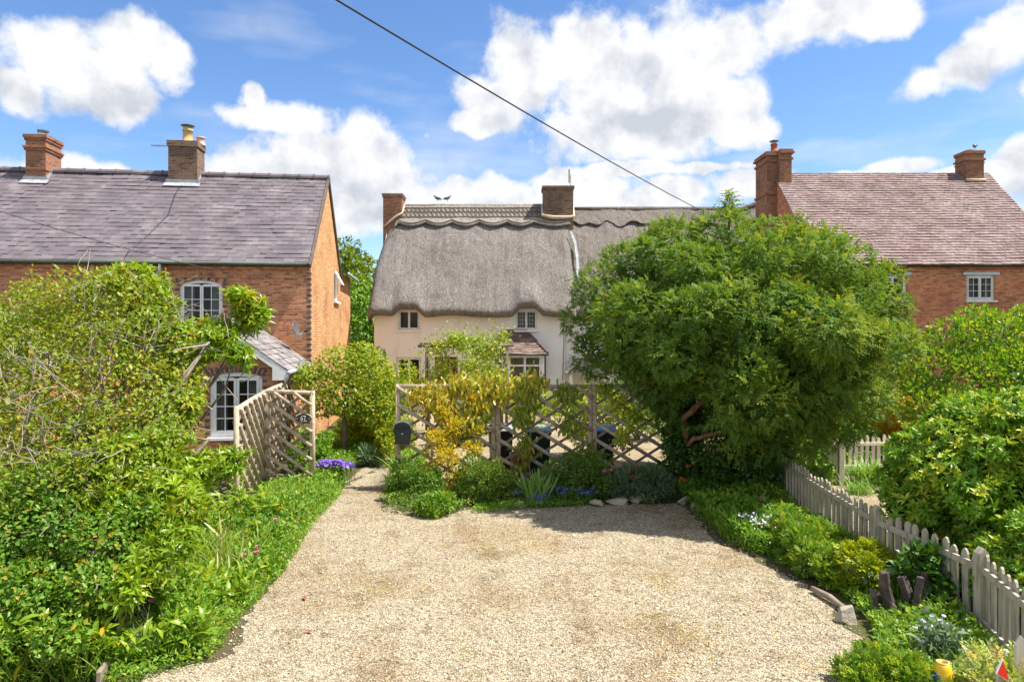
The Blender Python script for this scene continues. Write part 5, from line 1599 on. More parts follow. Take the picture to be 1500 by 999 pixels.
    tr.build('trunk', 'bark_red', H, True, uv=False)
    for pts, rr in (([(1006, 655, 12.9), (1003, 612, 12.6), (1018, 596, 12.45), (1040, 582, 12.4), (1075, 560, 12.5)], [.06, .055, .05, .04, .02]),
                    ([(1000, 660, 13.0), (1016, 643, 12.55), (1040, 637, 12.35), (1066, 628, 12.3), (1110, 618, 12.4)], [.04, .042, .045, .036, .015])):
        l = MB(); q = [W(*p) - base for p in pts]; q2 = []; r2 = []
        for i in range(len(q) - 1):
            for f in (0, .33, .66): q2.append(q[i] + (q[i + 1] - q[i]) * f + rng.normal(scale=.010, size=3)); r2.append((rr[i] + (rr[i + 1] - rr[i]) * f) * rng.uniform(.9, 1.12))
        q2.append(q[-1]); r2.append(rr[-1]); l.tube(q2, r2, 10); l.build('limb', 'bark_red', H, True, uv=False)
    ll = MB(); idx = rng.choice(len(C), 26, replace=False)
    limbs(ll, (-.05, .03, 1.2), [C[i] - base for i in idx], .10, .2, 7); ll.build('branch', 'bark_red', H, True, uv=False)
    ld = MB(); ld.tube([top - base - (0, 0, .5), top - base + (0, 0, .62)], [.03, .006], 6); ld.build('leader', 'bark_red', H, True, uv=False)


yew_tree()


def hawthorn():
    base = np.array([-4.95, 7.35, 0.0])
    H = thing('hawthorn_tree', 'overgrown hawthorn with bare grey twigs and small yellow green leaves at the left edge', 'tree', base)
    # lobes: (px, py, distance, radius m)
    lb = [(40, 455, 9.4, .5), (110, 440, 9.2, .55), (175, 430, 9.0, .5), (205, 452, 9.0, .40), (60, 520, 8.8, .6), (140, 510, 8.6, .6), (215, 500, 8.5, .6), (20, 590, 8.4, .6), (100, 580, 8.2, .6),
          (180, 575, 8.0, .62), (235, 565, 8.3, .45), (60, 650, 7.7, .55), (140, 640, 7.6, .55), (215, 630, 7.7, .55), (-40, 520, 9, .8), (-60, 640, 8, .8), (262, 545, 8.6, .32),
          (30, 720, 7.1, .5), (110, 710, 7.0, .5), (180, 700, 7.2, .5), (-40, 740, 7, .7), (60, 480, 10.0, .6), (160, 470, 9.8, .6), (0, 520, 10.2, .7), (245, 500, 9.2, .34)]
    C = np.array([W(a, b, d) for a, b, d, r in lb]); Rr = np.array([[r, r * .9, r * .72] for a, b, d, r in lb])
    n = 46000
    P, Nn, K = lobe_points(C, Rr, n, (.45, 1.15), .35)
    D, Fc = leaf_frames(Nn, .5, .35, .9, .8)
    thin = mnoise_mask(P, 1.5, .05)
    k = thin | (rng.random(len(P)) < .52); P, D, Fc, K = P[k], D[k], Fc[k], K[k]
    P, D, Fc = P, D, Fc
    redc = rng.random(len(C)); S = .058 * rng.uniform(.6, 1.35, len(P))
    tip = (rng.random(len(P)) < .10 + .22 * (redc[K] > .65)) * rng.uniform(.3, 1, len(P))
    q0, n0, _ = lobe_points(C, Rr, 150, (.8, 1.0), .6)
    for a, nn in zip(q0, n0):
        dd = norm(nn + np.array([0, 0, .7]) + rng.normal(scale=.3, size=3)); ln = rng.uniform(.2, .55); k = int(ln / .022); f = np.linspace(.05, 1, k)[:, None]
        P = np.concatenate([P, a + dd * ln * f + rng.normal(scale=.012, size=(k, 3))]); D = np.concatenate([D, dd * .5 + rng.normal(scale=.6, size=(k, 3))]); Fc = np.concatenate([Fc, rdir(k) * .5 + [0, 0, .9]])
        S = np.concatenate([S, .055 * rng.uniform(.6, 1.1, k)]); tip = np.concatenate([tip, f[:, 0] * rng.uniform(0, .4)])
    scatter('crown', LEAVES, P - base, D, Fc, S, 'hawthorn', H, tip)
    mb = MB()
    stems = [[(0, 0, -.05), (.02, 0, .5), (-.05, .2, 1.1), (.12, .5, 1.9), (.0, .9, 2.6), (.1, 1.2, 3.2)], [(.3, .25, -.05), (.42, .25, .4), (.62, .3, .8), (.55, .4, 1.5), (.9, .7, 2.2), (1.2, 1.1, 2.9)],
             [(.35, .1, -.05), (.5, .0, .45), (.75, .1, .85), (1.1, .2, 1.3), (1.5, .4, 1.8)], [(-.3, .2, 0), (-.45, .3, 1), (-.7, .6, 1.9), (-.8, 1.1, 2.8)]]
    for st in stems: mb.tube(st, list(np.linspace(.08, .012, len(st))), 9)
    mb.build('trunk', 'bark', H, True, uv=False)
    tw = MB(); anchors = [np.array(p) for st in stems for p in st[2:]]
    for i in range(22):
        a = anchors[rng.integers(len(anchors))]; c = C[rng.integers(len(C))] - base + rng.normal(scale=.35, size=3)
        pts = [a + (c - a) * f + rng.normal(scale=.035, size=3) * (f > 0) for f in np.linspace(0, 1, 6)]
        r0 = rng.uniform(.008, .016); tw.tube(pts, list(np.linspace(r0, .004, 6)), 5, False)
    for i in range(190):
        c = C[rng.integers(len(C))] - base; d = norm(rng.normal(size=3) + np.array([0, -.5, .25])); l = rng.uniform(.25, .8)
        a = c + rng.normal(scale=.32, size=3) ; pts = [a + d * l * f + rng.normal(scale=.008, size=3) for f in np.linspace(0, 1, 5)]
        tw.tube(pts, list(np.linspace(rng.uniform(.0045, .009), .002, 5)), 4, False)
    # the bare, broken tangle in the middle of the bush
    for px, py, d in ((60, 620, 7.3), (100, 560, 7.5), (30, 660, 7.0), (190, 520, 7.9), (240, 470, 8.2), (130, 600, 7.2), (60, 690, 6.8), (20, 560, 7.8)):
        o = W(px, py, d) - base
        for i in range(6):
            dd = norm(np.array([rng.normal(), rng.normal() * .4 - .15, rng.normal() * .9 + .3])); l = rng.uniform(.3, .75); a = o + rng.normal(scale=.16, size=3)
            pts = [a + dd * l * f + rng.normal(scale=.010, size=3) for f in np.linspace(0, 1, 6)]
            tw.tube(pts, list(np.linspace(rng.uniform(.005, .010), .002, 6)), 5, False)
            for m_ in range(3):
                b_ = pts[2 + m_]; e_ = b_ + norm(dd + rng.normal(scale=.6, size=3)) * l * .4; tw.tube([b_, (b_ + e_) / 2 + rng.normal(scale=.008, size=3), e_], [.004, .003, .0015], 4, False)
    tw.build('twigs', 'twig', H, True, uv=False)


hawthorn()

# lower dark green growth of the same hedge, and the climbing shrub with long leaves
def lobes_px(lst):
    C = np.array([W(a, b, d) for a, b, d, r in lst]); Rr = np.array([[r, r * .95, r * .8] for a, b, d, r in lst]); return C, Rr


L_ = lobes_px([(20, 790, 6.6, .42), (90, 770, 6.7, .42), (150, 790, 6.6, .34), (30, 870, 6.1, .36), (-40, 820, 6.5, .6), (140, 860, 6.2, .26), (60, 730, 6.9, .4), (-60, 900, 6, .5), (200, 760, 6.9, .34), (90, 930, 5.8, .22)])
shrub('hawthorn_bush', 'dark green small leaved bush filling the bottom left corner', 'bush', (-4.5, 6.5, .9), (1, 1, 1), 'hawthorn_dark', LEAVES, .055, 13000, lobes=L_, stems=8, stem_r=.035, tipf=.10, trunk_base=(-4.45, 6.35, 0), rand=.9, out=.6)

L_ = lobes_px([(354, 438, 9.0, .15), (318, 492, 8.9, .22), (270, 505, 8.8, .30), (300, 512, 8.8, .16), (365, 470, 9.1, .18), (232, 452, 9.1, .22), (226, 425, 9.3, .20), (262, 555, 8.6, .2), (200, 415, 9.4, .25), (352, 520, 8.8, .13),
               (260, 590, 8.3, .24), (175, 408, 9.4, .18), (380, 455, 9.1, .10)])
shrub('long_leaved_tree', 'yellow green tree with long drooping leaves reaching in front of the brick house windows', 'tree', (-4.2, 8.8, 3), (1, 1, 1), 'bigleaf', WHORLS, .150, 1150, lobes=L_, stems=13, stem_r=.035, tipf=.10, trunk_base=(-4.85, 8.6, 0),
      crown='crown', stem='trunk', stem_mat='bark', out=.7, up=.15, rand=.6, shell=(.3, 1.1), inner_n=220)
L_ = lobes_px([(230, 660, 7.6, .30), (180, 680, 7.3, .32), (280, 690, 7.6, .26), (240, 720, 7.2, .30), (200, 760, 6.9, .28), (250, 790, 6.7, .24), (160, 740, 6.9, .25), (215, 830, 6.5, .20), (330, 680, 7.8, .20), (180, 870, 6.2, .15), (275, 740, 7.0, .2)])
shrub('long_leaved_bush', 'bright yellow green bush with long leaves on the bank below the hawthorn', 'bush', (-3.6, 7.2, 1.1), (1, 1, 1), 'bigleaf', WHORLS, .135, 1050, lobes=L_, stems=10, stem_r=.03, tipf=.05, trunk_base=(-3.85, 7.2, 0), out=.7, up=.25, shell=(.3, 1.1), inner_n=240)

# the grassy bank left of the drive
BANK = [G(60, 1010), G(135, 985), G(280, 962), G(314, 903), G(388, 838), G(437, 775), G(475, 735), G(500, 705), (-3.7, 15.6), (-4.3, 13.2), (-4.6, 10.8), (-5.2, 9.0), (-5.0, 7.0), (-4.2, 5.6)]
def bank_h(p):
    d = np.clip((-2.4 - p[:, 0]) / 1.6, .10, 1); nz = np.array([mnoise.noise(Vector((q[0] * 1.7, q[1] * 1.3, 3.3))) for q in p]); return .08 + .70 * d * np.clip(.62 + 1.1 * nz, .12, 1.3)
BANK = ragged(BANK, .28, .30)
BANKN = [(x, y) for x, y in BANK if y < 10.9] 
BANKF = [G(402, 838), G(437, 775), G(475, 735), G(500, 705), (-3.7, 15.6), (-4.3, 13.7), (-5.0, 12.8), (-4.4, 10.6), (-4.0, 9.4)]
props(blades_on('tall_grass', 'tall bright grass growing on the near bank left of the drive', BANKN, .38, 11000, 'grassblade', pw=1.2, lean=.8, tipf=.25))
ground_foliage('bank_weeds', 'mixed leafy weeds among the tall grass on the left bank', BANKN, .5, [t_lance(.10, .04, .3), t_lance(.14, .03, .5), PINN[0], t_kite(.22, .5, .05, .3)], .095, 24000, 'weed', pw=1.2, up=.9, zfun=bank_h, dense=1.1, tipf=.2)
ground_foliage('bank_tall_weeds', 'clumps of tall yellow green weeds standing out of the left bank', BANKN, .6, [t_lance(.12, .04, .4), t_lance(.16, .05, .3)], .15, 3600, 'bigleaf', pw=.8, up=1.0, zfun=lambda p: bank_h(p) * 1.15 * (np.array([mnoise.noise(Vector((q[0] * 1.1, q[1] * .9, 7.7))) for q in p]) > .02) + .05, tipf=.06)
blades_on('seeding_grass', 'pale seeding grass stalks above the weeds of the left bank', BANKN, .62, 600, 'seedgrass', pw=.8, lean=.5, tipf=.5)
blades_on('gate_grass', 'shorter grass on the bank in front of the lattice gate', BANKF, .30, 7500, 'grassblade', lean=.6, tipf=.2)
ground_foliage('gate_weeds', 'leafy weeds on the bank in front of the lattice gate', BANKF, .24, [t_lance(.12, .04, .3), t_kite(.28)], .075, 9000, 'weed', up=.8, tipf=.2)
EDGE = [G(130, 1000), G(255, 975), G(290, 960), G(322, 903), G(390, 838), G(433, 775), G(470, 735), G(510, 703), G(496, 730), G(458, 772), G(414, 845), G(350, 912), G(312, 968), G(165, 1012)]
blades_on('edge_grass', 'short grass straggling onto the gravel at the left edge of the drive', EDGE, .12, 2600, 'grassblade', lean=.9)
ground_foliage('edge_weeds', 'small leafy weeds creeping onto the gravel at the left edge of the drive', EDGE, .12, [t_lance(.12, .03, .3), t_kite(.3)], .05, 4200, 'weed', up=.5, tipf=.2)
# bank flowers
def flowers(name, label, spots, mat, size, n, spread, h, cat='flowers', stem=True):
    P = []; 
    for (x, y, hh) in spots:
        k = n; q = np.stack([x + rng.normal(scale=spread, size=k), y + rng.normal(scale=spread, size=k), np.abs(hh + rng.normal(scale=spread * .4, size=k))], 1); P.append(q)
    P = np.concatenate(P); m = len(P)
    D = rdir(m) * .7 + np.array([0, -.3, .3]); Fc = rdir(m) * .5 + np.array([0, -.6, .9])
    c = P.mean(0).copy(); c[2] = 0
    H = thing(name, label, cat, c)
    scatter('blossom', FLOWER, P - c, D, Fc, size * rng.uniform(.7, 1.2, m), mat, H)
    mb = MB()
    for p in P[::2]:
        q = p - c; mb.tube([(q[0] + rng.normal(scale=.05), q[1] + rng.normal(scale=.05), 0), q], .0035, 3, False)
    mb.build('stem', MAT['weed'], H, uv=False)
    return H


fl = [W(358, 813, 8.3), W(375, 808, 8.3), W(262, 893, 6.9), W(268, 930, 6.6), W(435, 765, 10.2), W(378, 800, 8.6), W(222, 880, 6.8), W(405, 760, 9.8)]
flowers('clover_flowers', 'scattered pink clover heads in the grass of the left bank', [(p[0], p[1], p[2]) for p in fl], 'pink_flower', .022, 5, .015, .3)


# small cherry tree beyond the lattice gate
def cherry():
    base = np.array([-4.06, 16.5, 0.0])
    lb = [(465, 560, 16.4, .55), (500, 535, 16.6, .6), (540, 545, 16.5, .6), (575, 575, 16.5, .5), (510, 580, 16.2, .6), (555, 600, 16.3, .55), (470, 590, 16.2, .42), (530, 520, 16.8, .4), (450, 545, 16.6, .3), (590, 545, 16.9, .35)]
    shrub('cherry_tree', 'small round cherry tree with slim stem and yellow green leaves beside the path', 'tree', base, (1, 1, 1), 'cherry', LEAVES, .085, 6000, lobes=lobes_px(lb), trunk_base=base, crown='crown', stem='branch', stems=0, up=-.25, out=.6, rand=.8, tipf=.10)
    mb = MB(); mb.tube([(0, 0, -.05), (.02, 0, .8), (0, 0, 1.4), (.1, 0, 2.1)], [.075, .062, .055, .03], 10)
    mb.build('trunk', 'bark', bpy.data.objects['cherry_tree'], True, uv=False)
    br = MB(); limbs(br, (0, 0, 1.2), [W(a, b, d) - base for a, b, d, r in lb[:9]], .035, .06); br.build('branch', 'bark', bpy.data.objects['cherry_tree'], True, uv=False)


cherry()
shrub('fern_bush', 'feathery bright green bush at the foot of the cherry', 'bush', (-3.55, 17.3, .75), (.8, .6, .75), 'fennel', [t_spray(7, 31, .22), t_spray(7, 32, .22)], .26, 1500, 16, up=.8, stems=6)
shrub('courtyard_shrub', 'dark leafy shrub in front of the lower left cottage window', 'shrub', (-3.9, 20.5, .95), (.85, .7, .85), 'garden_shrub', LEAVES, .075, 4500, 18, up=.4, tipf=.1, stems=6)
shrub('upright_shrub', 'dark upright shrub with spiky top beside the cream cottage wall', 'shrub', (-4.35, 22.0, 1.25), (.55, .5, 1.35), 'lowshrub', LEAVES, .07, 4200, 20, up=.8, tipf=.05, stems=6)
shrub('path_shrub', 'yellowish leafy plant beside the post box', 'plant', (-2.75, 15.9, .5), (.55, .6, .55), 'cherry', LEAVES, .07, 3400, 14, up=.5, tipf=.2, stems=5)
shrub('silver_plant', 'grey green spiky plant beside the path', 'plant', (-3.25, 15.6, .18), (.22, .2, .25), 'bluegreen', [t_lance(.08, .02, .1)], .16, 600, 8, up=.9, stems=3)
shrub('green_border_shrub', 'dark green leafy clump behind the lattice gate', 'shrub', (-4.45, 14.9, .45), (.5, .6, .5), 'weed', LEAVES, .07, 3200, 14, up=.4, stems=5)
flowers('bellflowers', 'clump of purple bellflowers beside the lattice gate', [((487 - CX) * 14.0 / F + dx, 14.0, .34 + dz) for dx, dz in ((-.22, 0), (-.08, .04), (.05, .03), (.18, .02), (.3, -.02))], 'purple_flower', .04, 40, .075, .3)
PATHBED = [G(450, 735), G(482, 708), G(520, 686), G(565, 640), G(590, 612), (-4.6, 24), (-5.2, 20), (-4.6, 15), (-4.0, 13.4)]
ground_foliage('border_plants', 'mixed green border plants beside the garden path', PATHBED, .34, [t_kite(.28), t_lance(.13, .04, .3)], .085, 15000, 'weed', up=.7)
blades_on('border_grass', 'grass along the garden path', PATHBED, .30, 7000, 'grassblade', lean=.6)
PB2 = [(-2.30, 13.0), (-1.85, 12.7), (-1.70, 13.6), (-2.05, 15.2), (-2.35, 14.6)]
blades_on('path_grass', 'tall leafy grass around the post box', PB2, .62, 1600, 'grassblade', lean=.5)
ground_foliage('path_weeds', 'tall weeds under the post box', PB2, .55, [t_lance(.11, .04, .3)], .12, 1800, 'weed', up=1.0)
# small deadish shoot by the lower cottage wall, garden behind the trellis
COURT = [(-2.2, 14.0), (3.4, 14.2), (4.2, 19), (4.0, 25.6), (-4.6, 25.8), (-3.4, 21.0), (-2.5, 16.5)]
sheet('courtyard_gravel', COURT, .006, 'gravel_pale')
shrub('courtyard_bush', 'leafy bush in the courtyard behind the trellis screen', 'bush', (2.2, 16.6, .9), (.8, .7, .95), 'wisteria', LEAVES, .08, 3600, 18, tipf=.1)
shrub('courtyard_hedge', 'clipped green bush beside the whitewashed cottage', 'bush', (3.6, 19.5, 1.1), (1.0, .8, 1.1), 'garden_shrub', LEAVES, .075, 4200, 20, tipf=.1)
shrub('courtyard_rose', 'low rose bush in front of the bay window', 'bush', (.7, 22.5, .7), (1.1, .7, .75), 'wisteria', LEAVES, .075, 4200, 20, tipf=.1)
shrub('courtyard_fern', 'leafy green plant between the trellis screen and the front door', 'plant', (-1.3, 18.5, .6), (.9, .7, .65), 'lowshrub', LEAVES, .08, 3500, 16, tipf=.1)


# climbers
def climber(name, label, spots, mat, tm, size, n, tipf, droop=-1.0, vines=(), base=(0, 13.3, 0), jit=.07):
    """spots: (px, py, distance, rx, rz) drooping leaf masses"""
    base = np.array(base, float); H = thing(name, label, 'climber', base)
    C = np.array([W(a, b, d) for a, b, d, rx, rz in spots]); Rr = np.array([[rx, .20, rz] for a, b, d, rx, rz in spots])
    P, Nn, K = lobe_points(C, Rr, n, (.2, 1.05), 0)
    P = P + rng.normal(scale=jit, size=P.shape) * np.where(rng.random((len(P), 1)) < .3, 1.9, .8)
    D = np.stack([rng.normal(scale=.45, size=len(P)), rng.normal(scale=.35, size=len(P)) - .15, np.full(len(P), droop) + rng.normal(scale=.4, size=len(P))], 1)
    Fc = Nn * .6 + np.array([0, -.8, .6]) + rdir(len(P)) * .5
    ct = rng.random(len(C))
    tip = np.clip((rng.random(len(P)) < tipf) * rng.uniform(.3, 1, len(P)) + (ct[K] > .7) * rng.uniform(0, .4, len(P)), 0, 1)
    scatter('foliage', tm, P - base, D, Fc, size * rng.uniform(.6, 1.25, len(P)), mat, H, tip)
    mb = MB()
    for v in vines:
        pts = [np.asarray(W(*q)) - base for q in v]
        pts2 = []
        for a, b in zip(pts[:-1], pts[1:]):
            for f in np.linspace(0, 1, 5)[:-1]: pts2.append(a + (b - a) * f + rng.normal(scale=.02, size=3))
        pts2.append(pts[-1]); mb.tube(pts2, list(np.linspace(.018, .007, len(pts2))), 6, False)
    if vines: mb.build('vine_stem', 'twig', H, True, uv=False)
    return H


climber('evergreen_climber', 'yellow and orange long leaved climber draped over the left half of the trellis screen',
        [(640, 572, 13.2, .30, .18), (680, 560, 13.2, .34, .20), (720, 558, 13.2, .34, .20), (765, 562, 13.2, .32, .16), (700, 580, 13.15, .34, .24), (655, 600, 13.1, .20, .26), (690, 610, 13.1, .18, .26), (640, 590, 13.1, .24, .2),
         (735, 575, 13.1, .2, .2), (625, 580, 13.2, .2, .12), (660, 630, 13.1, .16, .2), (785, 558, 13.2, .18, .12), (610, 575, 13.2, .16, .08)],
        'armandii', LANCES, .13, 3000, .20, vines=[[(768, 735, 13.2), (765, 650, 13.15), (755, 575, 13.2), (690, 562, 13.2)], [(775, 720, 13.2), (780, 640, 13.2), (790, 570, 13.2), (830, 565, 13.2)], [(690, 700, 13.2), (695, 620, 13.15), (680, 566, 13.2)]])
climber('hanging_climber', 'hanging green columns of long leaved climber in the middle of the trellis screen',
        [(765, 610, 13.1, .14, .30), (770, 650, 13.1, .15, .26), (762, 680, 13.1, .10, .16), (775, 585, 13.1, .2, .2), (828, 585, 13.1, .15, .22), (832, 620, 13.1, .13, .2), (828, 570, 13.15, .22, .12), (860, 660, 13.1, .2, .10)],
        'armandii_green', LANCES, .14, 760, .15, vines=[[(772, 740, 13.2), (768, 660, 13.2), (770, 575, 13.2)]])
climber('light_climber', 'light green leafy climber on the right end panel of the trellis screen', [(905, 590, 13.15, .22, .18), (930, 610, 13.1, .22, .22), (915, 640, 13.15, .16, .2), (885, 570, 13.2, .25, .1), (955, 590, 13.2, .2, .2)], 'wisteria', LEAVES, .085, 700, .05, droop=-.4)


def pergola():
    H = thing('pergola', 'weathered timber arch in front of the cottage door', 'pergola', (-2.6, 20.2, 0))
    o = np.array([-2.6, 20.2, 0])
    for px, Y in ((625, 20.0), (735, 20.2), (628, 21.2), (742, 21.4)):
        p = W(px, 505, Y) - o; mb = MB(); mb.tube([(p[0], p[1], -.05), (p[0], p[1], p[2])], .045, 8); mb.build('post', 'spar', H, True, uv=False)
    for a, b in (((612, 507, 20.0), (752, 506, 20.2)), ((615, 504, 21.2), (752, 503, 21.4))):
        mb = MB(); mb.tube([W(*a) - o, W(*b) - o], .04, 8); mb.build('beam', 'spar', H, True, uv=False)


pergola()
climber('wisteria', 'pale green wisteria over the timber arch by the cottage door',
        [(640, 510, 20, .34, .22), (675, 500, 20, .40, .24), (710, 515, 20.2, .40, .26), (722, 510, 20.2, .3, .2), (690, 535, 19.9, .45, .3), (650, 540, 20, .22, .4), (632, 560, 20, .22, .5), (720, 545, 20, .4, .3), (735, 492, 20.5, .18, .14), (700, 500, 20.6, .4, .25), (715, 565, 20, .3, .18), (690, 562, 20, .3, .2), (665, 497, 20, .3, .12), (615, 565, 20, .2, .3)],
        'wisteria', LEAVES, .085, 5600, .10, droop=-.5, jit=.12, base=(-1.6, 20.2, 0), vines=[[(632, 590, 20), (640, 540, 20), (650, 508, 20), (690, 505, 20.1)], [(735, 590, 20.2), (740, 540, 20.2), (730, 507, 20.2)]])

# bed in front of the trellis
L_ = lobes_px([(640, 640, 12.75, .20), (668, 622, 12.85, .18), (655, 668, 12.65, .24), (692, 658, 12.8, .18), (632, 688, 12.7, .17), (672, 698, 12.6, .22), (706, 690, 12.75, .16), (648, 604, 12.9, .12), (628, 662, 12.9, .13), (700, 630, 12.95, .12), (655, 720, 12.5, .15)])
shrub('golden_shrub', 'golden orange leaved shrub in front of the trellis screen', 'shrub', (-1.22, 12.75, .76), (.5, .4, .6), 'spiraea', LEAVES, .052, 3600, lobes=L_, tipf=.14, shoots=110, up=.6, stems=9, stem_r=.012, shell=(.35, 1.15), trunk_base=(-1.15, 12.75, 0), inner_n=500)
shrub('border_bush', 'low dark bush left of the golden shrub', 'bush', (-1.72, 12.35, .26), (.62, .50, .38), 'lowshrub', LEAVES, .050, 5200, 22, tipf=.06, up=.5, stems=8, stem_r=.012)
shrub('box_bush', 'dense reddish tipped bush below the left end of the climber', 'bush', (-.52, 12.35, .32), (.58, .48, .44), 'lowshrub', LEAVES, .045, 5600, 22, tipf=.22, up=.5, stems=8, stem_r=.012)
shrub('mound_bush', 'rounded dark green bush in front of the middle trellis post', 'bush', (1.28, 12.55, .34), (.72, .5, .50), 'lowshrub', LEAVES, .042, 7200, 26, tipf=.06, up=.5, stems=8, stem_r=.012)
shrub('trailing_plant', 'bright trailing plant spilling onto the gravel by the path', 'plant', (-1.25, 11.35, .12), (.34, .30, .20), 'weed', [t_lance(.10, .03, .3)], .085, 2300, 12, up=.4, stems=4, stem_r=.006)
shrub('carnation_plant', 'grey green mound with pink flowers by the trellis', 'plant', (2.35, 12.4, .24), (.62, .45, .34), 'bluegreen', [t_lance(.07, .02, .15)], .13, 3600, 16, up=.7, stems=6, stem_r=.008)
flowers('pink_flowers', 'pink flower heads at the foot of the trellis', [tuple(W(885, 690, 12.3)), tuple(W(893, 688, 12.3)), tuple(W(925, 683, 12.4)), tuple(W(921, 692, 12.3)), tuple(W(928, 698, 12.2)), tuple(W(935, 682, 12.4)), tuple(W(914, 657, 12.8))], 'pink_flower', .035, 9, .022, .3)
FBED = [G(556, 735), G(575, 752), G(640, 762), G(700, 742), G(790, 738), G(860, 734), G(1000, 732), (3.6, 12.9), (-2.0, 13.2)]
ground_foliage('bed_plants', 'low green plants in the bed below the trellis screen', FBED, .24, [t_kite(.3), t_lance(.12, .03, .2)], .05, 12000, 'lowshrub', up=.5)
ground_foliage('bed_edging_plants', 'bright low plants at the gravel edge of the trellis bed', [G(690, 752), G(720, 752), G(780, 746), G(855, 742), G(860, 733), G(780, 735), G(700, 740)], .10, LEAVES, .035, 3600, 'weed', up=.5)
flowers('forget_me_nots', 'small blue flowers in the bed below the trellis', [(W(a, b, d)[0], d, max(.08, W(a, b, d)[2])) for a, b, d in ((820, 715, 12.2), (826, 720, 12.1), (856, 722, 12.1), (785, 727, 12.0), (800, 722, 12.1), (845, 716, 12.2), (870, 718, 12.2), (758, 720, 12.2), (975, 698, 12.4), (790, 733, 11.9))], 'blue_flower', .020, 26, .06, .1)


def iris():
    c = np.array([.44, 12.15, 0]); H = thing('iris_clump', 'upright clump of sword shaped iris leaves below the trellis', 'plant', c)
    n = 70; P = np.stack([rng.normal(scale=.10, size=n), rng.normal(scale=.08, size=n), np.zeros(n)], 1)
    D = np.stack([rng.normal(scale=.32, size=n), rng.normal(scale=.25, size=n), np.ones(n)], 1)
    scatter('leaf', [t_blade(.035, .08), t_blade(.03, .2)], P, D, rdir(n) + [0, -1, 0], rng.uniform(.35, .68, n), 'iris', H)


iris()
# ivy and shade plants around the yew
shrub('trunk_ivy', 'dark ivy climbing the yew trunk and the end of the trellis', 'ivy', (3.22, 13.0, .95), (.34, .3, 1.1), 'ivy', LEAVES, .075, 3800, 24, up=-.2, stems=6, stem_r=.012, out=.9)
shrub('ground_ivy', 'dark leafy undergrowth beneath the yew', 'undergrowth', (4.25, 12.6, .55), (1.05, .8, .75), 'ivy', LEAVES, .075, 7600, 26, up=.2, stems=6, stem_r=.012)
SHADE = [G(1000, 736), G(1040, 770), G(1065, 795), G(1110, 815), (4.4, 8.9), (4.72, 12.2), (5.6, 13.2), (3.4, 13.2), (2.9, 12.7)]
ground_foliage('shade_plants', 'dark green weeds in the shade below the yew', SHADE, .42, [t_lance(.12, .03, .25), t_kite(.28)], .095, 11000, 'weed', up=.8)
blades_on('shade_grass', 'thin grass in the shade of the yew', SHADE, .32, 5200, 'grassblade', lean=.6)
flowers('red_valerian', 'few red and pink flowers in the shade of the yew', [tuple(W(1009, 683, 12.5)), tuple(W(1021, 680, 12.6)), tuple(W(1001, 703, 12.3)), tuple(W(1175, 676, 12.4))], 'red_flower', .03, 7, .022, .4)
flowers('campion_flowers', 'deep pink campion blooms by the end of the picket fence', [tuple(W(1114, 730, 10.6)), tuple(W(1112, 768, 9.8)), tuple(W(1265, 853, 7.9)), tuple(W(1250, 841, 8.1))], 'magenta_flower', .024, 7, .016, .4)

# bed along the picket fence
PBED = [G(1072, 786), G(1125, 812), G(1195, 850), G(1250, 885), G(1285, 930), G(1290, 999), (3.3, 5.0), (4.2, 5.3), (4.55, 6.8), (4.40, 8.42), (4.62, 11.0), (4.3, 11.2)]
def pbed_h(p): return .08 + .26 * np.clip((p[:, 0] - (3.35 + .12 * (p[:, 1] - 6))) / .9, 0, 1)
ground_foliage('fence_border_plants', 'bright leafy plants along the picket fence', PBED, .45, [t_kite(.34, .45, .08, .1), t_pinnate(3, 5), t_lance(.13, .03, .3)], .075, 15000, 'weed', pw=.8, up=.7, zfun=pbed_h, tipf=.22)
blades_on('fence_grass', 'grass between the border plants at the picket fence', PBED, .34, 4200, 'grassblade', lean=.6)
shrub('cranesbill', 'bright light green cranesbill clump with white flowers at the picket fence', 'plant', (3.95, 9.1, .20), (.42, .85, .26), 'weed', PINN, .10, 3400, 22, up=.6, tipf=.35, stems=6, stem_r=.006)
shrub('fence_fern', 'ferny green plant in front of the picket fence post', 'plant', (4.14, 8.0, .24), (.36, .42, .30), 'fennel', PINN, .12, 2400, 16, up=.6, tipf=.1, stems=6, stem_r=.006)
shrub('yellow_feverfew', 'low yellow green clump at the gravel edge near the log edging', 'plant', (3.80, 8.35, .18), (.33, .4, .22), 'weed', PINN, .09, 1500, 12, up=.6, tipf=.4, stems=4, stem_r=.006)
flowers('white_flowers', 'scattered small white flowers among the fence border', [(W(a, b, d)[0], d, W(a, b, d)[2]) for a, b, d in ((1100, 755, 9.9), (1118, 765, 9.7), (1130, 760, 9.8), (1150, 770, 9.5), (1190, 815, 8.7), (1200, 822, 8.5), (1195, 830, 8.4), (1262, 833, 8.1), (1275, 838, 8.0), (1180, 790, 9.1), (1250, 805, 8.4))], 'white_flower', .020, 26, .09, .3)


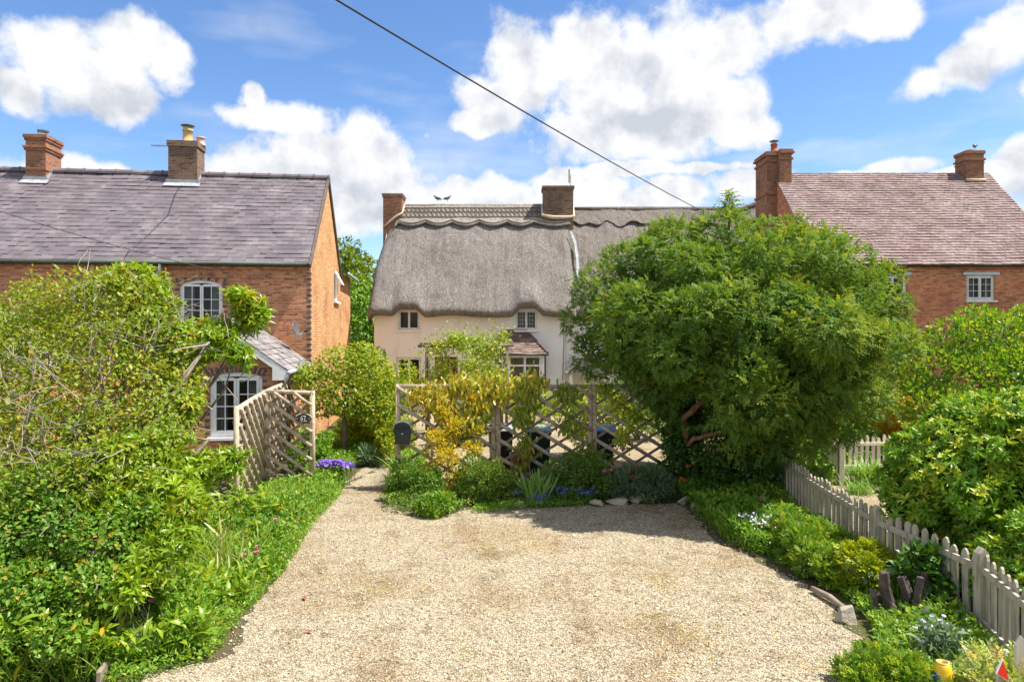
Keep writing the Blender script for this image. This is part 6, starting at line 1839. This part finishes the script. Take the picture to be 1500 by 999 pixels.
def rose_campion(label, spots, b):
    H = thing('rose_campion', label, 'plant', b); mb = MB(); P = []
    for (px, py, d) in spots:
        p = W(px, py, d) - np.array(b); q = np.array([rng.normal(scale=.05), rng.normal(scale=.05), 0])
        m = q + (p - q) * .6 + rng.normal(scale=.03, size=3); mb.tube([q, m, p], [.006, .005, .004], 5); P.append(p)
        m2 = m + rng.normal(scale=.07, size=3) + (0, 0, .1); mb.tube([m, m2], [.004, .003], 5); P.append(m2)
    mb.build('stem', 'bluegreen_stem', H, uv=False)
    P = np.array(P)
    for k in range(3):
        pass
    Q = np.repeat(P, 5, 0) + rng.normal(scale=.006, size=(len(P) * 5, 3))
    scatter('blossom', FLOWER, Q, rdir(len(Q)) + [0, -.2, 0], rdir(len(Q)) + [0, -.5, 1.2], .020, 'white_flower', H)
    n = 260; L2 = np.stack([rng.normal(scale=.10, size=n), rng.normal(scale=.10, size=n), rng.uniform(.02, .38, n)], 1)
    scatter('leaf', [t_lance(.13, .03, .2)], L2, rdir(n) * .8 + [0, 0, .6], rdir(n) + [0, 0, 1], rng.uniform(.08, .15, n), 'bluegreen', H)


MAT['bluegreen_stem'] = M_plain('woolly_stem', (0.30, 0.34, 0.26), .8)
rose_campion('woolly stemmed plant with white blooms by the tree stump', [(1342, 920, 6.2), (1343, 935, 6.1), (1365, 902, 6.3), (1362, 915, 6.25), (1382, 902, 6.3), (1388, 915, 6.2), (1375, 918, 6.2), (1381, 922, 6.15), (1364, 927, 6.1), (1373, 936, 6.05)], (3.82, 6.1, 0))
rose_campion('woolly stemmed plant with few white blooms in front of the fence post', [(1258, 832, 7.9), (1265, 838, 7.8), (1272, 830, 8.0), (1248, 835, 7.9)], (4.05, 7.85, 0))
shrub('variegated_shrub', 'cream and pale green variegated shrub in the bottom right corner', 'shrub', (3.95, 5.35, .22), (.42, .42, .26), 'variegated', PINN, .115, 900, 16, up=.6, tipf=.14, stems=6, stem_r=.008)
shrub('corner_groundcover', 'yellow green low plant at the bottom right edge of the gravel', 'plant', (3.15, 5.65, .12), (.42, .45, .20), 'weed', PINN, .075, 2600, 14, up=.7, tipf=.5, stems=4, stem_r=.006)

# the glossy evergreen and the shrubs behind it
shrub('glossy_shrub', 'large glossy evergreen shrub leaning over the picket fence on the right', 'shrub', (5.95, 8.2, 1.30), (1.42, 1.25, 1.12), 'laurel', WHORLS_SMALL, .095, 8200, 80, (.15, .27), up=.5, tipf=.30, stems=14, stem_r=.04, inner_n=2000, rand=.45, zmin=.15)
shrub('glossy_shrub_low', 'lower glossy bush at the foot of the picket fence, right edge', 'shrub', (5.35, 6.9, .62), (.75, .55, .55), 'laurel', WHORLS_SMALL, .09, 2800, 26, (.22, .34), up=.4, tipf=.15, stems=8, stem_r=.03, inner_n=500, zmin=.1)
shrub('dark_leaf_shrub', 'broad dark leaves at the picket fence behind the stump', 'shrub', (4.50, 7.35, .38), (.30, .32, .40), 'ivy', LEAVES, .11, 900, 12, up=.2, stems=5, stem_r=.012)
lb = [(1365, 545, 16, .75), (1400, 500, 16.2, .7), (1450, 490, 16.3, .75), (1500, 500, 16.4, .8), (1420, 560, 15.6, .8), (1480, 550, 15.6, .9), (1350, 590, 15.6, .6), (1385, 600, 15.2, .6), (1540, 540, 16, 1.0), (1440, 610, 15.2, .8), (1340, 555, 16.3, .5), (1510, 470, 16.6, .5), (1430, 470, 16.5, .45)]
shrub('garden_bush', 'tall bright green bush below the window of the tiled brick house', 'bush', (11.2, 16, 1.6), (1, 1, 1), 'garden_shrub', LEAVES, .105, 11000, lobes=lobes_px(lb), trunk_base=(11.2, 16, 0), up=.5, tipf=.22, stems=12, stem_r=.05)
shrub('gold_shrub', 'orange tinted low shrub behind the pale picket fence', 'shrub', (9.3, 17.2, .85), (1.0, .7, .7), 'gold_shrub', LEAVES, .08, 4600, 20, up=.4, tipf=.25, stems=7)
shrub('lime_shrub', 'lime green low shrub behind the pale picket fence next to the yew', 'shrub', (8.1, 16.6, .55), (.9, .6, .55), 'weed', LEAVES, .08, 3600, 18, up=.4, tipf=.3, stems=6)
shrub('tall_gold_shrub', 'thin yellowish shrub between the yew and the tall bush', 'shrub', (10.3, 18.5, 1.5), (.7, .6, 1.3), 'cherry', LEAVES, .085, 2600, 18, up=.4, tipf=.3, stems=7)


def grass_clump(label, c, h, n, sp):
    H = thing('grass_clump', label, 'plant', c)
    P = np.stack([rng.normal(scale=sp, size=n), rng.normal(scale=sp, size=n), np.zeros(n)], 1)
    D = np.stack([rng.normal(scale=.55, size=n), rng.normal(scale=.5, size=n), np.ones(n)], 1)
    scatter('leaf', [t_blade(.022, .35), t_blade(.02, .7)], P, D, rdir(n) * .4 + [0, 0, .5] - D * [1, 1, 0], h * rng.uniform(.6, 1.1, n), 'iris', H, (rng.random(n) < .1) * 1.0)


grass_clump('arching grass clump in the small gravel garden', (7.15, 13.7, 0), .62, 420, .12)
grass_clump('smaller grass tuft beside the pale picket fence', (6.55, 12.9, 0), .35, 220, .12)
NB = [(5.0, 11.4), (5.8, 12.6), (6.9, 14.3), (6.6, 15.3), (5.2, 14.2), (4.8, 12.4)]
ground_foliage('yew_side_weeds', 'sunlit weeds between the yew and the small gravel garden', NB, .4, LEAVES, .08, 4200, 'weed', up=.6, tipf=.25)
BK = [(6.8, 14.9), (9.8, 15.3), (20, 15), (24, 22), (10, 22.5), (6.2, 19)]
ground_foliage('back_garden_plants', 'garden plants in front of the tiled brick house', BK, .5, LEAVES, .10, 12000, 'garden_shrub', up=.5)

# trees far behind, between the brick house and the thatch
def far_tree(label, px, py0, Y, rx, z0, z1, mat, n, size, nl=40, droop=.2, tm=LEAVES):
    b = W(px, 490, Y); b[2] = 0
    r = (rx, rx * .8, (z1 - z0) / 2)
    shrub('broadleaf_tree', label, 'tree', (b[0], Y, (z0 + z1) / 2), r, mat, tm, size, n, nl, (.2, .32), trunk_base=b, crown='crown', stem='trunk', stems=12, stem_r=.2, up=droop, tipf=0, group='trees behind the houses', inner_n=n // 5)


far_tree('bright green tree showing between the brick gable and the thatch', 498, 0, 44, 3.4, 3.0, 9.5, 'far_tree', 7000, .26)
far_tree('darker hanging willow like tree low between the brick gable and the thatch', 522, 0, 38, 2.2, .5, 6.4, 'garden_shrub', 6000, .2, droop=-1.0)
far_tree('dark hedge tree at the very back of the gap beside the thatch', 545, 0, 60, 5, .0, 7.5, 'far_tree', 6000, .34)
far_tree('distant green tree beyond the brown roof at the right edge', 1540, 0, 70, 6, 1, 9.5, 'far_tree', 4000, .4)

# ------------------------------------------------------------------ bits and pieces
def wheelie_bin(label, c, rz, body, lid):
    H = thing('wheelie_bin', label, 'bin', c, rz, 'bins behind the trellis')
    mb = MB(); a, b, h = .24, .29, .95
    lo = [(-a * .82, -b * .8, .06), (a * .82, -b * .8, .06), (a * .82, b * .75, .06), (-a * .82, b * .75, .06)]; hi = [(-a, -b, h), (a, -b, h), (a, b, h), (-a, b, h)]
    for i in range(4): mb.quad(lo[i], lo[(i + 1) % 4], hi[(i + 1) % 4], hi[i])
    mb.poly(lo[::-1]); mb.poly(hi); mb.box(-a - .015, a + .015, -b - .015, b + .015, h - .05, h + .004); mb.build('body', body, H, uv=False, bevel=.008)
    l = MB(); l.prism([(-a - .03, -b - .04, h + .012), (-a - .03, b + .05, h + .012), (-a - .03, b + .03, h + .09), (-a - .03, -b * .2, h + .10), (-a - .03, -b - .02, h + .05)], (2 * a + .06, 0, 0)); l.build('lid', lid, H, uv=False, bevel=.012)
    hd = MB(); hd.tube([(-a, b + .07, h - .03), (a, b + .07, h - .03)], .016, 8)
    for s_ in (-1, 1): hd.tube([(s_ * a * .9, b, h - .04), (s_ * a * .9, b + .07, h - .03)], .013, 6)
    hd.build('handle', body, H, True, uv=False)
    for s_ in (-1, 1):
        w_ = MB(); w_.tube([(s_ * (a * .8), b * .85, .10), (s_ * (a * .8 + .05), b * .85, .10)], .10, 16); w_.build('wheel', 'bin_black', H, uv=False)


wheelie_bin('dark green wheelie bin with faded lid behind the trellis', (.55, 14.6, 0), .1, 'bin_green', 'bin_lid_green')
wheelie_bin('black wheelie bin with bright blue lid behind the trellis', (1.95, 14.6, 0), -.15, 'bin_black', 'bin_blue')
wheelie_bin('black wheelie bin with pale lid at the left behind the trellis', (-.25, 14.7, 0), .12, 'bin_black', 'lid_grey')


def chimney_planter():
    H = thing('terracotta_pot', 'tall terracotta pot standing behind the trellis screen', 'pot', (.16, 13.9, 0))
    mb = MB(); mb.lathe([(.001, 0), (.17, 0), (.19, .05), (.20, .5), (.22, .52), (.22, .6), (.19, .6), (.18, .5), (.001, .48)], (0, 0, 0), 20); mb.build('body', 'terracotta', H, True, uv=False)


chimney_planter()


def rock(label, c, r, mat, grp='stones edging the bed'):
    mb = MB(); pts = []
    d = rdir(17); q = np.array(r) * 1.12
    import bmesh
    bm = bmesh.new()
    for v in d * q * rng.uniform(.75, 1.1, (17, 1)): bm.verts.new(v)
    bmesh.ops.convex_hull(bm, input=bm.verts)
    me = bpy.data.meshes.new('edging_stone'); bm.to_mesh(me); bm.free(); me.materials.append(MAT[mat])
    o = bpy.data.objects.new('edging_stone', me); COL.objects.link(o); o.location = c; o.rotation_euler = (0, 0, rng.uniform(-.3, .3))
    b = o.modifiers.new('bevel', 'BEVEL'); b.width = .006; b.segments = 2
    return props(o, label, 'stone', grp)


for (px, py, rx, m, lab) in ((875, 741, .16, 'rock', 'long flat edging stone below the mound bush'), (905, 738, .20, 'rock', 'flat brown edging stone in the middle of the row below the trellis'), (930, 736, .13, 'rock', 'squarish edging stone near the right end of the row below the trellis'),
                             (947, 733, .13, 'pale_rock', 'pale squarish stone at the right end of the edging row'), (1003, 739, .13, 'pale_rock', 'pale flat stone lying apart at the edge of the yew shade'), (1016, 748, .07, 'rock', 'small brown stone beside the pale flat one under the yew'),
                             (762, 744, .10, 'rock', 'small stone half hidden near the iris clump'), (1243, 912, .13, 'pale_rock', 'rough pale limestone lump beside the log edging')):
    g = G(px, py); rock(lab, (g[0], g[1], .05), (rx, rx * .6, .085 if px != 1243 else .13), m)


def log_edging():
    a = G(1190, 868); b = G(1238, 898); mb = MB()
    mb.tube([(a[0], a[1], .05), ((a[0] + b[0]) / 2 + .02, (a[1] + b[1]) / 2, .06), (b[0], b[1], .045)], [.032, .038, .03], 10)
    props(mb.build('log_edging', 'slat', None, True, uv=False), 'half buried log edging the gravel beside the picket fence bed', 'log')
    a = G(150, 999); b = G(178, 955); mb = MB()
    mb.obox(((a[0] + b[0]) / 2, (a[1] + b[1]) / 2, .07), norm((b[0] - a[0], b[1] - a[1], 0)) * .40, norm((-(b[1] - a[1]), b[0] - a[0], 0)) * .02, (0, 0, .07))
    props(mb.build('edging_board', 'slat', None, uv=False, bevel=.006), 'low grey timber board edging the gravel in the bottom left', 'board')


log_edging()


def stump():
    c = np.array([4.16, 7.15, 0]); H = thing('tree_stump', 'cut multi stemmed dark stump in front of the picket fence', 'stump', c)
    mb = MB()
    for i in range(12):
        a = np.array([rng.normal(scale=.13), rng.normal(scale=.08), 0]); h = rng.uniform(.16, .52); r = rng.uniform(.026, .052)
        b = a + np.array([a[0] * .5 + rng.normal(scale=.05), rng.normal(scale=.04), h]); n0 = len(mb.v)
        mb.tube([a, a + (b - a) * .3 + rng.normal(scale=.014, size=3), a + (b - a) * .7 + rng.normal(scale=.014, size=3), b], [r * 1.4, r * 1.1, r * 1.05, r * .9], 11)
        mb.v[n0:] = [tuple(np.array(v) + rng.normal(scale=r * .10, size=3)) for v in mb.v[n0:]]
    mb.build('cut_stem', 'stump', H, False, uv=False)


stump()


def marker_cone():
    H = thing('painted_cone', 'yellow cone with blue and red lower panels at the bottom right corner', 'cone', (3.42, 5.42, 0))
    mb = MB(); k = 32; prof = [(.115, 0), (.112, .10), (.098, .18)] + [(.098 - .042 * (z - .18) / .205, z) for z in (.21, .225, .24, .255, .27, .285, .30, .315, .33, .35, .385)] + [(.046, .40), (.036, .40), (.034, .36)]
    for r, z in prof:
        for i in range(k):
            t = 2 * math.pi * i / k; mb.v.append((r * math.cos(t), r * math.sin(t), z))
    for j in range(len(prof) - 1):
        for i in range(k):
            sx = math.cos(2 * math.pi * (i + .5) / k); zz = prof[j][1]
            mi = 1 if (sx < .1 and zz < .32 - .075 * (1 + sx)) else (2 if (sx >= .1 and zz < .235 + .035 * sx) else 0)
            if j > len(prof) - 4: mi = 0
            mb.f.append((j * k + i, j * k + (i + 1) % k, (j + 1) * k + (i + 1) % k, (j + 1) * k + i)); mb.m.append(mi)
    mb.build('body', ['yellow', 'cobalt', 'red'], H, True, uv=False)
    rm = MB(); rm.lathe([(.047, .396), (.049, .405), (.040, .408), (.037, .398)], (0, 0, 0), 20); rm.build('rim', 'pot_buff', H, True, uv=False)


marker_cone()


def triangle_marker():
    c = W(1469, 985, 4.9); H = thing('triangle_reflector', 'red warning triangle with white border on a stake at the bottom right corner', 'reflector', (c[0], c[1], 0), .25)
    z = c[2]; s_ = .115
    T = [(-.050, 0, z), (-.002, 0, z + .085), (.052, 0, z - .062)]
    m = np.mean(np.array(T), 0)
    o = [m + (np.array(p) - m) * 1.22 for p in T]
    b = MB(); b.prism(o, (0, .012, 0)); b.build('border', 'white', H, uv=False, bevel=.004)
    r = MB(); r.prism([np.array(p) - (0, .006, 0) for p in T], (0, .005, 0)); r.build('reflector', 'red', H, uv=False)
    st = MB(); st.box(-.018, .018, .014, .04, -.05, z + .02); st.build('stake', 'picket', H, uv=False)


triangle_marker()


def cut_post():
    c = W(1474, 958, 5.5); mb = MB(); mb.box(-.06, .06, -.05, .05, 0, c[2] + .02)
    o = mb.build('cut_post', 'pale_picket', None, uv=False, bevel=.006); o.location = (c[0], c[1], 0); o.rotation_euler = (0, 0, .5); props(o, 'short sawn off pale post beside the picket fence at the right edge', 'post')
    c = W(1497, 945, 5.2); mb = MB(); mb.prism([(-.045, 0, 0), (.045, 0, 0), (.045, 0, c[2]), (0, 0, c[2] + .07), (-.045, 0, c[2])], (0, .025, 0))
    o = mb.build('loose_picket', 'pale_picket', None, uv=False, bevel=.003); o.location = (c[0], c[1], 0); props(o, 'single pale pointed picket at the right picture edge', 'picket')


cut_post()


def dish():
    c = W(432, 482, 18.6); H = thing('satellite_dish', 'grey satellite dish on the corner of the red brick house', 'satellite dish', c)
    mb = MB(); n = 18
    for ri in range(4):
        pass
    prof = [(.001, .0), (.08, .006), (.16, .022), (.24, .052), (.245, .050), (.16, .014), (.001, -.01)]
    mb.lathe(prof, (0, 0, 0), 22); M = Matrix.Rotation(R(74), 3, 'Y') @ Matrix.Rotation(R(0), 3, 'X')
    mb.v = [tuple(M @ Vector((x, y * 1.0, z))) for x, y, z in mb.v]
    mb.build('dish', 'metal', H, True, uv=False)
    ar = MB(); ar.tube([(0, 0, -.2), (.22, -.05, -.12), (.30, -.02, -.06)], .012, 6); ar.tube([(-.02, 0, 0), (-.05, .1, -.10), (-.02, .3, -.10)], .02, 6); ar.build('arm', 'metal', H, uv=False)
    lb_ = MB(); lb_.box(.27, .35, -.05, .01, -.09, -.03); lb_.build('receiver', 'bin_black', H, uv=False, bevel=.006)


dish()


def aerial():
    c = W(835, 268, 30.2); H = thing('panel_aerial', 'small cream panel aerial on the thatched cottage chimney', 'aerial', c)
    mb = MB(); mb.tube([(0.03, 0, -.2), (.03, 0, .35)], .018, 6); mb.build('mast', 'metal', H, uv=False)
    b = MB(); b.box(-.07, .0, -.03, .03, 0, .6); b.build('panel', 'pot_buff', H, uv=False, bevel=.01)
    c = W(245, 214, 21.0); H = thing('television_aerial', 'thin television aerial on the dark brown chimney', 'aerial', c)
    mb = MB(); mb.tube([(0, 0, 0), (-.45, -.1, -.03)], .012, 5)
    for i in range(7):
        x = -.08 - .055 * i; mb.tube([(x, -.09 * .2 * i / 2 - .12, 0), (x, .10, 0)], .006, 4)
    mb.build('boom', 'metal', H, uv=False)
    c = W(55, 208, 21); H = thing('whip_aerial', 'thin whip aerial on the orange brick chimney', 'aerial', c)
    mb = MB(); mb.tube([(0, 0, -.1), (0, 0, .5)], .007, 5); mb.tube([(0, 0, .02), (-.22, 0, .06)], .008, 5); mb.build('rod', 'metal', H, uv=False)
    c = W(1413, 250, 28.0); H = thing('television_aerial', 'thin television aerial beside the far chimney of the clay tiled house', 'aerial', c)
    mb = MB(); mb.tube([(0.05, 0, .1), (-.35, -.1, -.12)], .012, 5)
    for i in range(5): mb.tube([(-.05 - .07 * i, -.14, .03 - .045 * i), (-.05 - .07 * i, .1, .03 - .045 * i)], .006, 4)
    mb.build('boom', 'metal', H, uv=False)


aerial()


def bird(label, c, rz, sc_=1.0, grp=None):
    H = thing('bird', label, 'bird', c, rz, grp)
    me = MB(); me.tube([np.array(p) * sc_ for p in ((-.20, 0, .09), (-.12, 0, .10), (-.05, 0, .12), (.03, 0, .145), (.085, 0, .185), (.11, 0, .225), (.145, 0, .235), (.17, 0, .225))], [r * sc_ for r in (.012, .030, .058, .066, .050, .034, .034, .006)], 12)
    me.build('body', 'feather_grey', H, True, uv=False)
    w_ = MB()
    for s_ in (-1, 1): w_.tube([np.array((.05, s_ * .055, .16)) * sc_, np.array((-.06, s_ * .06, .14)) * sc_, np.array((-.16, s_ * .03, .11)) * sc_], [.02 * sc_, .028 * sc_, .006 * sc_], 8)
    w_.build('wing', 'charcoal', H, True, uv=False)
    lg = MB()
    for s_ in (-1, 1): lg.tube([np.array((0, s_ * .025, .09)) * sc_, np.array((.01, s_ * .025, .0)) * sc_], .007 * sc_, 5)
    lg.build('leg', 'terracotta', H, uv=False)


b0 = W(648, 296, 30.5)
bird('grey pigeon facing left on the thatch ridge', b0 + (-.22, 0, .02), R(190), 1.05, 'pigeons on the ridge'); bird('grey pigeon facing right on the thatch ridge', b0 + (.22, 0, .02), R(10), 1.05, 'pigeons on the ridge')
bird('dark bird perched on the far chimney pot', W(1428, 218, 28.0) + (0, 0, -.04), R(60), 1.1)


def cable(name, label, A, B, sag, r):
    A = np.asarray(A); B = np.asarray(B); mb = MB(); n = 28
    mb.tube([A + (B - A) * f - np.array([0, 0, sag * 4 * f * (1 - f)]) for f in np.linspace(0, 1, n)], r, 6)
    props(mb.build(name, 'black', None, True, uv=False), label, 'cable')


A = W(500, 0, 10.0); B = W(1022, 306, 30.4); A2 = A + (A - B) * .12
cable('overhead_cable', 'black overhead cable slanting down across the sky to the thatch', A2, B, .12, .016)
cable('service_cable', 'thin service cable sagging across the slate roof of the red brick house', W(-60, 290, 14.0), W(335, 400, 18.5), .10, .010)
mb = MB(); pz = [(-4.3, 2.6, 7.6), (-4.32, 2.2, 7.32), (-4.22, 1.3, 6.46), (-4.5, .5, 5.70), (-4.75, .0, 5.28), (-4.75, -.25, 5.02)]
mb.tube([np.array(p) + (0, -.03, .05) for p in pz], .009, 5); o = mb.build('aerial_lead', 'black', bpy.data.objects['brick_house'], True, uv=False)

# wire netting at the foot of the hedge
def netting():
    H = MB(); o = np.array([-3.62, 6.25, 0]); U = norm((.9, -.25, 0))
    for i in range(8):
        for j in range(9):
            a = o + U * (.05 * i + (.025 if j % 2 else 0)) + (0, 0, .06 * j)
            H.tube([a, a + U * .025 + (0, 0, .03)], .0016, 3, False); H.tube([a + U * .025 + (0, 0, .03), a + U * .0 + (0, 0, .06)], .0016, 3, False)
            H.tube([a, a - U * .025 + (0, 0, .03)], .0016, 3, False)
    props(H.build('wire_netting', 'metal', None, uv=False), 'rusty hexagonal wire netting at the foot of the left hedge', 'netting')


netting()

# gravel chips, moss tufts and two dead leaves on the drive
n = 85000
p = fill_poly(DRIVE, n, 1.3); P = np.stack([p[:, 0], p[:, 1], np.full(n, .006)], 1)
D = rdir(n); D[:, 2] *= .3; Fc = rdir(n) * .35 + np.array([0, 0, 1.0])
g = scatter('gravel_chips', STONES, P, D, Fc, .0088 * np.exp(rng.normal(scale=.38, size=n)), 'stone_bits'); props(g, 'loose buff stone chips covering the gravel drive', None, None, 'stuff')
tuf = []
for (px, py, k, sp) in ((790, 795, 60, .22), (800, 800, 40, .12), (770, 800, 40, .12), (955, 855, 30, .12), (990, 925, 60, .22), (1010, 960, 50, .2), (1060, 935, 50, .22), (620, 860, 16, .05), (650, 800, 14, .04), (560, 805, 14, .05), (1100, 880, 20, .1), (985, 985, 20, .06), (1180, 975, 30, .1), (540, 866, 10, .03), (1190, 895, 40, .15), (940, 870, 20, .2), (870, 830, 20, .3)):
    g_ = G(px, py)
    tuf.append(np.stack([g_[0] + rng.normal(scale=sp, size=k), g_[1] + rng.normal(scale=sp, size=k), np.full(k, .008)], 1))
P = np.concatenate(tuf); m = len(P)
g = scatter('moss_tufts', [t_kite(.3), t_kite(.2)], P, rdir(m) * .8 + [0, 0, .6], rdir(m) * .5 + [0, 0, 1], rng.uniform(.012, .034, m), 'gold_shrub'); props(g, 'tiny weeds and moss tufts growing through the gravel', None, None, 'stuff')
n = 420; p = fill_poly(DRIVE, n * 4); e = np.min([np.hypot(p[:, 0] - q[0], p[:, 1] - q[1]) for q in DRIVE], 0); p = p[rng.random(len(p)) < np.exp(-e / .45) + .04][:n]; m = len(p)
g = scatter('leaf_litter', [t_kite(.3), t_lance(.1, .02, .1)], np.stack([p[:, 0], p[:, 1], np.full(m, .014)], 1), rdir(m) * [1, 1, .15], rdir(m) * .3 + [0, 0, 1], rng.uniform(.012, .04, m), 'litter'); props(g, 'bits of dry leaf and twig lying along the edges of the drive', None, None, 'stuff')
for (px, py, a, lab) in ((447, 881, .4, 'reddish fallen leaf on the gravel, farther from the bottom edge'), (458, 929, 1.2, 'reddish fallen leaf on the gravel, nearer the bottom edge')):
    g_ = G(px, py); mb = MB(); v, t = t_lance(.2, .06, -.1)
    mb.v = [tuple(q * .11 + np.array([0, 0, .012])) for q in v]; mb.f = [tuple(int(i) for i in q) for q in t]; mb.m = [0] * len(t)
    o = mb.build('fallen_leaf', 'dead_leaf', None, uv=False); o.location = (g_[0], g_[1], .012); o.rotation_euler = (0, 0, a); props(o, lab, 'leaf')
